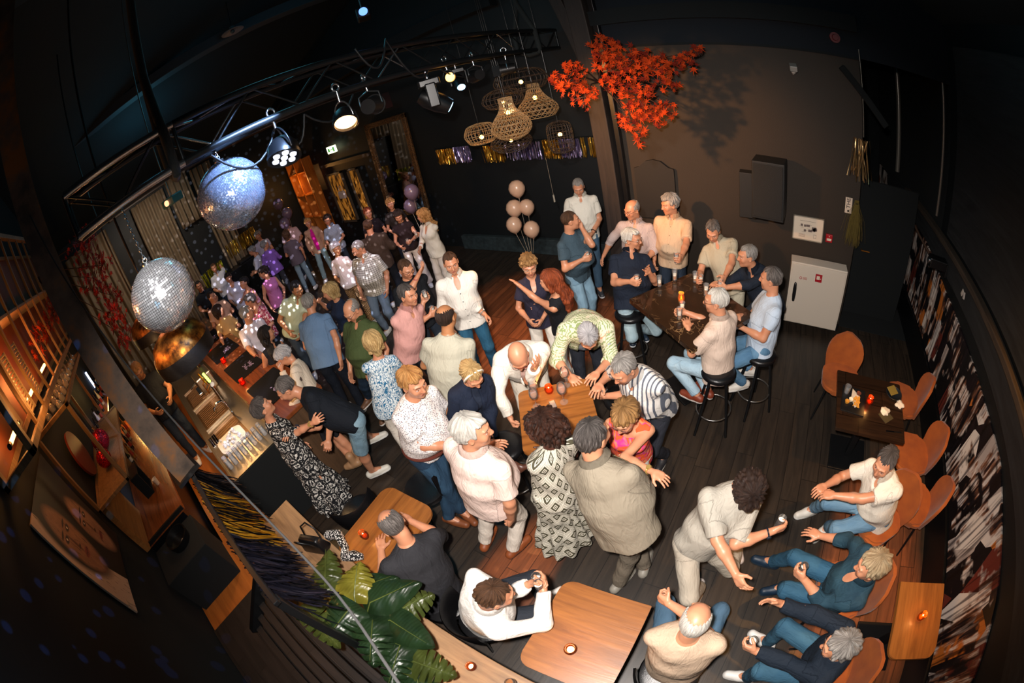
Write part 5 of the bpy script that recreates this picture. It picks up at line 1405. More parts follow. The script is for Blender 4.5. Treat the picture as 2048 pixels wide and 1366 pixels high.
# pipes on the right wall
for k, (x, y, z0, z1, r, lab, col) in enumerate(((2.36, 7.4, 1.9, 4.1, .045, 'pale vertical pipe over the far end of the collage', '9a9288'), (2.36, 5.25, 1.95, 4.1, .022, 'thin vertical pipe at the edge of the grey boards', '7a726a'), (1.16, 5.17, 2.7, 3.75, .010, 'thin cable run above the corridor corner', '5a5650'))):
    b = B(); cyl(b, (x, y, z0), (x, y, z1), r, n=14); o = obj('pipe', b, plain('pipe_' + col, col, .3, .6), smooth=60); tag(o, lab, 'pipe')
def wall_spot(label, loc, rz):
    t = thing('wall_spotlight', label, 'stage light', loc, rz)
    b = B(); bx(b, (0, 0, 0), (.26, .16, .12), bev=.012); obj('housing', b, m_black2, t)
    b = B(); bx(b, (.12, 0, -.03), (.02, .20, .16)); obj('bracket', b, m_dsteel, t)
    b = B(); cyl(b, (-.13, 0, 0), (-.15, 0, 0), .04, n=16); obj('lens', b, m_chrome, t, smooth=40)
    return t
w0 = wall_spot('black spotlight box on the rail above the far part of the collage', (2.24, 6.5, 1.66), .2)
dup(w0, (2.24, 4.65, 1.58), -.1, 'black spotlight box on the rail nearer the velvet chairs')
b = B(); tube(b, [(2.30, 6.3, 1.55), (2.28, 5.6, 1.50), (2.30, 4.95, 1.47)], .02, 8); o = obj('light_bar', b, plain('brown_tube', '5a4438', .35), smooth=60); tag(o, 'brown tube between the two black spotlight boxes', 'bar')
t = thing('cable_tag', 'two small white tags dangling from the wooden rail', 'tag', (2.305, 3.85, 1.72))
for s in (-1, 1):
    b = B(); bx(b, (0, s * .03, -.05), (.012, .04, .07), rot=(s * .3, 0, 0), bev=.003); obj('tag_piece', b, plain('tag_white', 'b8b0a8', .6), t)

# ---- bags and plant by the ledge
t = thing('handbag', 'black leather handbag with two handles on the ledge', 'bag', (-2.66, -.13, .755), .5)
b = B(); bx(b, (0, 0, .09), (.28, .14, .18), bev=.03, seg=3)
for v_ in b.verts:
    v_.co.x *= 1 - .25 * v_.co.z / .18; v_.co.y *= 1 - .5 * v_.co.z / .18
obj('bag_body', b, m_seat, t, smooth=60)
for s in (-1, 1):
    b = B(); tube(b, [(-.09, s * .05, .12), (-.08, s * .08, .22), (0, s * .10, .27), (.08, s * .08, .22), (.09, s * .05, .12)], .008, 8); obj('bag_handle', b, m_black2, t, smooth=60)
m_scarf = NT('zigzag_scarf'); w_ = m_scarf.voro(m_scarf.coord(), 75, 'F1'); m_scarf.base(m_scarf.mix(m_scarf.math('GREATER_THAN', w_, .42), srgb('d8d4d0'), srgb('141416'))); m_scarf.set(.9); m_scarf = m_scarf.m
b = B(); pts = [(-2.62, .02, .80), (-2.50, .08, .85), (-2.40, .04, .80), (-2.36, -.03, .775), (-2.28, .03, .785), (-2.22, .08, .775)]
tube(b, pts, [.05, .045, .04, .045, .05, .03], 10); 
for v_ in b.verts: v_.co.z = max(.757, v_.co.z); v_.co += Vector((.006 * math.sin(v_.co.y * 150), .006 * math.sin(v_.co.x * 130), 0))
o = obj('scarf', b, m_scarf, smooth=60); tag(o, 'black and white patterned scarf lying beside the handbag', 'scarf')
t = thing('small_handbag', 'small white handbag hanging by the orange shelving', 'bag', (-9.3, 5.6, 1.75))
b = B(); bx(b, (0, 0, 0), (.26, .08, .20), bev=.02); obj('bag_body', b, plain('white_bag', 'b8a8a0', .5), t)
b = B(); tube(b, [(-.09, 0, .1), (-.06, 0, .24), (.06, 0, .24), (.09, 0, .1)], .008, 6); obj('bag_handle', b, plain('white_bag', 'b8a8a0', .5), t, smooth=60)

def monstera(bm_, base, tip, width, up, seed, split=True, stem_to=None, droop=.15):
    base, tip = Vector(base), Vector(tip); L = (tip - base).length; d = (tip - base).normalized()
    n = Vector(up); n = (n - d * n.dot(d)).normalized(); s = d.cross(n)
    rn = random.Random(seed)
    N = 44; M = 5
    def half(t):
        return width * .56 * (math.sin(PI * min(1, t ** .50)) ** .62) * (1.0 - .12 * t)
    for sg in (-1, 1):
        grid = []
        for i in range(N + 1):
            t = i / N; row = []
            cut = 1.0
            if split and .22 < t < .92 and (i % 6 == 3): cut = .36 + .14 * rn.random()
            h = half(t) * cut + (.001 if 0 < i < N else 0)
            for j in range(M + 1):
                u_ = j / M
                off = s * (sg * h * u_); back = -d * (.20 * L * u_ * u_ * (1 - t) ** 2) 
                lift = n * (-.16 * width * u_ * u_ + .03 * width * math.sin(t * 22) * u_) - Vector((0, 0, droop * L * t * t))
                row.append(bm_.verts.new(base + d * (L * t) + off + back + lift))
            grid.append(row)
        for a, c in zip(grid, grid[1:]):
            for j in range(M):
                try: bm_.faces.new((a[j], a[j + 1], c[j + 1], c[j]) if sg > 0 else (c[j], c[j + 1], a[j + 1], a[j]))
                except Exception: pass
def leafmat(name, c1, c2):
    t = NT(name); n = t.noise(t.coord(), 6, 3); w = t.wave(t.coord(), 14, 2, 2)
    t.base(t.mix(n, srgb(c1), srgb(c2))); t.bump(w, .25, .004); t.set(.32, 0, coat=.2); return t.m
ml_dark = leafmat('monstera_dark', '1a2c1a', '304a2a'); ml_mid = leafmat('monstera_mid', '3e4a1e', '5c6630'); ml_y = leafmat('monstera_yellow', '7a7426', '989034'); ml_b = leafmat('monstera_ochre', '8a6c24', 'b08c34')
t = thing('monstera_plant', 'large artificial monstera plant with dark and yellow-green leaves on the ledge', 'plant', (-1.55, -.36, .755))
o_ = Vector((-1.55, -.36, .755))
b = B(); lathe(b, [(0, 0), (.09, 0), (.12, .16), (.11, .16), (.08, .02), (0, .02)], n=24); obj('pot', b, m_black2, t, smooth=50)
LV = [((-1.927, -0.309, 1.2), (-2.159, -0.057, 1.23), 0.24, 'mid'), ((-1.683, -0.185, 1.25), (-1.824, 0.027, 1.28), 0.26, 'y'), ((-1.889, -0.403, 1.2), (-2.26, -0.618, 1.23), 0.17, 'b'), ((-1.865, -0.487, 1.3), (-1.494, -0.524, 1.33), 0.2, 'mid'), ((-1.629, -0.267, 1.27), (-1.587, -0.551, 1.3), 0.26, 'dark'), ((-1.589, -0.156, 1.2), (-1.409, 0.158, 1.23), 0.22, 'dark'), ((-1.465, -0.107, 1.1), (-1.338, 0.146, 1.13), 0.24, 'mid'), ((-1.427, -0.166, 1.15), (-1.098, -0.14, 1.18), 0.22, 'dark'), ((-1.491, -0.238, 1.2), (-1.284, -0.479, 1.23), 0.28, 'dark'), ((-1.198, -0.31, 1.05), (-0.913, -0.226, 1.08), 0.24, 'mid'), ((-1.29, -0.264, 1.1), (-1.153, -0.542, 1.13), 0.24, 'dark'), ((-1.153, -0.352, 1.0), (-0.922, -0.53, 1.03), 0.22, 'dark'), ((-2.008, -0.372, 1.05), (-2.083, -0.678, 1.08), 0.2, 'dark'), ((-1.886, -0.193, 1.05), (-1.661, 0.105, 1.08), 0.2, 'dark'), ((-1.503, -0.309, 1.0), (-1.309, -0.076, 1.03), 0.2, 'dark')]

mm_ = {'mid': ml_mid, 'y': ml_y, 'b': ml_b, 'dark': ml_dark}
for k, (a, c, w, m) in enumerate(LV):
    a, c = Vector(a), Vector(c)
    b = B(); monstera(b, a - o_, c - o_, w, (0.35, 0.05, .95), k, split=(m != 'dark' or k % 2 == 0), droop=.12)
    bmesh.ops.solidify(b, geom=b.faces[:], thickness=.0015)
    lf = obj('leaf', b, mm_[m], t, smooth=60)
    b = B(); tube(b, [a - o_ + (c - a) * .92 + Vector((0, 0, .003)), a - o_, (a - o_) * .5 + Vector((0, 0, .18)), Vector((0, 0, .12))], [.001, .005, .006, .007], 6); obj('stem', b, ml_mid, t, smooth=60)
# ---------------------------------------------------------------- figures: bodies grown as one smooth surface
V3 = lambda *a: np.array(a, dtype=np.float64)
def nrm(v):
    n = np.linalg.norm(v)
    return v / n if n > 1e-9 else v
class Field:
    def __init__(self, lo, hi, h):
        self.h = h
        self.lo = np.asarray(lo, float)
        self.n = np.maximum(4, np.ceil((np.asarray(hi, float) - self.lo) / h).astype(int) + 1)
        self.a = np.full(tuple(self.n), 0.5, dtype=np.float32)
    def region(self, lo, hi):
        i0 = np.clip(np.floor((np.asarray(lo) - self.lo) / self.h).astype(int), 0, self.n)
        i1 = np.clip(np.ceil((np.asarray(hi) - self.lo) / self.h).astype(int) + 1, 0, self.n)
        if np.any(i1 <= i0): return None, None
        sl = tuple(slice(a, b) for a, b in zip(i0, i1))
        ax = [(self.lo[k] + self.h * np.arange(i0[k], i1[k])).astype(np.float32) for k in range(3)]
        return sl, (ax[0][:, None, None], ax[1][None, :, None], ax[2][None, None, :])
    def add(self, fn, lo, hi, k=0.02):
        sl, P = self.region(np.asarray(lo) - 0.03, np.asarray(hi) + 0.03)
        if sl is None: return
        d = fn(*P)
        a = self.a[sl]
        if k > 0:
            hh = np.maximum(k - np.abs(a - d), 0) / k
            self.a[sl] = np.minimum(a, d) - hh * hh * (k * 0.25)
        else:
            self.a[sl] = np.minimum(a, d)
    def sub(self, fn, lo, hi, k=0.01):
        sl, P = self.region(np.asarray(lo) - 0.03, np.asarray(hi) + 0.03)
        if sl is None: return
        d = -fn(*P)
        a = self.a[sl]
        hh = np.maximum(k - np.abs(a - d), 0) / k
        self.a[sl] = np.maximum(a, d) + hh * hh * (k * 0.25)
    def cut(self, fn):
        sl, P = self.region(self.lo, self.lo + self.n * self.h)
        self.a = np.maximum(self.a, fn(*P)).astype(np.float32)
    def capsule(self, p0, p1, r0, r1=None, k=0.02, flat=None, fs=1.0, ends=True, cut1=False, cut0=False):
        p0 = np.asarray(p0, float); p1 = np.asarray(p1, float)
        if r1 is None: r1 = r0
        ab = p1 - p0; L2 = float(ab @ ab) + 1e-12; L = math.sqrt(L2)
        def fn(X, Y, Z):
            x, y, z = X - p0[0], Y - p0[1], Z - p0[2]
            tt = (x * ab[0] + y * ab[1] + z * ab[2]) / L2
            t = np.clip(tt, 0, 1)
            x = x - t * ab[0]; y = y - t * ab[1]; z = z - t * ab[2]
            if flat is not None:
                q = (x * flat[0] + y * flat[1] + z * flat[2]) * (fs - 1)
                x = x + q * flat[0]; y = y + q * flat[1]; z = z + q * flat[2]
            d = np.sqrt(x * x + y * y + z * z) - (r0 + (r1 - r0) * t)
            if cut1: d = np.maximum(d, (tt - 1) * L)
            if cut0: d = np.maximum(d, -tt * L)
            return d
        r = max(r0, r1)
        self.add(fn, np.minimum(p0, p1) - r, np.maximum(p0, p1) + r, k)
    def ellip(self, c, R, rad, k=0.02, sub=False):
        """R: 3x3 rows = local axes"""
        c = np.asarray(c, float); rad = np.asarray(rad, float); m = float(rad.min())
        def fn(X, Y, Z):
            x, y, z = X - c[0], Y - c[1], Z - c[2]
            s = 0; s2 = 0
            for i in range(3):
                q = (x * R[i][0] + y * R[i][1] + z * R[i][2])
                s = s + (q / rad[i]) ** 2; s2 = s2 + (q / rad[i] ** 2) ** 2
            k0 = np.sqrt(s); k1 = np.sqrt(s2) + 1e-9
            return k0 * (k0 - 1) / k1
        r = float(rad.max())
        (self.sub if sub else self.add)(fn, c - r, c + r, k)
    def sweep(self, O, fr, prof, inf=0.0, k=0.03, smax=None, smin=None, fold=0.0, nf=9):
        """fr = (right, front, up); prof rows: s, half width, half depth, front offset."""
        r, f, u = fr
        pr = np.array(prof, float)
        def fn(X, Y, Z):
            x, y, z = X - O[0], Y - O[1], Z - O[2]
            s = x * u[0] + y * u[1] + z * u[2]
            a = np.interp(s, pr[:, 0], pr[:, 1]) + inf
            b = np.interp(s, pr[:, 0], pr[:, 2]) + inf
            o = np.interp(s, pr[:, 0], pr[:, 3])
            lx = x * r[0] + y * r[1] + z * r[2]
            ly = x * f[0] + y * f[1] + z * f[2] - o
            q = np.sqrt((lx / a) ** 2 + (ly / b) ** 2) + 1e-6
            d = (q - 1) * np.minimum(a, b)
            if fold > 0:
                th = np.arctan2(ly, lx)
                w = np.clip((pr[-1, 0] - s) / (pr[-1, 0] - pr[0, 0]), 0, 1)
                d = d - fold * w * np.sin(nf * th + 1.3 * np.sin(3 * th + s * 6))
            d = np.maximum(d, s - pr[-1, 0] - inf * 0.3)
            d = np.maximum(d, pr[0, 0] - inf * 0.3 - s)
            return d
        m = float(np.max(pr[:, 1:3]) + inf + np.abs(pr[:, 3]).max() + fold)
        e0 = O + u * pr[0, 0]; e1 = O + u * pr[-1, 0]
        self.add(fn, np.minimum(e0, e1) - m, np.maximum(e0, e1) + m, k)
    def rumple(self, amp, f=17.0, seed=0.0):
        X = (self.lo[0] + self.h * np.arange(self.n[0]))[:, None, None]
        Y = (self.lo[1] + self.h * np.arange(self.n[1]))[None, :, None]
        Z = (self.lo[2] + self.h * np.arange(self.n[2]))[None, None, :]
        n = np.sin(f * X + 5 * np.sin(0.35 * f * Z + seed) + seed * 3) * np.sin(f * Y * 0.9 + 2.2 * np.sin(f * 0.5 * X) + seed)
        n = n + np.sin(f * 1.7 * (Z + 0.6 * X) + 3 * np.sin(f * 0.6 * Y + seed)) * 0.7
        self.a += (amp * n).astype(np.float32)
    def nets(self):
        a = self.a
        ins = (a < 0)
        s = np.zeros(tuple(self.n - 1), np.int8)
        for i in (0, 1):
            for j in (0, 1):
                for k in (0, 1):
                    s += ins[i:self.n[0] - 1 + i, j:self.n[1] - 1 + j, k:self.n[2] - 1 + k]
        act = (s > 0) & (s < 8)
        ci = np.argwhere(act)
        if len(ci) == 0: return np.zeros((0, 3)), np.zeros((0, 4), int)
        vid = np.full(act.shape, -1, np.int32)
        vid[act] = np.arange(len(ci), dtype=np.int32)
        cv = {}
        for i in (0, 1):
            for j in (0, 1):
                for k in (0, 1):
                    cv[(i, j, k)] = a[ci[:, 0] + i, ci[:, 1] + j, ci[:, 2] + k].astype(np.float64)
        acc = np.zeros((len(ci), 3)); cnt = np.zeros(len(ci))
        for ax in range(3):
            for u in (0, 1):
                for v in (0, 1):
                    p = [u, v]; p.insert(ax, 0); q = [u, v]; q.insert(ax, 1)
                    A, Bv = cv[tuple(p)], cv[tuple(q)]
                    m = (A < 0) != (Bv < 0)
                    t = A[m] / (A[m] - Bv[m])
                    pos = np.tile(np.array(p, float), (m.sum(), 1)); pos[:, ax] = t
                    acc[m] += pos; cnt[m] += 1
        verts = self.lo + self.h * (ci + acc / cnt[:, None])
        quads = []
        for ax in range(3):
            o = [0, 0, 0]; o[ax] = 1
            n = list(self.n); 
            A = ins[:n[0] - o[0], :n[1] - o[1], :n[2] - o[2]]
            Bv = ins[o[0]:, o[1]:, o[2]:]
            e = np.argwhere(A != Bv)
            b, c = [(1, 2), (2, 0), (0, 1)][ax]
            lim = self.n - 1
            ok = (e[:, b] >= 1) & (e[:, c] >= 1) & (e[:, b] < lim[b]) & (e[:, c] < lim[c]) & (e[:, ax] < lim[ax])
            e = e[ok]
            if len(e) == 0: continue
            def gid(db, dc):
                g = e.copy(); g[:, b] -= db; g[:, c] -= dc
                return vid[g[:, 0], g[:, 1], g[:, 2]]
            q = np.stack([gid(1, 1), gid(0, 1), gid(0, 0), gid(1, 0)], 1)
            flip = ~ins[e[:, 0], e[:, 1], e[:, 2]]
            q[flip] = q[flip][:, ::-1]
            quads.append(q)
        return verts, np.concatenate(quads) if quads else np.zeros((0, 4), int)

def smooth_v(v, q, it=1, f=0.5):
    if len(v) == 0: return v
    e = np.concatenate([q[:, [0, 1]], q[:, [1, 2]], q[:, [2, 3]], q[:, [3, 0]]])
    deg = np.bincount(e.ravel(), minlength=len(v)).astype(float)[:, None]
    for _ in range(it):
        acc = np.stack([np.bincount(e[:, 0], v[e[:, 1], k], len(v)) + np.bincount(e[:, 1], v[e[:, 0], k], len(v)) for k in range(3)], 1)
        v = v + f * (acc / np.maximum(deg, 1) - v)
    return v

def net_obj(name, parts, mats, parent, attrs=None, mi=None, origin=None):
    """parts: list of (verts, quads). attrs: name -> (N,3) array"""
    vs, qs, o = [], [], 0
    for v, q in parts:
        vs.append(v); qs.append(q + o); o += len(v)
    v = np.concatenate(vs); q = np.concatenate(qs)
    if origin is not None: v = v - origin
    me = bpy.data.meshes.new(name)
    me.vertices.add(len(v)); me.vertices.foreach_set('co', v.astype(np.float32).ravel())
    me.loops.add(len(q) * 4); me.loops.foreach_set('vertex_index', q.astype(np.int32).ravel())
    me.polygons.add(len(q)); me.polygons.foreach_set('loop_start', np.arange(0, len(q) * 4, 4, dtype=np.int32))
    if mi is not None: me.polygons.foreach_set('material_index', mi.astype(np.int32))
    me.update(calc_edges=True)
    me.shade_smooth()
    for k, a in (attrs or {}).items():
        at = me.attributes.new(k, 'FLOAT_VECTOR', 'POINT'); at.data.foreach_set('vector', a.astype(np.float32).ravel())
    for m in mats: me.materials.append(m)
    ob = bpy.data.objects.new(name, me)
    link(ob, parent)
    return ob

# ---- materials of figures
def skin_mat(tone='fair', brow='6b5644', beard=None):
    key = ('skin', tone, brow, beard)
    if key in MATS: return MATS[key]
    base = {'fair': ('d9a888', 'c48c6c'), 'ruddy': ('cf9876', 'bb7656'), 'tan': ('b98258', '9c6442'), 'pale': ('e4b399', 'd0937a'), 'dark': ('4d2c1f', '3a2018')}[tone]
    t = NT('skin_' + tone)
    hl = t.attr('hl')
    n = t.noise(t.coord(), 14, 3)
    col = t.mix(n, srgb(base[0]), srgb(base[1]))
    x, y, z = t.sep(hl)[:3]
    ax = t.math('ABSOLUTE', x)
    front = t.step(y, 0.045, 0.004)
    def ell(cx, cz, rx, rz, soft=0.25, xx=ax):
        a = t.math('DIVIDE', t.math('SUBTRACT', xx, cx), rx); b = t.math('DIVIDE', t.math('SUBTRACT', z, cz), rz)
        d = t.math('ADD', t.math('MULTIPLY', a, a), t.math('MULTIPLY', b, b))
        return t.math('MULTIPLY', t.math('SUBTRACT', 1.0, t.step(d, 1.0, soft)), front)
    # flush on nose and cheeks
    col = t.mix(t.math('MULTIPLY', ell(0.0, -0.018, 0.062, 0.03, 0.9), 0.35), col, srgb(base[1]))
    if beard:
        jaw = t.math('MULTIPLY', t.math('SUBTRACT', 1.0, t.step(z, -0.045, 0.012)), t.step(y, 0.0, 0.01))
        jaw = t.math('MULTIPLY', jaw, t.step(z, -0.125, 0.004))
        col = t.mix(t.math('MULTIPLY', jaw, 0.6), col, srgb(beard))
    lipc = {'dark': '6b3a33'}.get(tone, 'b0584e')
    col = t.mix(ell(0.0, -0.060, 0.025, 0.0062), col, srgb(lipc))
    col = t.mix(ell(0.0, -0.0602, 0.024, 0.0011), col, srgb('5a2420'))
    # brows
    bz = t.math('SUBTRACT', 0.034, t.math('MULTIPLY', t.math('POWER', t.math('ABSOLUTE', t.math('SUBTRACT', ax, 0.034)), 2.0), 14.0))
    bd = t.math('ABSOLUTE', t.math('SUBTRACT', z, bz))
    bm_ = t.math('MULTIPLY', t.math('SUBTRACT', 1.0, t.step(bd, 0.0036, 0.0018)), t.math('MULTIPLY', t.step(ax, 0.014, 0.003), t.math('SUBTRACT', 1.0, t.step(ax, 0.052, 0.004))))
    col = t.mix(t.math('MULTIPLY', t.math('MULTIPLY', bm_, front), 0.85), col, srgb(brow))
    # lids, whites, iris
    col = t.mix(t.math('MULTIPLY', ell(0.033, 0.011, 0.0175, 0.0085, 0.3), 0.55), col, srgb({'dark': '2a1712'}.get(tone, '8a4c3c')))
    eye = ell(0.033, 0.009, 0.0145, 0.0052, 0.15)
    col = t.mix(eye, col, srgb('d8cfc8'))
    col = t.mix(ell(0.033, 0.0095, 0.0052, 0.0052, 0.15), col, srgb('1d1512'))
    t.base(col)
    # nails would sit here: fingers carry no extra colour
    t.bump(t.noise(t.coord(), 120, 2), 0.12, 0.002)
    t.set(0.42, 0, spec=0.45)
    t.p.inputs['Subsurface Weight'].default_value = 0.0
    MATS[key] = t.m
    return t.m

def hair_mat(c1, c2=None, gloss=0.45, fine=1.0):
    c2 = c2 or c1
    key = ('hair', c1, c2)
    if key in MATS: return MATS[key]
    t = NT('hair')
    v = t.attr('cl')
    X, Y, Z = t.sep(v)[:3]
    az = t.math('ARCTAN2', X, t.math('ADD', Y, 0.03))
    cb = t.new('ShaderNodeCombineXYZ')
    t.link(t.math('MULTIPLY', t.math('COSINE', az), 16.0), cb.inputs[0]); t.link(t.math('MULTIPLY', t.math('SINE', az), 16.0), cb.inputs[1]); t.link(t.math('MULTIPLY', Z, 26.0), cb.inputs[2])
    n = t.noise(cb.outputs[0], 0.75, 5, 0.72, 1.0)
    n2 = t.noise(v, 22, 3)
    f = t.ramp(n, [(0.42, (0, 0, 0)), (0.58, (1, 1, 1))])
    f = t.math('MULTIPLY_ADD', f, 0.85, t.math('MULTIPLY', n2, 0.15))
    t.base(t.mix(f, srgb(c1), srgb(c2)))
    t.bump(n, 1.0, 0.014)
    t.set(gloss, 0, spec=0.35)
    MATS[key] = t.m
    return t.m

def cloth(color, pat=None, c2='ffffff', c3=None, rough=0.85, sc=1.0):
    key = ('cloth', color, pat, c2, c3, sc)
    if key in MATS: return MATS[key]
    t = NT('cloth')
    v = t.attr('cl')
    X, Y, Z = t.sep(v)[:3]
    c = srgb(color)
    big = t.noise(v, 6, 2)
    col = t.mix(big, tuple(q * 0.90 for q in c[:3]) + (1,), tuple(min(1, q * 1.05) for q in c[:3]) + (1,))
    th = t.math('MULTIPLY', t.math('ARCTAN2', Y, X), 0.16)
    if pat == 'stripe':
        f = t.math('FRACT', t.math('MULTIPLY', X, 28 * sc))
        m = t.math('LESS_THAN', f, 0.34)
        col = t.mix(m, col, srgb(c2))
    elif pat == 'fine_stripe':
        f = t.math('FRACT', t.math('MULTIPLY', X, 70 * sc))
        col = t.mix(t.math('MULTIPLY', t.math('LESS_THAN', f, 0.4), 0.6), col, srgb(c2))
    elif pat == 'check':
        a = t.math('LESS_THAN', t.math('FRACT', t.math('MULTIPLY', th, 34 * sc)), 0.42)
        b = t.math('LESS_THAN', t.math('FRACT', t.math('MULTIPLY', Z, 34 * sc)), 0.42)
        col = t.mix(t.math('MULTIPLY', t.math('ADD', a, b), 0.42), col, srgb(c2))
    elif pat == 'speckle':
        d = t.voro(v, 85 * sc, 'F1')
        col = t.mix(t.math('LESS_THAN', d, 0.30), col, srgb(c2))
        d = t.voro(t.mapv(v, loc=(3, 1, 2)), 60 * sc, 'F1')
        col = t.mix(t.math('LESS_THAN', d, 0.20), col, srgb(c3 or c2))
    elif pat == 'ikat':
        w = t.noise(t.mapv(v, (1, 1, 0.45)), 24 * sc, 2, 0.5, 1.6)
        f = t.math('ABSOLUTE', t.math('SUBTRACT', t.math('FRACT', t.math('MULTIPLY', w, 5.0)), 0.5))
        col = t.mix(t.math('LESS_THAN', f, 0.22), col, srgb(c2))
    elif pat == 'tribal':
        d = t.new('ShaderNodeTexVoronoi', feature='DISTANCE_TO_EDGE'); t.link(v, d.inputs['Vector']); d.inputs['Scale'].default_value = 14 * sc
        w = t.noise(v, 40 * sc, 2, 0.5, 2.0)
        f = t.math('ABSOLUTE', t.math('SUBTRACT', t.math('FRACT', t.math('ADD', t.math('MULTIPLY', d.outputs[0], 3.2), t.math('MULTIPLY', w, 1.6))), 0.5))
        col = t.mix(t.math('LESS_THAN', f, 0.17), col, srgb(c2))
    elif pat == 'diamond':
        a = t.math('MULTIPLY', th, 9.5 * sc); b = t.math('MULTIPLY', Z, 6.6 * sc)
        u = t.math('ADD', a, b); w = t.math('SUBTRACT', a, b)
        fu = t.math('ABSOLUTE', t.math('SUBTRACT', t.math('FRACT', u), 0.5)); fw = t.math('ABSOLUTE', t.math('SUBTRACT', t.math('FRACT', w), 0.5))
        m = t.math('MAXIMUM', fu, fw)
        inner = t.math('LESS_THAN', m, 0.30)
        hole = t.math('MULTIPLY', t.math('LESS_THAN', m, 0.16), t.math('GREATER_THAN', m, 0.10))
        dots = t.math('LESS_THAN', m, 0.045)
        lines = t.math('MULTIPLY', t.math('GREATER_THAN', m, 0.36), t.math('LESS_THAN', t.math('FRACT', t.math('MULTIPLY', m, 16.0)), 0.33))
        k = t.math('MAXIMUM', t.math('SUBTRACT', t.math('SUBTRACT', inner, hole), dots), lines)
        col = t.mix(k, col, srgb(c2))
    elif pat == 'palm':
        w = t.wave(t.mapv(v, rot=(0.4, 0.8, 0.5)), 16 * sc, 7, 2, 'X', 'BANDS', 1.6)
        m = t.noise(v, 11 * sc, 2)
        k = t.math('MULTIPLY', t.math('GREATER_THAN', w, 0.62), t.math('GREATER_THAN', m, 0.42))
        col = t.mix(k, col, srgb(c2))
        m2 = t.math('MULTIPLY', t.math('GREATER_THAN', w, 0.62), t.math('LESS_THAN', m, 0.36))
        col = t.mix(m2, col, srgb(c3 or c2))
    elif pat == 'floral':
        d = t.voro(v, 26 * sc, 'F1'); n = t.noise(v, 30 * sc, 2)
        col = t.mix(t.math('LESS_THAN', d, 0.42), col, srgb(c2))
        col = t.mix(t.math('GREATER_THAN', n, 0.56), col, srgb(c3 or 'ffffff'))
    elif pat == 'zebra':
        w = t.wave(t.mapv(v, (1, 1, 1), (0.3, 0.5, 0)), 15 * sc, 9, 1, 'Z', 'BANDS', 1.0)
        col = t.mix(t.math('GREATER_THAN', w, 0.5), col, srgb(c2))
    elif pat == 'swirl':
        w = t.noise(v, 9 * sc, 1, 0.5, 1.5)
        col = t.ramp(w, [(0.0, srgb(color)), (0.47, srgb(color)), (0.5, srgb(c2)), (0.60, srgb(c3 or c2)), (0.64, srgb(color))])
    elif pat == 'denim':
        n = t.noise(t.mapv(v, (1, 1, 0.3)), 5, 3, 0.6)
        col = t.mix(t.ramp(n, [(0.35, (0, 0, 0)), (0.7, (1, 1, 1))]), srgb(color), srgb(c2))
    elif pat == 'sequin':
        d = t.voro(v, 90, 'F1', out=1)
        col = t.mix(0.6, col, d)
    if pat == 'button':
        fz = t.math('ABSOLUTE', t.math('SUBTRACT', t.math('FRACT', t.math('MULTIPLY', Z, 10.5)), 0.5))
        a = t.math('MULTIPLY', t.math('LESS_THAN', fz, 0.055), t.math('LESS_THAN', t.math('ABSOLUTE', X), 0.0055))
        k = t.math('MULTIPLY', a, t.math('GREATER_THAN', Y, 0.02))
        col = t.mix(k, col, srgb(c2))
        pl = t.math('MULTIPLY', t.math('LESS_THAN', t.math('ABSOLUTE', t.math('SUBTRACT', t.math('ABSOLUTE', X), 0.016)), 0.0012), t.math('GREATER_THAN', Y, 0.02))
        col = t.mix(t.math('MULTIPLY', pl, 0.35), col, (0.1, 0.09, 0.08, 1))
    t.base(col)
    w1 = t.noise(t.mapv(v, (1.0, 1.0, 0.6), rot=(.3, .2, 0)), 8, 2, 0.45, 1.0)
    w2 = t.noise(v, 260, 2)
    w3 = t.noise(t.mapv(v, (1.6, 1.6, 0.5), rot=(.5, .3, 0)), 7, 2, 0.5, 2.2)
    rd = t.math('SUBTRACT', 1.0, t.math('ABSOLUTE', t.math('MULTIPLY', t.math('SUBTRACT', w3, 0.5), 5.0)), clamp=True)
    t.bump(t.math('ADD', t.math('ADD', w1, t.math('MULTIPLY', rd, 0.16)), t.math('MULTIPLY', w2, 0.04)), 0.6, 0.028)
    t.set(rough, 0, spec=0.25, sheen=0.0)
    MATS[key] = t.m
    return t.m

HAIRS = {
    'white': ('b9b3aa', 'e9e4da'), 'grey': ('6f6a66', 'b3ada6'), 'darkgrey': ('3a3532', '857d78'), 'saltpep': ('2b2725', '6b6460'),
    'brown': ('2e1f16', '6a4a34'), 'darkbrown': ('1a1210', '3f2d24'), 'black': ('0c0a0a', '2a2422'), 'blond': ('9a7440', 'e6c48a'),
    'dirtyblond': ('6d5236', 'c9a470'), 'strawberry': ('8a5a2c', 'dba566'), 'red': ('5c2615', 'a8502a'), 'silver': ('8f8c8f', 'dcd8d8'),
    'greyblond': ('8a7558', 'c6b08d'), 'brownblond': ('70502e', 'b98b56'), 'afro': ('120a08', '4a2a1c'),
}

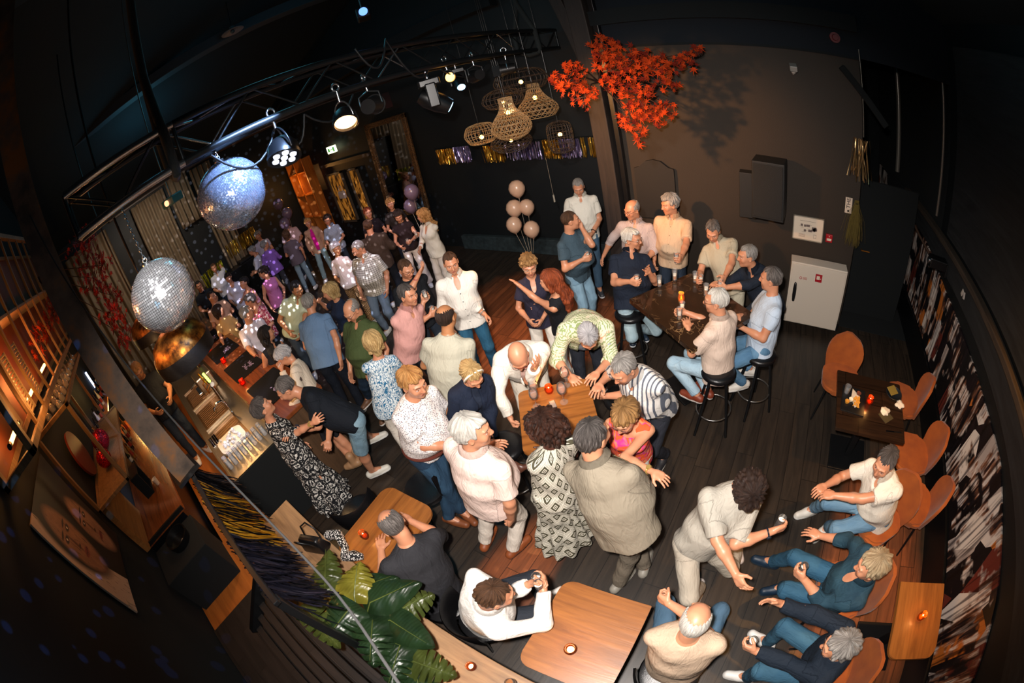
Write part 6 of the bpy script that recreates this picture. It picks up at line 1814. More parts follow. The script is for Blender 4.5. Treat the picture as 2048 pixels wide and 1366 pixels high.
def build_person(p):
    S = p.get('S', 1.0); fem = p.get('sex', 'm') == 'f'
    q = p.get('q', 1)                       # 0 far, 1 mid, 2 near
    hb = (0.015, 0.0115, 0.010)[q]; hf = (0.0075, 0.0055, 0.0042)[q]; hc = (0.0135, 0.0105, 0.0085)[q]
    hc_ = np.array(p['h'], float)
    yaw = math.radians(p['yaw'])
    f0 = V3(math.cos(yaw), math.sin(yaw), 0)
    hy = math.radians(p.get('hyaw', p['yaw'])); hp = math.radians(p.get('hpitch', 5)); hr = math.radians(p.get('hroll', 0))
    hf_ = V3(math.cos(hy) * math.cos(hp), math.sin(hy) * math.cos(hp), -math.sin(hp))
    hx = nrm(np.cross(hf_, V3(0, 0, 1))); hu = np.cross(hx, hf_)
    hx, hu = hx * math.cos(hr) + hu * math.sin(hr), hu * math.cos(hr) - hx * math.sin(hr)
    HS = (0.5 + 0.5 * S) * (0.95 if fem else 1.0)
    sk = hc_ - hu * 0.075 * HS - hf_ * 0.028 * HS     # skull base
    hip = p.get('hip')
    if hip is None:
        hip = V3(hc_[0] - f0[0] * 0.03, hc_[1] - f0[1] * 0.03, hc_[2] - 0.68 * S)
    hip = np.array(hip, float)
    TL = 0.515 * S
    Nn = sk - nrm(sk - hip + f0 * 0.0) * 0.085 * S - f0 * 0.01 * S
    u = nrm(Nn - hip)
    P = Nn - u * TL
    f = nrm(f0 - u * (f0 @ u)); r = np.cross(f, u)
    fr = (r, f, u)
    bel = p.get('belly', 0.35 if not fem else 0.2); wd = p.get('w', 1.0) * S * (0.90 if fem else 1.0)
    if fem:
        prof = [(-.13, .09, .08, 0), (-.09, .15, .115, 0), (-.02, .178, .13, -.01), (.06, .165, .118 + .02 * bel, .0), (.15, .138 + .03 * bel, .100 + .05 * bel, .02 * bel),
                (.25, .140 + .02 * bel, .105 + .03 * bel, .01), (.34, .155, .118, .015), (.40, .150, .098, 0), (.45, .125, .082, -.005), (.485, .088, .065, -.01), (.51, .06, .05, -.01), (.53, .045, .045, -.005)]
    else:
        prof = [(-.13, .09, .08, 0), (-.09, .145, .11, 0), (-.02, .168, .125, -.005), (.06, .162 + .02 * bel, .118 + .04 * bel, .02 * bel), (.14, .155 + .04 * bel, .112 + .085 * bel, .05 * bel),
                (.24, .160 + .02 * bel, .118 + .06 * bel, .035 * bel), (.34, .178, .128, .01), (.40, .172, .112, 0), (.445, .150, .095, -.005), (.480, .112, .075, -.01), (.51, .075, .060, -.01), (.53, .05, .05, -.005)]
    prof = [(s * S, a * wd, b * wd, o * S) for s, a, b, o in prof]
    shw = (0.158 if fem else 0.188) * wd / (0.9 if fem else 1)
    am = (0.84 if fem else 1.0) * S * p.get('lw', 1.0)
    sh = {+1: Nn - u * 0.090 * S + r * shw * 0.93, -1: Nn - u * 0.090 * S - r * shw * 0.93}
    UA, FA, HL = 0.285 * S, 0.25 * S, 1.0 * S * (0.9 if fem else 1.0)
    arms = {}
    for sd, key in ((1, 'R'), (-1, 'L')):
        t = p.get(key, 'hang'); mode = None
        o = r * sd
        pole = -u * 0.7 + o * 0.5 - f * 0.35
        if isinstance(t, str):
            mode = t
            W = {'hang': sh[sd] - u * 0.50 * S + f * 0.07 + o * 0.055,
                 'hangout': sh[sd] - u * 0.47 * S + f * 0.10 + o * 0.10,
                 'hips': P + o * 0.185 * S + u * 0.06 * S - f * 0.02,
                 'pocket': P + o * 0.20 * S - u * 0.03 * S + f * 0.03,
                 'cup': sh[sd] - u * 0.27 * S + f * 0.29 * S - o * 0.05,
                 'cuphigh': sh[sd] - u * 0.16 * S + f * 0.27 * S - o * 0.08,
                 'fold': P + u * 0.17 * S + f * 0.24 * S - o * 0.03,
                 'lap': P + f * 0.30 * S + o * 0.06 + u * 0.06,
                 'front': sh[sd] - u * 0.33 * S + f * 0.27 * S - o * 0.02,
                 'chin': hc_ - hu * 0.14 + hf_ * 0.05 - o * 0.03,
                 'face': hc_ + hf_ * 0.11 + hx * sd * 0.075 - hu * 0.05,
                 'knee': P + f * 0.42 * S + o * 0.10 + u * 0.03,
                 }[t]
            if t == 'hips': pole = o * 1.0 - f * 0.7 - u * 0.1
            if t in ('hang', 'hangout'): pole = -f * 0.6 + o * 0.5
            if t in ('chin', 'face'): pole = -u * 1.0 + o * 0.45 + f * 0.1
        else:
            W = np.array(t[:3], float); mode = t[3] if len(t) > 3 else 'flat'
        if mode not in ('hips', 'pocket', 'head', 'face', 'chin', 'knee', 'shoulder', 'wave', 'hang', 'lap'):
            w = W - P; lx, ly, ls = w @ r, w @ f, w @ u
            A_ = np.interp(ls, [x[0] for x in prof], [x[1] for x in prof]) + .085; B2 = np.interp(ls, [x[0] for x in prof], [x[2] for x in prof]) + .10; O_ = np.interp(ls, [x[0] for x in prof], [x[3] for x in prof])
            if ls < .5 * S and (lx / A_) ** 2 + ((ly - O_) / B2) ** 2 < 1:
                W = P + r * lx + u * ls + f * (O_ + B2 * math.sqrt(max(.15, 1 - (lx / A_) ** 2)))
        if p.get(key + 'p') is not None:
            a, b, c = p[key + 'p']; pole = o * a + f * b + u * c
        d = W - sh[sd]; L = np.linalg.norm(d); mx = (UA + FA) * 0.985
        if L > mx: W = sh[sd] + d * (mx / L); d = W - sh[sd]; L = mx
        if L < 0.12: L = 0.12
        dn = nrm(d)
        ca = (UA ** 2 + L ** 2 - FA ** 2) / (2 * UA * L); ca = max(-1, min(1, ca))
        pp = nrm(pole - dn * (pole @ dn))
        E = sh[sd] + dn * UA * ca + pp * UA * math.sqrt(1 - ca * ca)
        arms[sd] = (sh[sd], E, W, mode)
    # legs
    hj = {sd: P - u * 0.045 * S + r * sd * 0.088 * wd for sd in (1, -1)}
    TH, SN, AK = 0.435 * S, 0.415 * S, 0.085 * S
    seat = p.get('seat')
    legs = {}
    feet = p.get('feet')
    for i, sd in ((0, -1), (1, 1)):
        toe = nrm(f0 + r * sd * 0.22 * V3(1, 1, 0))
        if feet is not None:
            fz = feet[i][2] if len(feet[i]) > 2 else 0.0
            A = V3(feet[i][0], feet[i][1], fz + AK)
            if len(feet[i]) > 3: ta = math.radians(feet[i][3]); toe = V3(math.cos(ta), math.sin(ta), 0)
        elif seat:
            g = p.get('kneeout', 0.12)
            A = P + f0 * (0.40 if seat < .6 else 0.30) + V3(r[0], r[1], 0) * sd * g
            A = V3(A[0], A[1], AK + (0.0 if seat < 0.6 else 0.24))
        else:
            A = V3(P[0], P[1], AK) + f0 * (0.0 + p.get('stride', 0.0) * sd) + V3(r[0], r[1], 0) * sd * p.get('stance', 0.12)
            if abs(u[2]) < 0.97: A = A - f0 * 0.05
        d = A - hj[sd]; L = np.linalg.norm(d); mx = (TH + SN) * 0.995
        if L > mx:
            A = hj[sd] + d * (mx / L); d = A - hj[sd]; L = mx
        dn = nrm(d); ca = max(-1, min(1, (TH ** 2 + L ** 2 - SN ** 2) / (2 * TH * L)))
        kp = f0 * 1.0 + V3(r[0], r[1], 0) * sd * (0.25 if seat else 0.08) + V3(0, 0, 0.9 if seat else 0.0)
        pp = nrm(kp - dn * (kp @ dn))
        K = hj[sd] + dn * TH * ca + pp * TH * math.sqrt(1 - ca * ca)
        legs[sd] = (hj[sd], K, A, toe)
    base = V3(P[0], P[1], 0)
    root = thing('person', p['label'], 'person', tuple(base), 0.0, p.get('group'))

    # ------------- body
    allp = [hc_ + 0.16, hc_ - 0.16, P + 0.26, P - 0.26] + [x for sd in (1, -1) for x in (arms[sd][1], arms[sd][2], legs[sd][1], legs[sd][2])]
    lo = np.min(allp, 0) - 0.14; hi = np.max(allp, 0) + 0.14
    B_ = Field(lo, hi, hb)
    B_.sweep(P, fr, prof, 0.0, 0.03)
    for sd in (1, -1):
        s_, e_, w_, _ = arms[sd]
        B_.capsule(s_, e_, .049 * am, .039 * am, 0.05)
        B_.capsule(e_, e_ + (w_ - e_) * .35, .040 * am, .041 * am, 0.02)
        B_.capsule(e_ + (w_ - e_) * .35, w_, .041 * am, .0265 * am, 0.02)
        h_, k_, a_, toe = legs[sd]
        B_.capsule(h_, k_, .088 * wd, .058 * S, 0.03)
        B_.capsule(k_, k_ + (a_ - k_) * .35, .055 * S, .057 * S, 0.02)
        B_.capsule(k_ + (a_ - k_) * .35, a_, .057 * S, .036 * S, 0.02)
        B_.capsule(a_, a_ - V3(0, 0, .04 * S) + toe * .10 * S, .036 * S, .03 * S, 0.02)
    if fem:
        for sd in (1, -1):
            B_.ellip(P + u * .325 * S + f * .085 * wd + r * sd * .068 * wd, fr, (.062, .058, .062), 0.03)
    B_.capsule(Nn - u * .03, sk, .058 * HS * (0.85 if fem else 1), .054 * HS * (0.85 if fem else 1), 0.03)
    vb, qb = B_.nets(); vb = smooth_v(vb, qb, 2)
    # ------------- head
    R = np.array([hx, hf_, hu])
    def L2W(x, y, z): return hc_ + (hx * x + hf_ * y + hu * z) * HS
    Hd = Field(hc_ - 0.185 * HS, hc_ + 0.165 * HS, hf)
    E_ = lambda c, rad, k=.012, sub=False: Hd.ellip(L2W(*c), R, np.array(rad) * HS, k, sub)
    jw = p.get('jaw', 1.0) * (0.92 if fem else 1.0)
    E_((0, -.018, .030), (.0765, .098, .090), .02)
    E_((0, .030, -.018), (.064, .066, .085), .03)
    E_((0, .022, -.070), (.054 * jw, .058, .045), .03)
    E_((0, .066, -.098), (.021 * jw, .020, .018), .025)
    for sx in (1, -1):
        E_((sx * .042, .066, -.022), (.020, .018, .020), .03)
        E_((sx * .033, .094, .012), (.018, .014, .011), .012, True)
        E_((sx * .033, .0775, .010), (.0145, .0125, .0105), .004)
        E_((sx * .077, -.008, -.008), (.010, .020, .031), .006)
        E_((sx * .084, .000, -.006), (.006, .010, .018), .006, True)
        Hd.capsule(L2W(sx * .012, .090, .032), L2W(sx * .048, .076, .034), .009 * HS, .007 * HS, .014)
    Hd.capsule(L2W(0, .088, .018), L2W(0, .108, -.018), .008 * HS, .0115 * HS, .012)
    E_((0, .108, -.024), (.0135, .012, .010), .008)
    for sx in (1, -1): E_((sx * .011, .098, -.028), (.008, .010, .007), .006)
    Hd.capsule(L2W(-.017, .086, -.056), L2W(.017, .086, -.056), .0060 * HS, None, .010)
    Hd.capsule(L2W(-.014, .084, -.066), L2W(.014, .084, -.066), .0068 * HS, None, .010)
    nk = .058 * HS * (0.85 if fem else 1)
    Hd.capsule(Nn - u * .0, sk, nk, nk * .94, 0.03)
    vh, qh = Hd.nets(); vh = smooth_v(vh, qh, 1, .35)
    parts = [(vb, qb), (vh, qh)]
    # ------------- hands
    grips = {}
    for sd in (1, -1):
        s_, e_, w_, mode = arms[sd]
        d = nrm(w_ - e_)
        inw = nrm(-r * sd - d * (-r * sd @ d))
        if mode in ('flat', 'table', 'knee', 'lap'): n = V3(0, 0, -1) - d * (-d[2]); n = nrm(n)
        elif mode in ('face', 'head'): n = nrm((hc_ - w_)); n = nrm(n - d * (n @ d))
        elif mode in ('point', 'wave'): n = nrm(f - d * (f @ d)); 
        else: n = inw
        if mode in ('flat', 'table', 'knee', 'shoulder'):
            d = nrm(d - V3(0, 0, 1) * d[2] * 0.75) ; n = nrm(V3(0, 0, -1) + d * d[2])
        if mode == 'cup' or mode == 'grip' or mode == 'cuphigh':
            n = nrm(inw - V3(0, 0, 1) * inw[2]); d = nrm(d - V3(0, 0, 1) * d[2] * .8); n = nrm(n - d * (n @ d))
        th_dir = np.cross(d, n) * sd
        cg = {'hang': .35, 'hangout': .4, 'hips': .5, 'pocket': .5, 'cup': .72, 'cuphigh': .72, 'grip': .72, 'fold': .5, 'lap': .4, 'front': .4, 'chin': .8, 'face': .35,
              'knee': .22, 'flat': .12, 'table': .18, 'head': .25, 'point': .2, 'wave': .12, 'shoulder': .25, 'fist': 1.1, 'shake': .3}.get(mode, .35)
        hs = HL
        lo_ = w_ - 0.22 * hs; hi_ = w_ + 0.22 * hs
        Hn = Field(lo_, hi_, hf * 0.95)
        Hn.capsule(w_ - nrm(w_ - e_) * .045, w_ + d * .01, .0285 * am, .026 * am, .01)
        pc = w_ + d * .050 * hs
        Hn.ellip(pc, np.array([th_dir, d, n]), np.array([.041, .052, .0165]) * hs, .015)
        Hn.capsule(w_ + d * .02 * hs + th_dir * .014 * hs, w_ + d * .078 * hs + th_dir * .026 * hs, .014 * hs, .012 * hs, .015)
        Hn.capsule(w_ + d * .02 * hs - th_dir * .016 * hs, w_ + d * .074 * hs - th_dir * .027 * hs, .014 * hs, .011 * hs, .015)
        for i, (off, ln, rad) in enumerate(((.031, .072, .0088), (.0105, .080, .0090), (-.0105, .074, .0086), (-.030, .058, .0078))):
            b = w_ + (d * (.086 - abs(off - .005) * .15) + th_dir * off) * hs
            spread = off * (1.6 if mode in ('wave', 'flat', 'table', 'knee', 'shoulder', 'point', 'head') else .5)
            ang = 0.0
            for j, (fl, rr) in enumerate(((.42, 1.0), (.32, .93), (.26, .82))):
                ang += cg * (1.0 + (.12 * i if mode not in ('wave',) else 0)) * (0.9 if j == 0 else 1.0)
                if mode == 'point' and i == 0: ang = 0.08
                dd = nrm(d * math.cos(ang) + n * math.sin(ang) + th_dir * spread * 4)
                e2 = b + dd * ln * fl * hs
                Hn.capsule(b, e2, rad * rr * hs, rad * rr * .92 * hs, .004)
                b = e2
        tb = w_ + (d * .022 + th_dir * .026) * hs
        t1 = tb + nrm(d * .62 + th_dir * .70 + n * (.25 + cg * .5)) * .046 * hs
        t2 = t1 + nrm(d * .80 + th_dir * (.35 - .3 * cg) + n * (.2 + cg * .6)) * .034 * hs
        Hn.capsule(tb, t1, .0145 * hs, .011 * hs, .012); Hn.capsule(t1, t2, .0105 * hs, .0088 * hs, .004)
        vv, qq = Hn.nets()
        if len(vv): parts.append((smooth_v(vv, qq, 1, .3), qq))
        grips[sd] = (pc + n * .040 * hs + d * .012, d, n)
    nb, nh = len(vb), len(vh)
    allv = np.concatenate([x[0] for x in parts])
    hl = np.full((len(allv), 3), -1.0)
    loc = (allv - hc_) @ R.T / HS
    near = np.abs(loc).max(1) < .2
    hl[near] = loc[near]
    tone = p.get('skin', 'fair')
    hcol = p.get('hair', ('short', 'grey'))
    browc = {'white': 'a89c8c', 'grey': '7d7065', 'silver': '8a8078', 'blond': '94703e', 'greyblond': '8a7355'}.get(hcol[1], '3d2c22')
    body = net_obj('body', parts, [skin_mat(tone, browc, p.get('beard'))], root, {'hl': hl}, origin=base)
    # ------------- local coordinates for clothes
    def cl_coords(v):
        w = v - P
        lc = np.stack([w @ r, w @ f, w @ u], 1)
        best = np.full(len(v), 1e9)
        for sd in (1, -1):
            for a, b, k in ((arms[sd][0], arms[sd][1], 0), (arms[sd][1], arms[sd][2], 1)):
                ab = b - a; t = np.clip(((v - a) @ ab) / (ab @ ab), 0, 1)
                dd = np.linalg.norm(v - a - t[:, None] * ab, axis=1)
                x = nrm(np.cross(ab, f)); y = np.cross(nrm(ab), x)
                m = (dd < .085 * S) & (dd < best) & ((t > .12) | (k == 1))
                if k == 0: m &= (np.abs(lc[:, 0]) > shw * .88) | (np.abs(lc[:, 1]) > .16 * S)
                ww = v[m] - a
                lc[m] = np.stack([ww @ x + sd * .4, ww @ y, .45 - ww @ nrm(ab) - k * UA], 1)
                best[m] = dd[m]
        return lc
    def pl_coords(v):
        w = v - P
        lc = np.stack([w @ r, w @ f, w @ u], 1)
        for sd in (1, -1):
            for a, b, k in ((legs[sd][0], legs[sd][1], 0), (legs[sd][1], legs[sd][2], 1)):
                ab = b - a; L = np.linalg.norm(ab); t = ((v - a) @ ab) / (ab @ ab)
                dd = np.linalg.norm(v - a - np.clip(t, 0, 1)[:, None] * ab, axis=1)
                m = (dd < .13 * S) & (t > (.25 if k == 0 else 0)) & (t < 1.1)
                x = nrm(np.cross(ab, f0 + V3(.01, .02, .3))); y = np.cross(nrm(ab), x)
                ww = v[m] - a
                lc[m] = np.stack([ww @ x + sd * .2, ww @ y, -ww @ nrm(ab) - k * TH], 1)
        return lc
    # ------------- trousers, skirt
    bt = p.get('bottom')
    bspec = bt or ('pants', '30343c')
    kind = bspec[0]; bm_ = bspec[1] if not isinstance(bspec[1], str) else cloth(*bspec[1:])
    if kind != 'none':
        Pf = Field(lo, hi, hc)
        low = [x for x in prof if x[0] < .10 * S]
        low.append((.10 * S,) + tuple(np.array([np.interp(.10 * S, [y[0] for y in prof], [y[i] for y in prof]) for i in (1, 2, 3)])))
        inf = .010
        Pf.sweep(P, fr, low, inf, 0.03)
        if kind in ('pants', 'shorts', 'wide'):
            for sd in (1, -1):
                h_, k_, a_, toe = legs[sd]
                w1 = .094 * wd; w2 = .070 * S; w3 = (.058 if kind != 'wide' else .10) * S
                Pf.capsule(h_, k_, w1, w2 + (.012 if kind == 'shorts' else 0), 0.03, cut1=(kind == 'shorts'))
                if kind != 'shorts':
                    an = k_ + (a_ - k_) * (0.97 if kind != 'crop' else .8)
                    Pf.capsule(k_, an, w2, w3, 0.02, cut1=True)
        elif kind == 'skirt':
            hm = p.get('hem', .5) * S
            sp = [(-hm, .24 * wd, .20 * wd, .02), (-.2 * S, .20 * wd, .16 * wd, .0), (0.0, .185 * wd, .14 * wd, 0), (.09 * S, .165 * wd, .125 * wd, 0)]
            uu = nrm(u * .3 + V3(0, 0, 1)); rr = nrm(np.cross(f0, uu)); ff = np.cross(uu, rr)
            Pf.sweep(P, (rr, ff, uu), sp, .012, .02, fold=.018, nf=11)
        Pf.rumple(.0028 if kind != 'wide' else .004, 19, P[0] * 7)
        v, qd = Pf.nets()
        if len(v): net_obj({'pants': 'trousers', 'wide': 'trousers', 'shorts': 'shorts', 'skirt': 'skirt'}[kind], [(smooth_v(v, qd, 2), qd)], [bm_], root, {'cl': pl_coords(v)}, origin=base)
    # ------------- shirt, dress
    tp = p.get('top', ('tee', 'cccccc'))
    tk = tp[0]; tm = cloth(*tp[1:]) if isinstance(tp[1], str) else tp[1]
    def garment(name, tk, mat, inf, sleeves, hem, neck, front_open=0.0, rump=.005, k=.03):
        Tf = Field(lo, hi, hc)
        pr = [(s, a, b, o) for s, a, b, o in prof if s > -.13 * S]
        loose = p.get('loose', .012)
        pr = [(s, a + (loose if s < .3 * S else loose * .4), b + (loose if s < .3 * S else loose * .3), o) for s, a, b, o in pr]
        if hem < -.10 * S:
            a0, b0 = pr[0][1], pr[0][2]
            pr = [x for x in pr if x[0] > -.05 * S]
            pr.insert(0, (hem, pr[0][1] * (1.02 if hem > -.3 else 1.0), pr[0][2] * 1.04, pr[0][3]))
        if tk == 'dress' and hem < -.3:
            pr = [x for x in pr if x[0] > .08 * S]
            wide = p.get('flare', .25)
            pr = [(hem, wide, wide * .8, 0), (-.35 * S, .205 * wd, .165 * wd, 0), (-.05 * S, .195 * wd, .155 * wd, 0), (.05 * S, .180 * wd, .140 * wd, 0)] + pr
            uu = nrm(V3(0, 0, 1) + u * .25); rr = nrm(np.cross(f0, uu)); ff = np.cross(uu, rr)
            low2 = [x for x in pr if x[0] < .12 * S]; hi2 = [x for x in pr if x[0] > -.06 * S]
            Tf.sweep(P, (rr, ff, uu), low2, inf, k, fold=.022, nf=p.get('nfold', 10))
            Tf.sweep(P, fr, hi2, inf, .05)
        else:
            Tf.sweep(P, fr, pr, inf, k)
        if fem:
            for sd in (1, -1):
                Tf.ellip(P + u * .325 * S + f * .088 * wd + r * sd * .064 * wd, fr, (.066 + inf, .060 + inf, .064 + inf), 0.04)
        for sd in (1, -1):
            s_, e_, w_, _ = arms[sd]
            if sleeves <= 0:
                Tf.capsule(s_ - u * .0, s_ - r * sd * .04 * S, .052 * am + inf, .055 * am + inf, .03)
                continue
            if sleeves < 1:
                en = s_ + (e_ - s_) * sleeves
                Tf.capsule(s_, en, .050 * am + inf, (.043 + .012 * (1 - sleeves) + .010) * am + inf, .05, cut1=True)
            else:
                Tf.capsule(s_, e_, .050 * am + inf, .044 * am + inf, .05)
                g = sleeves - 1
                en = e_ + (w_ - e_) * g
                Tf.capsule(e_, en, .044 * am + inf, (.044 - .012 * g) * am + inf, .02, cut1=True)
        if sleeves <= 0:
            for sd in (1, -1):
                Tf.ellip(arms[sd][0] + r * sd * .045 * S - u * .005, fr, (.045 * S, .09 * S, .085 * S), .01, True)
        Tf.rumple(rump, p.get('rf', 15), P[1] * 5 + inf * 100)
        nb_ = Nn + u * .03 * S
        if neck == 'crew': Tf.ellip(nb_ + f * .012, fr, (.066 * S, .070 * S, .055 * S), .006, True)
        elif neck == 'polo':
            Tf.ellip(nb_ + f * .012, fr, (.064 * S, .068 * S, .055 * S), .006, True)
            Tf.capsule  # opening below the collar
            Tf.ellip(Nn + f * .115 * S - u * .035 * S, fr, (.030, .055, .060), .012, True)
        elif neck == 'vee':
            Tf.ellip(nb_ + f * .015, fr, (.068 * S, .072 * S, .055 * S), .006, True)
            Tf.ellip(Nn + f * .11 * S - u * .06 * S, fr, (.032, .07, .10), .01, True)
        elif neck == 'wide':
            Tf.ellip(nb_ + f * .02, fr, (.115 * S, .10 * S, .065 * S), .008, True)
            Tf.ellip(Nn + f * .09 * S - u * .03 * S, fr, (.06, .07, .07), .01, True)
        elif neck == 'lowback':
            Tf.ellip(nb_, fr, (.10 * S, .10 * S, .07 * S), .008, True)
            Tf.ellip(Nn - f * .11 * S - u * .05 * S, fr, (.075, .07, .15), .01, True)
        if front_open > 0:
            Tf.ellip(P + u * .18 * S + f * .19 * S, fr, (front_open, .14, .42 * S), .01, True)
        v, qd = Tf.nets()
        if len(v) == 0: return None
        return net_obj(name, [(smooth_v(v, qd, 2), qd)], [mat], root, {'cl': cl_coords(v)}, origin=base)
    def collar(mat, open_=.5, hgt=.035, rad=.066):
        bmc = B()
        n = 26; rows = []
        a0 = open_
        for j, (rr, zz) in enumerate(((rad - .002, .0), (rad - .004, hgt), (rad + .004, hgt + .003), (rad + .016, hgt - .006), (rad + .026, .002))):
            row = []
            for i in range(n + 1):
                a = PI / 2 + a0 + (2 * PI - 2 * a0) * i / n
                tip = abs(i / n * 2 - 1) ** 6
                ex = .018 * tip if j >= 3 else 0
                pt = Nn + u * ((zz + .012 - ex * 1.4) * S) + (r * math.cos(a) * (rr + ex * .2) + f * (math.sin(a) * (rr + ex) + .008)) * S
                row.append(bmc.verts.new(Vector(pt - base)))
            rows.append(row)
        for a, b in zip(rows, rows[1:]):
            for i in range(n): bmc.faces.new((a[i], a[i + 1], b[i + 1], b[i]))
        bmesh.ops.solidify(bmc, geom=bmc.faces[:], thickness=.0025)
        at = bmc.verts.layers.float_vector.new('cl')
        for vv in bmc.verts: vv[at] = Vector((vv.co.x, vv.co.y, vv.co.z))
        obj('collar', bmc, mat, root, smooth=60)
    tuck = p.get('tuck', False)
    hem = p.get('hem_t', -.0 if tuck else -.13) * S
    cm = tm
    if tk == 'tee': garment('t_shirt', tk, tm, .010, p.get('sl', .62), hem, p.get('neck', 'crew'))
    elif tk == 'polo': garment('polo_shirt', tk, tm, .011, p.get('sl', .66), hem, 'polo'); collar(cm, .35)
    elif tk == 'shirt': garment('shirt', tk, tm, .012, p.get('sl', .78), hem, 'polo'); collar(cm, .30)
    elif tk == 'long': garment('shirt', tk, tm, .012, p.get('sl', 1.93), hem, p.get('neck', 'vee'), rump=.0065); collar(cm, .42)
    elif tk == 'sweater': garment('sweater', tk, tm, .016, 1.95, hem, 'crew', rump=.0065)
    elif tk == 'blouse': garment('blouse', tk, tm, .014, p.get('sl', .9), hem, p.get('neck', 'wide'), rump=.005)
    elif tk == 'tank': garment('top', tk, tm, .008, 0, hem, p.get('neck', 'wide'), rump=.002)
    elif tk == 'crop': garment('top', tk, tm, .009, p.get('sl', 0), .16 * S, 'wide', rump=.002)
    elif tk == 'dress': garment('dress', tk, tm, .012, p.get('sl', .45), p.get('hemd', -.75) * S, p.get('neck', 'crew'), rump=.006)
    elif tk == 'jacket':
        inner = p.get('inner', ('e8d8d0',))
        garment('t_shirt', 'tee', cloth(*inner), .006, .5, -.10 * S, 'crew', rump=.002)
        garment('jacket', tk, tm, .022, p.get('sl', 1.93), p.get('hem_t', -.18) * S, 'vee', front_open=p.get('open', .06), rump=.0065); 
        if p.get('lapel', True): collar(cm, .62, .030, .080)
    # ------------- belt
    if p.get('belt'):
        bmb = B(); pts = []
        for i in range(40):
            a = 2 * PI * i / 40; s = .055 * S if not tuck else .015 * S
            A_ = np.interp(s, [x[0] for x in prof], [x[1] for x in prof]) + .022; B2 = np.interp(s, [x[0] for x in prof], [x[2] for x in prof]) + .022
            O_ = np.interp(s, [x[0] for x in prof], [x[3] for x in prof])
            pts.append(Vector(P + u * (s - .03 * S) + r * math.cos(a) * A_ + f * (math.sin(a) * B2 + O_) - base))
        tube(bmb, pts, .014, 6, closed=True)
        obj('belt', bmb, plain('brown_belt', p['belt'] if isinstance(p['belt'], str) else '4a2c1a', .5), root, smooth=40)
    # ------------- shoes
    shc = p.get('shoes', ('sneaker', 'e6e2dc'))
    for sd in (-1, 1):
        h_, k_, a_, toe = legs[sd]
        sl_ = .262 * S * (.9 if fem else 1.0)
        up = V3(0, 0, 1); sidev = np.cross(toe, up)
        bot = a_ - up * AK
        Sf = Field(bot - .22, bot + .24, hc * .8)
        c0 = bot - toe * .052 * S; c1 = bot + toe * (sl_ - .10) ; mid = bot + toe * .06
        hgt = .045
        Sf.capsule(c0 + up * .042, mid + up * .040, .040, .043, .02)
        Sf.capsule(mid + up * .038, c1 + up * .030, .043, .036, .03)
        Sf.capsule(a_ - up * .02, c0 + up * .05 + toe * .01, .046, .038, .02)
        if shc[0] == 'boot': Sf.capsule(a_ + up * .10, a_ - up * .03, .052, .045, .02)
        # sole
        def sole(X, Y, Z):
            x, y = X - bot[0], Y - bot[1]
            lx = x * toe[0] + y * toe[1]; ly = x * sidev[0] + y * sidev[1]
            t = np.clip((lx + .05) / (sl_ - .04), 0, 1)
            wv = .036 + .010 * np.sin(t * PI * .9)
            cx_ = np.clip(lx, -.05, sl_ - .10)
            d = np.sqrt((lx - cx_) ** 2 + ly ** 2) - wv
            return np.maximum(d, np.abs(Z - bot[2] - .014) - .014) + 0 * X
        Sf.add(sole, bot - .22, bot + .22, .004)
        Sf.cut(lambda X, Y, Z: (bot[2] - Z) + 0 * X + 0 * Y)
        v, qd = Sf.nets()
        if len(v) == 0: continue
        v = smooth_v(v, qd, 1, .4)
        cz = v[qd].mean(1)[:, 2] - bot[2]
        sm = plain('shoe_' + shc[1], shc[1], .5, noise=.08)
        so = plain('sole_' + (shc[2] if len(shc) > 2 else 'e8e6e0'), shc[2] if len(shc) > 2 else 'e8e6e0', .6)
        net_obj('shoe', [(v, qd)], [sm, so], root, {}, mi=(cz < .026).astype(int), origin=base)
    # ------------- hair
    style, tint = hcol[0], hcol[1]
    if style != 'none':
        Hf = Field(hc_ - np.array([.30, .30, .52 if style in ('long', 'longcurly') else .34]) * HS, hc_ + .25 * HS, (0.009, 0.0065, 0.005)[q])
        thick = {'short': .009, 'buzz': .004, 'fringe': .008, 'wavy': .024, 'bob': .030, 'long': .020, 'longcurly': .030, 'pony': .014, 'curly': .026, 'afro': .040, 'side': .018, 'pixie': .020, 'comb': .014, 'updo': .018}[style]
        rad = np.array([.0765, .098, .090]) + thick
        Hf.ellip(L2W(0, -.018 - thick * .15, .030 + thick * .15), R, rad * HS, .01)
        if style in ('wavy', 'pixie', 'curly', 'side', 'comb'):
            Hf.ellip(L2W(.018 if style in ('side', 'comb') else 0, .052, .094), R, np.array([.055, .040, .026]) * HS, .02)
        if style in ('bob', 'longcurly', 'long'):
            for sx in (1, -1):
                Hf.capsule(L2W(sx * .072, -.01, .02), L2W(sx * .070, -.022, -.085), .030 * HS, .026 * HS, .02)
            Hf.capsule(L2W(0, -.085, .0), L2W(0, -.075, -.10), .055 * HS, .045 * HS, .03)
        if style in ('long', 'longcurly'):
            bk = -f * .135 * wd
            q1 = L2W(0, -.095, -.07); q2 = Nn + bk - u * .06; q3 = Nn + bk - u * (.24 if style == 'long' else .20)
            for off in (-.055, -.018, .018, .055):
                Hf.capsule(q1 + hx * off * .7, q2 + r * off, .032, .034, .02); Hf.capsule(q2 + r * off, q3 + r * off * .9, .034, .018, .02)
        if style == 'afro':
            for (x, y, z, rr) in ((0, -.06, .05, .085), (.05, -.02, .03, .06), (-.05, -.02, .03, .06), (0, -.11, -.03, .07), (.04, -.09, -.08, .05), (-.05, -.08, -.06, .05), (.07, -.11, -.05, .05)):
                Hf.ellip(L2W(x, y, z), R, np.array([rr] * 3) * HS, .03)
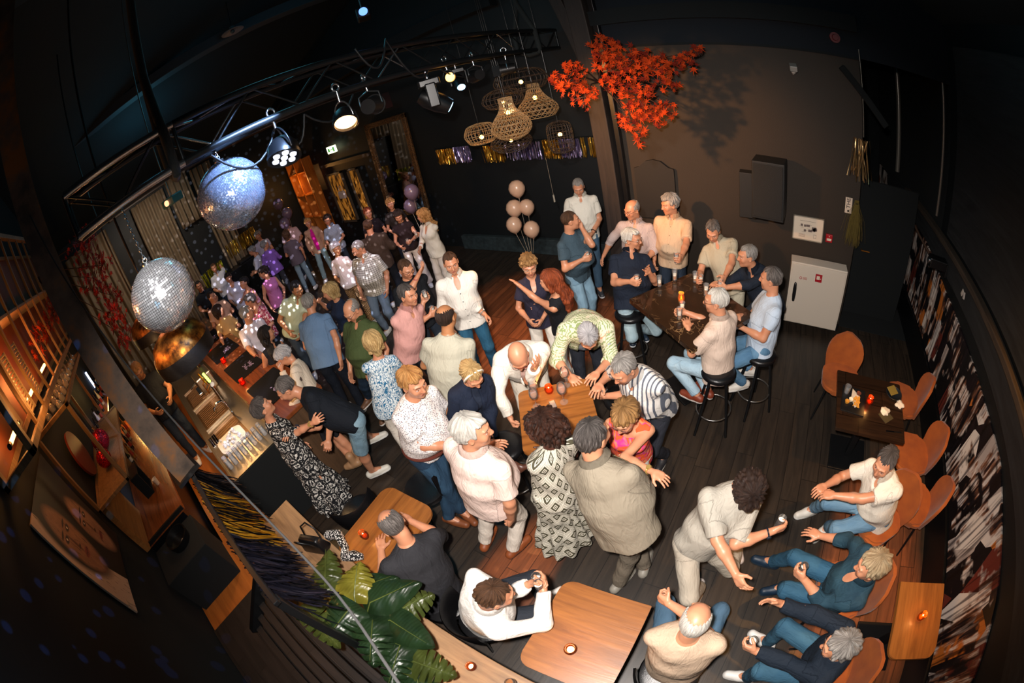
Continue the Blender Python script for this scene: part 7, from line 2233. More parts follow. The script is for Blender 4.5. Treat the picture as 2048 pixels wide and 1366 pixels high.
        if style == 'pony':
            Hf.capsule(L2W(0, -.105, .0), L2W(0, -.135, -.03), .026 * HS, .024 * HS, .01)
            Hf.capsule(L2W(0, -.135, -.03), L2W(.01, -.150, -.14), .026 * HS, .010 * HS, .01)
        if style == 'updo':
            Hf.ellip(L2W(0, -.095, .065), R, np.array([.045, .04, .04]) * HS, .02)
        # parting lines and clumps
        sl, (X, Y, Z) = Hf.region(Hf.lo, Hf.lo + Hf.n * Hf.h)
        x, y, z = X - hc_[0], Y - hc_[1], Z - hc_[2]
        lx = (x * hx[0] + y * hx[1] + z * hx[2]) / HS; ly = (x * hf_[0] + y * hf_[1] + z * hf_[2]) / HS; lz = (x * hu[0] + y * hu[1] + z * hu[2]) / HS
        fq = {'curly': 95, 'afro': 110, 'longcurly': 70, 'wavy': 60, 'bob': 45, 'pixie': 60}.get(style, 50)
        amp = {'curly': .006, 'afro': .007, 'longcurly': .006, 'wavy': .0045, 'buzz': .0006, 'fringe': .0014, 'pixie': .0048, 'side': .004, 'comb': .0042}.get(style, .0034)
        sd_ = float(hc_[0] * 3.7 + hc_[1] * 5.3); az_ = np.arctan2(lx, ly + .03)
        nz = 1.2 * np.sin(17 * az_ + sd_ + 3 * np.sin(2.3 * az_ + lz * 30) + lz * 25) * np.clip(np.sqrt(lx ** 2 + ly ** 2) * 25, 0, 1) + np.sin(fq * lx + sd_ * 2 + 2.5 * np.sin(fq * .4 * lz)) * np.sin(fq * .8 * ly + 2 * np.sin(fq * .5 * lx)) + .6 * np.sin(fq * 1.3 * lz + 2 * np.sin(fq * .6 * ly))
        Hf.a += (amp * nz).astype(np.float32)
        # hairline
        slope = .92
        off = {'fringe': -.005}.get(style, -.014)
        lim = slope * ly + off + np.abs(lx) * .05 + .005 * np.sin(lx * 260 + ly * 90)
        if style in ('bob', 'long', 'longcurly'): lim = np.minimum(lim, (ly - .030) * 9) ; 
        if style == 'afro': lim = np.minimum(lim, (ly - .045) * 6)
        if style == 'pony': lim = np.where(ly < -.088, -1.0, lim)
        hlf = {'wavy': .074, 'pixie': .054, 'bob': .045, 'curly': .062, 'afro': .06, 'long': .062, 'longcurly': .060}.get(style, .078)
        face = np.maximum(np.maximum(ly - .0 - .03, 0) - 1e-4, 0) * 0
        cutf = lim - lz
        # keep brow free: nothing in front below hlf
        hl_ = hlf + .006 * np.sin(az_ * 31) + (0 if fem else 1) * np.clip(np.abs(lx) - .02, 0, .04) * .35
        bl = np.maximum(.034 - ly, lz - hl_) * 1.0        # <0 inside the face window
        cutf = np.maximum(cutf, -bl)
        if style in ('short', 'buzz', 'side', 'comb', 'wavy', 'pixie', 'curly', 'fringe', 'updo', 'pony'):
            ear = .034 - np.sqrt((ly + .004) ** 2 + (lz + .012) ** 2)
            cutf = np.maximum(cutf, np.minimum(ear, np.abs(lx) - .062))
            cutf = np.maximum(cutf, (-.098 - lz) if style not in ('pony',) else (-.30 - lz))
        if style == 'fringe':
            dome = (1.0 - np.sqrt((lx / .068) ** 2 + ((ly + .0) / .098) ** 2)) * .07 + .004 * np.sin(az_ * 19 + sd_)
            cutf = np.maximum(cutf, np.where(lz > .035, dome, -1.0))
            cutf = np.maximum(cutf, ly - .026)
        Hf.a = np.maximum(Hf.a, (cutf * HS).astype(np.float32))
        v, qd = Hf.nets()
        if len(v):
            loc = (v - hc_) @ R.T
            net_obj('hair', [(smooth_v(v, qd, 1, .5), qd)], [hair_mat(*HAIRS[tint])], root, {'cl': loc}, origin=base)
    # ------------- glasses, watch, strap
    LB = lambda x, y, z: Vector(L2W(x, y, z) - base)
    if p.get('glasses'):
        gb = B(); gr = .0014 if p['glasses'] != 'sun' else .0017
        for sx in (1, -1):
            pts = [LB(sx * (.034 + .0235 * math.cos(a)), .1005 - .10 * abs(.0235 * math.cos(a)) * (1 if math.cos(a) > 0 else 0), .006 + .0185 * math.sin(a)) for a in [2 * PI * i / 20 for i in range(20)]]
            tube(gb, pts, gr * (1.6 if q == 0 else 1.2), 6, closed=True)
            tube(gb, [LB(sx * .057, .098, .010), LB(sx * .074, .06, .012), LB(sx * .080, -.002, .010), LB(sx * .080, -.018, -.004)], gr * 1.3, 6)
        tube(gb, [LB(-.011, .101, .010), LB(0, .104, .013), LB(.011, .101, .010)], gr * 1.2, 6)
        g = obj('glasses', gb, plain('spectacle_frame_' + str(p.get('gcol', '2a1d16')), p.get('gcol', '2a1d16'), .3), root, smooth=60)
        if p['glasses'] == 'sun':
            for sx in (1, -1):
                lb = B()
                pts = [LB(sx * (.034 + .0225 * math.cos(a)), .0998, .006 + .0178 * math.sin(a)) for a in [2 * PI * i / 20 for i in range(20)]]
                lb.faces.new([lb.verts.new(x) for x in pts])
                obj('lens', lb, plain('brown_lens', '5a3220', .1), g)
            
    for key, c_ in (('watchL', -1), ('watchR', 1)):
        if p.get(key):
            s_, e_, w_, mode = arms[c_]
            d = nrm(w_ - e_); n = grips[c_][2]; o_ = w_ - d * .035
            wb = B(); qv = Vector(d).to_track_quat('Z', 'Y')
            a_ = nrm(np.cross(d, n)); b_ = np.cross(d, a_)
            pts = [Vector(o_ - base + (a_ * math.cos(t) + b_ * math.sin(t)) * .0335 * am) for t in [2 * PI * i / 18 for i in range(18)]]
            tube(wb, pts, .0065, 6, closed=True)
            cc = Vector(o_ - base - n * .035 * am)
            cyl(wb, cc - Vector(n) * -.003, cc - Vector(n) * .008, .017, .016, 16)
            obj('wristwatch', wb, plain('watch_' + p[key], p[key], .3, metal=0.6 if p[key] in ('c8c4bc', 'd8b46a') else 0), root, smooth=40)
    if p.get('band'):
        hb_ = B(); tube(hb_, [LB(.088 * math.sin(a), .022 - .10 * 0, .030 + .092 * math.cos(a)) for a in [(-1.75 + 3.5 * i / 20) for i in range(21)]], .008, 6)
        obj('headband', hb_, plain('headband_cream', 'd8cfc0', .6), root, smooth=60)
    if p.get('sling'):
        # a strap over one shoulder, across the back, and round the waist
        def ringpt(s, a, extra=.026):
            A_ = np.interp(s, [x[0] for x in prof], [x[1] for x in prof]) + extra; B2 = np.interp(s, [x[0] for x in prof], [x[2] for x in prof]) + extra
            O_ = np.interp(s, [x[0] for x in prof], [x[3] for x in prof])
            return P + u * s + r * math.cos(a) * A_ + f * (math.sin(a) * B2 + O_)
        pts = []
        sd = p['sling'][1]
        for t in np.linspace(0, 1, 26):
            s = (.50 - .42 * (1 - abs(2 * t - 1)) ** 1.0) * S if False else (.475 * S - .43 * S * (math.sin(PI * t) ** .9))
            a = PI / 2 + sd * .35 + (-2 * PI) * t * sd
            pts.append(Vector(ringpt(s, a) - base))
        sb = B()
        rows = []
        for i, pt in enumerate(pts):
            tg = (pts[(i + 1) % 26] - pts[i - 1]).normalized() if 0 < i < 25 else ((pts[1] - pts[0]) if i == 0 else (pts[25] - pts[24])).normalized()
            out = (pt - Vector(P - base)); out = (out - Vector(u) * out.dot(Vector(u))).normalized()
            sdv = tg.cross(out).normalized()
            rows.append([sb.verts.new(pt + sdv * .019), sb.verts.new(pt + sdv * .019 + out * .004), sb.verts.new(pt - sdv * .019 + out * .004), sb.verts.new(pt - sdv * .019)])
        for a, b in zip(rows, rows[1:]):
            for k in range(4): sb.faces.new((a[k], a[(k + 1) % 4], b[(k + 1) % 4], b[k]))
        obj('shoulder_strap', sb, plain('strap_' + p['sling'][0], p['sling'][0], .7), root)
    p['_grip'] = grips; p['_root'] = root; p['_P'] = P; p['_N'] = Nn; p['_fr'] = fr; p['_arms'] = arms; p['_legs'] = legs
    return p
# ---------------------------------------------------------------- who stands where (metres, degrees)
PEOPLE = [
    {'label': 'person in a white polo shirt and blue jeans standing tallest beside the timber post', 'h': (-2.722, 5.171, 1.7), 'q': 1, 'S': 1.04, 'hpitch': 28, 'top': ('polo', 'e2ddd0'), 'bottom': ('pants', '39536b', 'denim', '56748c'), 'skin': 'ruddy', 'hair': ('buzz', 'grey'), 'L': (-2.679, 5.326, 1.02, 'fold'), 'R': (-2.561, 4.365, 1.1, 'fold'), 'watchL': '1a1a1a', 'belly': 0.5, 'shoes': ('sneaker', '3a3d42', 'd8d8d8'), 'feet': [(-2.57, 5.038, 0.0), (-2.806, 5.024, 0.0)], 'yaw': -66.0, 'hyaw': -68.2},
    {'label': 'person with a ruddy bald head in a teal t-shirt holding a beer by the balloons', 'h': (-2.36, 4.136, 1.63), 'q': 1, 'top': ('tee', '3d505c'), 'bottom': ('pants', '6f8fa5', 'denim', '8fb0c4'), 'skin': 'ruddy', 'hair': ('buzz', 'brown'), 'R': (-2.178, 3.939, 1.22, 'cup'), 'L': (-2.28, 4.232, 1.5, 'face'), 'Lp': (-0.1, 0.3, -1), 'belly': 1.0, 'shoes': ('sneaker', '2c2c30'), 'yaw': -10.9, 'hyaw': 34.9},
    {'label': 'person with a bald head and glasses in a pale fine-striped shirt by the post', 'h': (-1.756, 4.638, 1.6), 'q': 1, 'top': ('shirt', 'c8b4aa', 'fine_stripe', 'a8949c'), 'sl': 1.35, 'bottom': ('pants', '3c4858'), 'skin': 'ruddy', 'hair': ('fringe', 'grey'), 'glasses': 1, 'R': (-2.221, 4.61, 0.92, 'hang'), 'Rp': (0.5, -0.3, -0.4), 'L': 'front', 'hpitch': 12, 'yaw': -81.7, 'hyaw': -117.5},
    {'label': 'person in a cream short-sleeved shirt with wavy grey hair standing behind the marble table', 'h': (-1.286, 4.711, 1.68), 'q': 1, 'S': 1.03, 'top': ('shirt', 'cfae8e', 'button', '8a7a60'), 'bottom': ('pants', '26303e'), 'skin': 'ruddy', 'hair': ('wavy', 'grey'), 'L': (-1.021, 3.85, 1.12, 'grip'), 'R': 'hang', 'hpitch': 8, 'belly': 0.8, 'yaw': -92.1, 'hyaw': -134.4},
    {'label': 'person in a sage polo shirt bending over the marble table with a beer', 'h': (-0.704, 4.424, 1.52), 'q': 1, 'top': ('polo', 'b8ab92'), 'bottom': ('pants', 'c6bda6'), 'skin': 'ruddy', 'hair': ('short', 'darkgrey'), 'R': (-0.807, 4.021, 1.12, 'grip'), 'L': (-0.528, 3.436, 1.02, 'hang'), 'hip': (-0.471, 4.414, 0.93), 'hpitch': 30, 'belly': 0.4, 'yaw': -87.2, 'hyaw': -92.1},
    {'label': 'person with flushed face and grey hair in a dark navy top at the marble table', 'h': (-0.27, 4.084, 1.44), 'q': 1, 'top': ('polo', '1d2430'), 'sl': 1.4, 'bottom': ('pants', '2a303a'), 'skin': 'ruddy', 'hair': ('short', 'grey'), 'R': (-0.589, 3.958, 1.13, 'table'), 'L': (-0.685, 3.666, 1.14, 'grip'), 'hip': (0.007, 4.246, 0.85), 'seat': 0.8, 'yaw': -111.4, 'hyaw': -152.3},
    {'label': 'person in a dark navy polo with white-blond hair and glasses perched on a stool', 'h': (-1.562, 4.03, 1.5), 'q': 1, 'top': ('polo', '1b2230'), 'bottom': ('pants', '8fa9b5', 'denim', 'b2c6cc'), 'skin': 'ruddy', 'hair': ('comb', 'white'), 'glasses': 1, 'R': (-1.51, 3.647, 1.18, 'cup'), 'L': (-1.301, 3.773, 1.25, 'point'), 'belly': 1.1, 'hip': (-1.512, 3.686, 0.8), 'seat': 0.8, 'hpitch': 5, 'shoes': ('sneaker', '1e2c3c', 'dfe3e6'), 'feet': [(-1.541, 4.039, 0.18), (-1.613, 3.933, 0.18)], 'yaw': -58.0, 'hyaw': -6.2},
    {'label': 'person with white hair and glasses in a beige-pink shirt seated on a bar stool', 'h': (-0.458, 3.125, 1.45), 'q': 2, 'top': ('shirt', 'd6bfae'), 'bottom': ('pants', '8fadc0', 'denim', 'b5ccd8'), 'skin': 'ruddy', 'hair': ('short', 'white'), 'glasses': 1, 'R': (-0.779, 3.315, 1.14, 'grip'), 'L': (-0.716, 3.141, 1.1, 'table'), 'hip': (-0.384, 3.11, 0.8), 'seat': 0.8, 'hem_t': -0.15, 'shoes': ('loafer', '7a3520', 'd8cfc6'), 'feet': [(-0.562, 3.045, 0.28), (-0.466, 3.15, 0.28)], 'yaw': 155.0, 'hyaw': -176.8},
    {'label': 'person in a pale blue t-shirt with swept grey hair seated on the last bar stool', 'h': (0.012, 3.575, 1.5), 'q': 2, 'top': ('tee', 'bccbdc'), 'bottom': ('pants', '41688a', 'denim', '6b93b0'), 'skin': 'ruddy', 'hair': ('short', 'darkgrey'), 'R': (-0.262, 3.469, 1.1, 'table'), 'L': (-0.173, 3.408, 1.02, 'table'), 'hip': (-0.003, 3.474, 0.8), 'seat': 0.8, 'shoes': ('sneaker', 'd8d2c8'), 'feet': [(-0.114, 3.402, 0.25), (-0.075, 3.633, 0.25)], 'yaw': -160.4, 'hyaw': 175.1},
    {'label': 'person with curly light-brown hair and glasses in a navy v-neck top and white trousers', 'h': (-2.387, 3.167, 1.53), 'q': 1, 'sex': 'f', 'S': 0.94, 'top': ('tee', '2b2838'), 'neck': 'vee', 'bottom': ('pants', 'e8dfd2'), 'skin': 'ruddy', 'hair': ('curly', 'brownblond'), 'glasses': 1, 'gcol': 'b8a890', 'L': (-2.349, 3.134, 0.95, 'fold'), 'R': 'front', 'hpitch': 15, 'yaw': -54.7, 'hyaw': -52.5},
    {'label': 'person with long auburn hair in a black tank top leaning in to talk', 'h': (-2.019, 2.951, 1.52), 'q': 2, 'sex': 'f', 'S': 0.94, 'top': ('tank', '15171c'), 'bottom': ('pants', 'e8e0d6'), 'skin': 'ruddy', 'hair': ('long', 'red'), 'L': (-2.433, 3.0, 1.38, 'wave'), 'Lp': (-0.3, 0.2, -1), 'R': 'front', 'hip': (-2.082, 3.12, 0.93), 'yaw': -171.3, 'hyaw': -171.0},
    {'label': 'person with a shaved head in a white button shirt, one hand on the hip', 'h': (-3.192, 2.879, 1.66), 'q': 2, 'S': 1.02, 'top': ('long', 'ece6dc', 'button', '3a3a40'), 'bottom': ('pants', '1f4862', 'denim', '356a88'), 'skin': 'ruddy', 'hair': ('buzz', 'brown'), 'L': (-2.985, 2.926, 0.98, 'hips'), 'Lp': (-1.2, -0.2, 0.1), 'R': 'hang', 'watchL': 'c8c4bc', 'hpitch': 12, 'sl': 1.75, 'hem_t': -0.14, 'yaw': -44.8, 'hyaw': -41.1},
    {'label': 'person with a bald head and glasses in a black t-shirt touching their brow', 'h': (-3.797, 2.721, 1.63), 'q': 2, 'top': ('tee', '14171c'), 'bottom': ('pants', '2c3440'), 'skin': 'ruddy', 'hair': ('buzz', 'brown'), 'glasses': 1, 'L': (-3.646, 2.76, 1.55, 'face'), 'Lp': (-0.9, 0.3, -0.3), 'R': 'cup', 'hpitch': 22, 'belly': 0.7, 'yaw': -25.3, 'hyaw': -11.5},
    {'label': 'person in a pink polo shirt with dark grey hair holding a glass, seen from behind', 'h': (-3.334, 2.292, 1.6), 'q': 2, 'top': ('polo', 'd39c94'), 'bottom': ('pants', '20242c'), 'skin': 'ruddy', 'hair': ('short', 'saltpep'), 'R': (-3.366, 2.463, 1.22, 'grip'), 'L': (-3.547, 2.597, 1.28, 'grip'), 'hip': (-3.521, 2.144, 0.93), 'yaw': 1.6, 'hyaw': 2.7},
    {'label': 'person with a balding crown in a pale sage t-shirt with their back to the camera', 'h': (-2.586, 2.075, 1.6), 'q': 2, 'top': ('tee', 'b6b2a0'), 'bottom': ('pants', '1e2c40'), 'skin': 'tan', 'hair': ('fringe', 'darkbrown'), 'R': (-2.699, 1.815, 0.82, 'hang'), 'L': 'front', 'belly': 0.8, 'loose': 0.03, 'w': 1.08, 'hip': (-2.624, 1.888, 0.95), 'yaw': 120.9, 'hyaw': 106.1},
    {'label': 'person with a blond bob in a blue and white leaf-print blouse and white trousers', 'h': (-3.241, 1.635, 1.5), 'q': 2, 'sex': 'f', 'S': 0.94, 'top': ('blouse', 'e6eef0', 'ikat', '2c6c94'), 'bottom': ('pants', 'e4dacc'), 'skin': 'ruddy', 'hair': ('bob', 'blond'), 'L': (-3.117, 1.398, 1.05, 'front'), 'Lp': (-1, 0.0, -0.5), 'R': 'front', 'hip': (-3.25, 1.508, 0.9), 'belly': 0.6, 'hem_t': -0.2, 'shoes': ('sneaker', '7a5a3c', 'e8e6e0'), 'yaw': 156.3, 'hyaw': 151.4},
    {'label': 'person in a green polo and glasses, bald crown bowed to the left', 'h': (-3.816, 1.859, 1.62), 'q': 1, 'top': ('polo', '43502e'), 'bottom': ('pants', '1d2b3c', 'denim', '2c4258'), 'skin': 'ruddy', 'hair': ('fringe', 'grey'), 'glasses': 1, 'L': 'hang', 'R': 'hang', 'hpitch': 25, 'belly': 0.9, 'hip': (-3.777, 1.712, 0.95), 'shoes': ('sneaker', '6b4a34', 'e6e0d8'), 'feet': [(-4.044, 1.685, 0.0), (-4.436, 1.772, 0.0)], 'yaw': -69.2, 'hyaw': -84.6},
    {'label': 'person with short grey hair in a slate blue t-shirt with their back to the camera', 'h': (-4.747, 1.821, 1.64), 'q': 1, 'top': ('tee', '6582a4'), 'bottom': ('pants', '151a24'), 'skin': 'ruddy', 'hair': ('short', 'grey'), 'R': (-4.205, 1.574, 0.8, 'hang'), 'L': 'front', 'belly': 0.9, 'w': 1.1, 'loose': 0.03, 'hip': (-4.54, 1.587, 0.95), 'yaw': 128.1, 'hyaw': 123.5},
    {'label': 'person with a fluffy blond bob in a navy top facing the dance floor edge', 'h': (-4.889, 2.205, 1.52), 'q': 1, 'sex': 'f', 'S': 0.94, 'top': ('tee', '1c2840'), 'bottom': ('pants', '20242c'), 'skin': 'ruddy', 'hair': ('bob', 'blond'), 'R': (-5.164, 2.123, 1.38, 'chin'), 'L': 'front', 'yaw': -86.1, 'hyaw': -125.6},
    {'label': 'person with black hair in a pale green polo leaning forward to talk', 'h': (-5.629, 2.074, 1.58), 'q': 1, 'top': ('polo', 'bcc3a0'), 'bottom': ('pants', '39434e'), 'skin': 'tan', 'hair': ('short', 'black'), 'L': (-5.43, 1.675, 1.0, 'hang'), 'R': 'front', 'hpitch': 25, 'hip': (-5.942, 1.807, 0.93), 'yaw': -16.0, 'hyaw': -9.8},
    {'label': 'person with blond swept fringe in a white speckled t-shirt and dark jeans, holding a glass', 'h': (-2.191, 1.245, 1.66), 'q': 2, 'S': 1.03, 'top': ('tee', 'e8e4e2', 'speckle', '2a2c48', '6a3038'), 'bottom': ('pants', '1c2f44', 'denim', '33526c'), 'skin': 'ruddy', 'hair': ('comb', 'strawberry'), 'R': (-2.208, 1.218, 1.12, 'cup'), 'Rp': (0.6, -0.2, -0.9), 'L': 'front', 'hpitch': 14, 'belly': 1.0, 'belt': '5a2a20', 'hip': (-2.333, 1.154, 0.97), 'shoes': ('loafer', '7c4526', '3a2418'), 'feet': [(-2.259, 0.924, -0.0), (-2.209, 1.071, 0.0)], 'hem_t': -0.06, 'yaw': -0.5, 'hyaw': -2.9},
    {'label': 'person with thick white hair in a pale pink shirt and white trousers, back to camera', 'h': (-1.462, 1.049, 1.68), 'q': 2, 'S': 1.05, 'top': ('shirt', 'ecd2c6'), 'bottom': ('pants', 'e2d6c8'), 'skin': 'ruddy', 'hair': ('side', 'white'), 'R': (-1.345, 0.946, 0.84, 'fist'), 'L': 'front', 'belly': 0.8, 'w': 1.04, 'hip': (-1.561, 1.011, 0.97), 'shoes': ('loafer', '8c4a26', '3a2418'), 'feet': [(-1.811, 0.902, -0.0), (-1.537, 0.956, 0.0)], 'loose': 0.015, 'yaw': 90.2, 'hyaw': 33.1},
    {'label': 'person in a navy blazer with a blond ponytail and pale headband looking down', 'h': (-1.959, 1.605, 1.5), 'q': 2, 'sex': 'f', 'S': 0.94, 'top': ('jacket', '151e30'), 'inner': ('1c2434',), 'open': 0.02, 'lapel': False, 'band': 1, 'bottom': ('pants', '4a4038'), 'skin': 'ruddy', 'hair': ('pony', 'blond'), 'L': (-1.882, 1.486, 0.86, 'flat'), 'R': 'front', 'hpitch': 38, 'hip': (-2.175, 1.619, 0.88), 'yaw': -21.5, 'hyaw': -25.4},
    {'label': 'person in a white linen jacket leaning bald head on one hand over the oak table', 'h': (-1.798, 1.988, 1.42), 'q': 2, 'top': ('jacket', 'e8e0d2'), 'inner': ('e0b9ac',), 'open': 0.055, 'bottom': ('pants', 'e4dccc'), 'skin': 'ruddy', 'hair': ('none', 'grey'), 'glasses': 1, 'gcol': '9a3a24', 'L': (-1.648, 1.958, 1.36, 'head'), 'Lp': (-0.5, 0.4, -1), 'R': (-1.942, 1.823, 0.8, 'fist'), 'Rp': (0.5, -0.2, 0.3), 'hpitch': 50, 'hip': (-2.084, 2.374, 0.92), 'watchL': '3a3430', 'w': 1.05, 'hem_t': -0.2, 'yaw': -50.8, 'hyaw': -58.1},
    {'label': 'person in a green fern-print shirt over a grey t-shirt with head bowed low', 'h': (-1.384, 2.407, 1.4), 'q': 2, 'top': ('jacket', 'd6d0b4', 'palm', '8a9a66', 'cf9a78'), 'inner': ('8d939e',), 'open': 0.07, 'lapel': False, 'sl': 1.35, 'bottom': ('pants', '2b2f38'), 'skin': 'ruddy', 'hair': ('short', 'silver'), 'R': (-1.52, 2.244, 1.06, 'table'), 'L': (-1.302, 2.339, 1.08, 'table'), 'hpitch': 62, 'hip': (-1.814, 3.074, 0.95), 'belly': 0.7, 'yaw': -60.9, 'hyaw': -59.4},
    {'label': 'person with grey hair in a white and grey striped shirt leaning on the oak table', 'h': (-0.951, 2.103, 1.42), 'q': 2, 'top': ('shirt', 'e6e2dc', 'stripe', '5f6470'), 'sl': 0.95, 'bottom': ('pants', '2a2c34'), 'skin': 'ruddy', 'hair': ('short', 'grey'), 'R': (-1.219, 2.209, 1.09, 'table'), 'L': (-1.168, 2.195, 0.98, 'fist'), 'hpitch': 28, 'hip': (-0.843, 2.377, 0.92), 'belly': 0.7, 'w': 1.06, 'shoes': ('sneaker', '26262a'), 'yaw': -105.1, 'hyaw': -108.7},
    {'label': 'person with short auburn-blond hair, sunglasses and a pink and orange sleeveless top', 'h': (-0.738, 1.613, 1.5), 'q': 2, 'sex': 'f', 'S': 0.94, 'top': ('tank', 'e0552c', 'swirl', 'd42c86', 'e88a4a'), 'neck': 'wide', 'bottom': ('pants', 'e8e2d8'), 'skin': 'ruddy', 'hair': ('pixie', 'brownblond'), 'glasses': 'sun', 'gcol': '6a4a3c', 'L': (-0.47, 1.412, 1.3, 'shoulder'), 'Lp': (-1, 0.1, -0.2), 'R': 'front', 'hpitch': 25, 'watchL': 'd8b46a', 'hip': (-0.787, 1.803, 0.9), 'yaw': -81.1, 'hyaw': -93.3},
    {'label': 'person with dark curly hair gathered at the nape in a white and taupe diamond-print dress', 'h': (-1.152, 1.303, 1.56), 'q': 2, 'sex': 'f', 'S': 0.94, 'top': ('dress', 'd8d2c2', 'diamond', '4c4838'), 'bottom': ('none', '000000'), 'skin': 'dark', 'hair': ('afro', 'afro'), 'L': (-1.295, 1.217, 1.12, 'front'), 'Lp': (-1, 0.1, -0.5), 'R': 'front', 'hip': (-1.145, 1.277, 0.93), 'belly': 0.6, 'w': 1.05, 'sl': 0.35, 'hemd': -0.78, 'flare': 0.27, 'shoes': ('sneaker', '9a4a22', 'c8a080'), 'neck': 'crew', 'nfold': 12, 'yaw': 160.6, 'hyaw': -156.3},
    {'label': 'person with dark grey hair in a taupe polo shirt, khaki strap across the back', 'h': (-0.794, 1.294, 1.66), 'q': 2, 'S': 1.05, 'top': ('polo', '8e8473'), 'bottom': ('pants', '786e60'), 'skin': 'ruddy', 'hair': ('short', 'saltpep'), 'R': 'fold', 'Rp': (0.8, -0.7, -0.6), 'L': 'hips', 'Lp': (-1.1, -0.3, 0.1), 'belly': 0.7, 'w': 1.08, 'hip': (-0.568, 1.18, 0.97), 'sling': ('5c5036', -1), 'feet': [(-0.42, 1.261, 0.0), (-0.553, 1.031, 0.0)], 'shoes': ('sneaker', '8f8a80', 'd0ccc4'), 'loose': 0.03, 'yaw': 89.2, 'hyaw': 77.6},
    {'label': 'person with cropped dark grey hair in a black and white patterned long dress, face lifted', 'h': (-3.631, 0.43, 1.55), 'q': 2, 'sex': 'f', 'S': 0.94, 'top': ('dress', '111216', 'tribal', 'd8d4cc'), 'bottom': ('none', '000000'), 'skin': 'ruddy', 'hair': ('pixie', 'saltpep'), 'R': (-3.115, 0.661, 1.38, 'wave'), 'Rp': (0.5, 0.1, -1), 'L': 'hang', 'hpitch': -18, 'hip': (-3.641, 0.411, 0.92), 'hemd': -0.82, 'flare': 0.29, 'belly': 0.5, 'sl': 0.9, 'watchR': 'd8b46a', 'shoes': ('sandal', '2a2420', '2a2420'), 'yaw': 68.2, 'hyaw': 75.6},
    {'label': 'person in a black t-shirt and faded denim shorts stooping towards the patterned dress', 'h': (-3.688, 0.744, 1.5), 'q': 2, 'S': 1.05, 'top': ('tee', '12171f'), 'bottom': ('shorts', '6a8798', 'denim', '8aa6b4'), 'skin': 'ruddy', 'hair': ('short', 'darkgrey'), 'L': (-3.369, 0.526, 1.3, 'shoulder'), 'Lp': (-0.6, 0.2, -1), 'R': 'front', 'hpitch': 25, 'hip': (-3.313, 1.028, 0.98), 'sl': 0.95, 'watchL': '2a2c34', 'feet': [(-3.462, 0.934, 0.0, 60), (-3.885, 1.318, 0.0, 60)], 'shoes': ('sneaker', 'dcd8cc', 'f0eee8'), 'hem_t': -0.06, 'yaw': -98.2, 'hyaw': -110.0},
    {'label': 'person with a silver fringe and glasses in a cream cardigan, hand to the mouth', 'h': (-4.295, 1.06, 1.5), 'q': 1, 'sex': 'f', 'S': 0.94, 'top': ('jacket', 'd8c8b4'), 'inner': ('5a4a44',), 'lapel': False, 'open': 0.04, 'bottom': ('skirt', '17181c'), 'hem': 0.45, 'skin': 'ruddy', 'hair': ('pixie', 'silver'), 'glasses': 1, 'gcol': 'a06a50', 'R': (-4.292, 0.952, 1.4, 'chin'), 'L': 'front', 'hpitch': 30, 'hip': (-4.015, 1.013, 0.9), 'shoes': ('boot', 'a8805c', '8a6a4a'), 'feet': [(-3.696, 0.999, 0.0), (-3.702, 0.884, -0.0)], 'yaw': -120.6, 'hyaw': -111.7},
    {'label': 'person with long black hair in a strappy black backless top by the bar', 'h': (-5.161, 1.226, 1.5), 'q': 1, 'sex': 'f', 'S': 0.94, 'top': ('tank', '17171c'), 'neck': 'lowback', 'bottom': ('pants', '20242c'), 'skin': 'ruddy', 'hair': ('long', 'black'), 'L': 'front', 'R': 'front', 'hip': (-5.269, 1.174, 0.9), 'yaw': 174.3, 'hyaw': 76.8},
    {'label': 'person with grey hair in a white t-shirt at the bar, red watch strap', 'h': (-6.125, 1.342, 1.6), 'q': 1, 'top': ('tee', 'dcd0d4'), 'bottom': ('pants', '1c222c'), 'skin': 'ruddy', 'hair': ('short', 'grey'), 'R': 'front', 'L': (-5.621, 1.032, 1.0, 'front'), 'hip': (-6.287, 1.254, 0.93), 'watchL': '9c3a24', 'sl': 0.9, 'yaw': 177.1, 'hyaw': 82.8},
    {'label': 'person with dark auburn hair in a floral red blouse leaning on the counter', 'h': (-6.819, 1.643, 1.52), 'q': 0, 'sex': 'f', 'S': 0.94, 'top': ('blouse', 'a03048', 'floral', 'd88a90', 'e0c0b8'), 'bottom': ('pants', '20242c'), 'skin': 'ruddy', 'hair': ('pixie', 'darkgrey'), 'R': 'front', 'L': 'front', 'yaw': -54.5, 'hyaw': -115.5},
    {'label': 'person with brown hair in a yellow top with a shoulder bag strap at the bar', 'h': (-7.576, 1.204, 1.52), 'q': 1, 'sex': 'f', 'S': 0.94, 'top': ('tee', 'd8a868'), 'bottom': ('pants', '1c1e26'), 'skin': 'ruddy', 'hair': ('bob', 'darkbrown'), 'R': 'front', 'L': (-7.136, 0.898, 1.1, 'table'), 'yaw': 175.4, 'hyaw': 87.2},
    {'label': 'person with a close-shaved head in a peach t-shirt near the far end of the bar', 'h': (-8.431, 1.353, 1.62), 'q': 0, 'top': ('tee', 'd0a080'), 'bottom': ('pants', '1c222c'), 'skin': 'ruddy', 'hair': ('buzz', 'darkbrown'), 'R': 'front', 'L': 'front', 'yaw': 178.0, 'hyaw': 27.8},
    {'label': 'person in a black t-shirt with dark hair at the far end of the bar', 'h': (-10.338, 1.498, 1.62), 'q': 0, 'top': ('tee', '181c24'), 'bottom': ('pants', '1c222c'), 'skin': 'ruddy', 'hair': ('short', 'black'), 'R': 'front', 'L': 'front', 'yaw': -2.2},
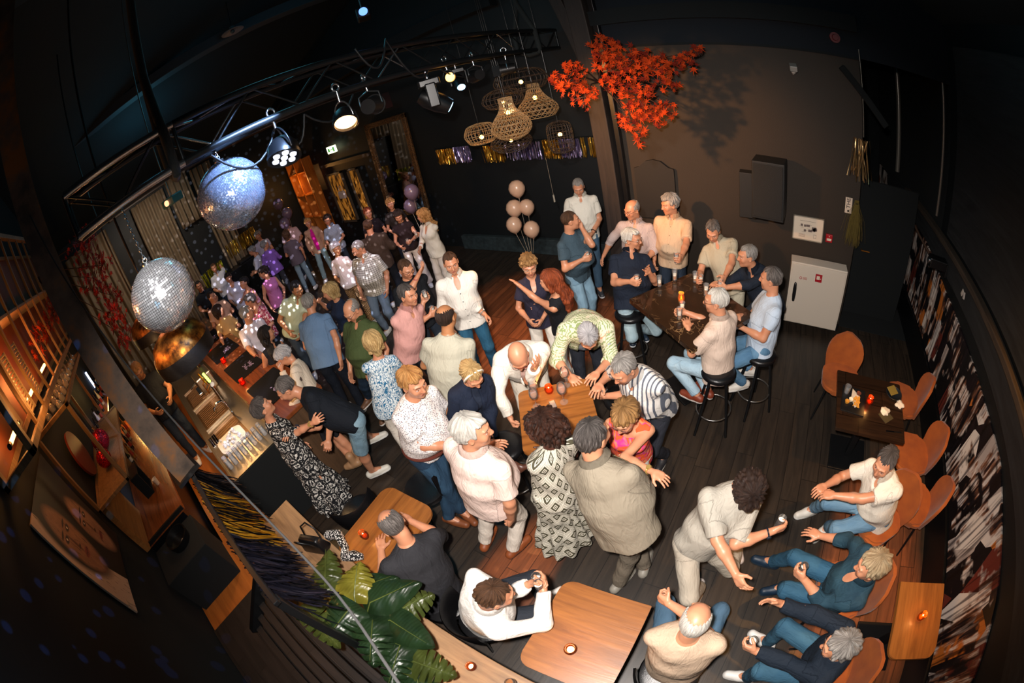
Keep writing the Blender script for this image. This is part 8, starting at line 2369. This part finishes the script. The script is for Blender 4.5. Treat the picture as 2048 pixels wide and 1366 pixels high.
    {'label': 'person in pink sleeveless top with short dark hair, back half turned', 'h': (-7.825, 2.399, 1.53), 'q': 1, 'sex': 'f', 'S': 0.94, 'top': ('tank', 'c070a0'), 'bottom': ('pants', '191a22'), 'skin': 'ruddy', 'hair': ('pixie', 'darkbrown'), 'neck': 'crew', 'R': 'hang', 'L': 'front', 'yaw': -4.4, 'hyaw': -119.4},
    {'label': 'person in a purple knit cardigan with grey hair, dancing away from the camera', 'h': (-9.846, 3.361, 1.58), 'q': 0, 'sex': 'f', 'S': 0.94, 'top': ('sweater', '8a62b8'), 'bottom': ('pants', '3a3c44'), 'skin': 'ruddy', 'hair': ('pixie', 'grey'), 'R': 'front', 'L': 'hangout', 'yaw': 164.9, 'hyaw': 91.9},
    {'label': 'person with a sparkling white top and grey hair beside the purple cardigan', 'h': (-10.317, 3.134, 1.55), 'q': 0, 'sex': 'f', 'S': 0.94, 'top': ('blouse', 'dcdce6'), 'bottom': ('pants', '2c3440'), 'skin': 'ruddy', 'hair': ('pixie', 'grey'), 'R': 'front', 'L': 'front', 'yaw': -128.1},
    {'label': 'person with pale curls half hidden behind the purple cardigan', 'h': (-11.599, 3.878, 1.58), 'q': 0, 'top': ('tee', 'b0a8c0'), 'bottom': ('pants', '2c3440'), 'skin': 'ruddy', 'hair': ('curly', 'grey'), 'R': 'front', 'L': 'front', 'yaw': -38.3},
    {'label': 'person laughing with short dark hair in a bright flowered top', 'h': (-8.2, 2.04, 1.5), 'q': 0, 'sex': 'f', 'S': 0.94, 'top': ('blouse', 'b86a70', 'floral', 'd8b050', 'e0a0c0'), 'bottom': ('pants', '2c3440'), 'skin': 'ruddy', 'hair': ('pixie', 'black'), 'hpitch': -20, 'R': 'front', 'L': 'front', 'yaw': -73.0},
    {'label': 'person in a white v-neck blouse dancing under the mirror-ball lights', 'h': (-9.419, 2.067, 1.52), 'q': 0, 'sex': 'f', 'S': 0.94, 'top': ('blouse', 'ddd8e8'), 'bottom': ('pants', 'c8c4d0'), 'skin': 'ruddy', 'hair': ('pixie', 'darkbrown'), 'R': 'front', 'L': 'front', 'yaw': -27.6},
    {'label': 'person in a white shirt with brown hair furthest left on the dance floor', 'h': (-11.265, 2.233, 1.6), 'q': 0, 'top': ('shirt', 'd4d4dc'), 'bottom': ('pants', '2c3440'), 'skin': 'ruddy', 'hair': ('short', 'brown'), 'R': 'front', 'L': (-13.039, 2.796, 1.8, 'wave'), 'yaw': -14.2},
    {'label': 'person with dark brown bob in a grey top and pale jeans seen from behind', 'h': (-9.409, 3.814, 1.58), 'q': 0, 'sex': 'f', 'S': 0.94, 'top': ('tee', '5f5660'), 'bottom': ('pants', '6a8494', 'denim', '88a0ac'), 'skin': 'ruddy', 'hair': ('bob', 'brown'), 'R': 'hang', 'L': 'front', 'yaw': 146.1},
    {'label': 'person in a pale pink shirt raising an arm behind the grey top', 'h': (-10.53, 4.382, 1.62), 'q': 0, 'top': ('shirt', 'c8a8a8'), 'bottom': ('pants', '303844'), 'skin': 'ruddy', 'hair': ('short', 'silver'), 'R': 'front', 'L': 'front', 'yaw': -29.9},
    {'label': 'person with cropped reddish-blond hair, glasses and a beige jacket over a magenta top', 'h': (-9.246, 4.386, 1.58), 'q': 1, 'sex': 'f', 'S': 0.94, 'top': ('jacket', 'b08a70'), 'inner': ('c01484',), 'open': 0.055, 'lapel': False, 'bottom': ('pants', '6f8a90', 'denim', '8aa4a8'), 'skin': 'ruddy', 'hair': ('pixie', 'strawberry'), 'glasses': 1, 'R': 'hang', 'L': 'hang', 'feet': [(-8.746, 4.293, 0.0), (-9.114, 4.13, 0.0)], 'yaw': -33.2, 'hyaw': -38.2},
    {'label': 'person with dark curls and glasses in a pale blue shirt by the window', 'h': (-8.385, 4.453, 1.58), 'q': 0, 'sex': 'f', 'S': 0.94, 'top': ('shirt', 'a8b0bc', 'check', '7888a0'), 'bottom': ('pants', '2c3440'), 'skin': 'ruddy', 'hair': ('curly', 'darkbrown'), 'glasses': 1, 'R': 'front', 'L': 'front', 'yaw': -43.6, 'hyaw': -50.6},
    {'label': 'person with a silver bob in a white t-shirt and zebra-print trousers', 'h': (-6.243, 3.254, 1.55), 'q': 1, 'sex': 'f', 'S': 0.94, 'top': ('tee', 'e8d8d0'), 'bottom': ('wide', 'c8a070', 'zebra', '3a2418'), 'skin': 'tan', 'hair': ('bob', 'silver'), 'L': 'hang', 'R': 'front', 'sl': 0.8, 'hem_t': -0.1, 'yaw': 116.1, 'hyaw': -14.0},
    {'label': 'person in a beige checked shirt with grey hair and glasses bending to listen', 'h': (-5.445, 3.188, 1.6), 'q': 1, 'top': ('shirt', 'cfc4b4', 'check', '5a5448'), 'bottom': ('pants', '5a6a7c', 'denim', '78889a'), 'skin': 'ruddy', 'hair': ('short', 'grey'), 'glasses': 1, 'L': 'hang', 'R': 'hang', 'hpitch': 20, 'belly': 0.8, 'w': 1.08, 'yaw': -62.2, 'hyaw': -98.9},
    {'label': 'person in a brown sweater with dark brown hair seen from behind near the mirror', 'h': (-6.112, 3.949, 1.62), 'q': 1, 'top': ('sweater', '3c2e24'), 'bottom': ('pants', '1d2028'), 'skin': 'ruddy', 'hair': ('short', 'brown'), 'L': 'front', 'R': 'front', 'w': 1.08, 'yaw': 133.5},
    {'label': 'person with a red-brown updo in a dark top standing under the windows', 'h': (-7.037, 4.645, 1.58), 'q': 0, 'sex': 'f', 'S': 0.94, 'top': ('tee', '1c1418'), 'bottom': ('pants', '1d2028'), 'skin': 'ruddy', 'hair': ('updo', 'red'), 'L': 'front', 'R': 'front', 'yaw': -25.3},
    {'label': 'person with orange curls mostly hidden behind the long-haired pair', 'h': (-6.682, 4.982, 1.6), 'q': 0, 'sex': 'f', 'S': 0.94, 'top': ('tee', '2c2420'), 'bottom': ('pants', '1d2028'), 'skin': 'ruddy', 'hair': ('curly', 'strawberry'), 'L': 'front', 'R': 'front', 'yaw': -41.4},
    {'label': 'person with long dark hair in a brown crop top and wide white trousers', 'h': (-5.956, 4.519, 1.53), 'q': 1, 'sex': 'f', 'S': 0.94, 'top': ('tee', '2a1c1c'), 'sl': 0.3, 'hem_t': 0.14, 'bottom': ('wide', 'e0d0c6'), 'skin': 'ruddy', 'hair': ('long', 'darkbrown'), 'R': 'front', 'L': 'cup', 'hpitch': 25, 'yaw': -44.1, 'hyaw': -45.4},
    {'label': 'person with long golden curls in a white blouse and white trousers by the mirror', 'h': (-5.21, 4.43, 1.55), 'q': 1, 'sex': 'f', 'S': 0.94, 'top': ('long', 'e8dcc8'), 'bottom': ('wide', 'e4d4c4'), 'skin': 'ruddy', 'hair': ('longcurly', 'strawberry'), 'R': 'front', 'L': (-5.645, 4.508, 1.15, 'grip'), 'sl': 1.6, 'yaw': -86.8, 'hyaw': -155.6},
    {'label': 'person with a bald crown in a charcoal t-shirt seated with arms on the candle table', 'h': (-1.837, 0.377, 1.22), 'q': 2, 'S': 1.06, 'top': ('tee', '2c2c30'), 'bottom': ('pants', '2a2e38'), 'skin': 'ruddy', 'hair': ('fringe', 'darkgrey'), 'R': (-2.063, 0.559, 0.8, 'table'), 'L': (-2.104, 0.214, 0.8, 'table'), 'hip': (-1.688, 0.217, 0.52), 'seat': 0.45, 'hpitch': 35, 'w': 1.1, 'sl': 0.9, 'belly': 0.8, 'beard': '6a6460', 'yaw': 169.1, 'hyaw': 172.1},
    {'label': 'person with cropped brown hair in a white shirt seated with a small raised glass', 'h': (-0.936, 0.328, 1.25), 'q': 2, 'top': ('long', 'ece8e2'), 'bottom': ('pants', '2c3038'), 'skin': 'ruddy', 'hair': ('short', 'brown'), 'L': (-0.903, 0.536, 0.98, 'grip'), 'Lp': (-0.5, 0.0, -1), 'R': (-0.807, 0.546, 0.98, 'grip'), 'Rp': (1.3, -0.2, -0.6), 'hip': (-1.236, 0.273, 0.5), 'seat': 0.45, 'hpitch': 22, 'w': 1.1, 'watchR': '2a2018', 'hem_t': -0.12, 'yaw': 53.1, 'hyaw': 48.3},
    {'label': 'person with white hair, sunburnt bald spot and beige t-shirt seated by the oak table', 'h': (0.117, 0.63, 1.24), 'q': 2, 'top': ('tee', 'bfa68e'), 'bottom': ('pants', '3a5468', 'denim', '52708a'), 'skin': 'ruddy', 'hair': ('fringe', 'white'), 'L': (-0.058, 0.751, 0.98, 'fist'), 'Lp': (-1.2, 0.1, 0.1), 'R': 'lap', 'hip': (0.164, 0.498, 0.5), 'seat': 0.45, 'hpitch': 20, 'w': 1.1, 'belly': 0.7, 'kneeout': 0.2, 'yaw': 98.1, 'hyaw': 92.4},
    {'label': 'person with dark curls in a stone grey t-shirt and white trousers bending to shake hands', 'h': (0.141, 1.438, 1.34), 'q': 2, 'S': 1.03, 'top': ('tee', 'aca69a'), 'bottom': ('pants', 'b8ae9e'), 'skin': 'ruddy', 'hair': ('curly', 'darkbrown'), 'L': (0.411, 1.39, 1.02, 'cup'), 'Lp': (-0.8, 0.1, -0.6), 'R': (0.307, 0.992, 0.98, 'shake'), 'hpitch': 55, 'hip': (0.01, 1.4, 0.96), 'sl': 0.9, 'watchL': '1c2430', 'shoes': ('sneaker', 'c8bcb4', '7a6a66'), 'feet': [(0.265, 1.735, 0.0), (0.094, 1.236, 0.0)], 'hem_t': -0.1, 'yaw': -69.1, 'hyaw': -72.6},
    {'label': 'person in a white t-shirt with dark grey hair seated back in an orange velvet chair', 'h': (1.171, 1.971, 1.22), 'q': 2, 'top': ('polo', 'e0d6c6'), 'bottom': ('pants', '587c98', 'denim', '7898ac'), 'skin': 'ruddy', 'hair': ('short', 'saltpep'), 'R': (0.806, 1.987, 0.8, 'lap'), 'L': (0.821, 1.886, 0.82, 'lap'), 'hip': (1.461, 2.023, 0.5), 'seat': 0.45, 'hpitch': 15, 'belly': 0.6, 'shoes': ('sneaker', 'd8d2c8'), 'feet': [(1.122, 2.09, 0.0), (0.935, 2.244, 0.0)], 'yaw': -140.0, 'hyaw': -128.2},
    {'label': 'person with grey-blond hair in a dark denim shirt seated with a hand on the knee', 'h': (1.129, 1.189, 1.2), 'q': 2, 'top': ('long', '1c3442', 'denim', '2c4a58'), 'bottom': ('pants', '1f4660', 'denim', '38627c'), 'skin': 'ruddy', 'hair': ('wavy', 'greyblond'), 'R': (0.876, 1.637, 0.66, 'knee'), 'L': (0.768, 1.186, 0.85, 'grip'), 'hip': (1.177, 1.303, 0.5), 'seat': 0.45, 'hpitch': 12, 'sl': 1.45, 'feet': [(0.813, 1.42, 0.0), (0.648, 1.628, 0.0)], 'shoes': ('sneaker', '12283c', '20303c'), 'yaw': -172.2, 'hyaw': -177.8},
    {'label': 'person with grey hair in a navy jacket seated nearest the bottom edge, shaking hands', 'h': (1.028, 0.666, 1.2), 'q': 2, 'top': ('sweater', '16202c'), 'bottom': ('pants', '284c64', 'denim', '426a80'), 'skin': 'ruddy', 'hair': ('wavy', 'grey'), 'R': (0.512, 0.978, 0.92, 'shake'), 'Rp': (0.6, 0.0, -0.8), 'L': (0.584, 0.644, 0.85, 'grip'), 'Lp': (-0.6, -0.2, -0.8), 'hip': (1.228, 0.706, 0.5), 'seat': 0.45, 'hpitch': 15, 'glasses': 1, 'sl': 1.4, 'watchL': '203850', 'kneeout': 0.16, 'yaw': 171.4, 'hyaw': -179.1},
    {'label': 'person with swept light-brown hair in a black t-shirt working behind the bar', 'h': (-6.319, -0.588, 1.98), 'q': 1, 'top': ('tee', '15181c'), 'bottom': ('pants', '28303a'), 'skin': 'tan', 'hair': ('comb', 'brownblond'), 'L': 'front', 'R': 'front', 'S': 1.06, 'floor': 0.25, 'hpitch': 30, 'yaw': 7.8, 'hyaw': 3.1},
]
# ---------------------------------------------------------------- put the people on the floor
def auto_q(p):
    return p.get('q', 1)
CUP_TALL = {'cup', 'grip', 'cuphigh'}
GL = 0
for p in PEOPLE:
    build_person(p)
    short = p['label'].replace('person ', '').replace('with ', '').replace('in a ', '')
    for key, sd in (('L', -1), ('R', 1)):
        v = p.get(key)
        mode = v[3] if isinstance(v, (tuple, list)) and len(v) > 3 else v
        if mode in CUP_TALL and not p.get('noglass' + key):
            g, d, n = p['_grip'][sd]
            pos = g + V3(0, 0, -.055)
            who = p['label'][7:].split(',')[0]
            words = ('beer glass in the %s hand of the one ' % ('left' if sd < 0 else 'right') + who).split()
            if p.get('q', 1) == 0: continue
            beer(' '.join(words[:16]), tuple(pos), .125, .030, .35 if GL % 2 else .55)
            GL += 1
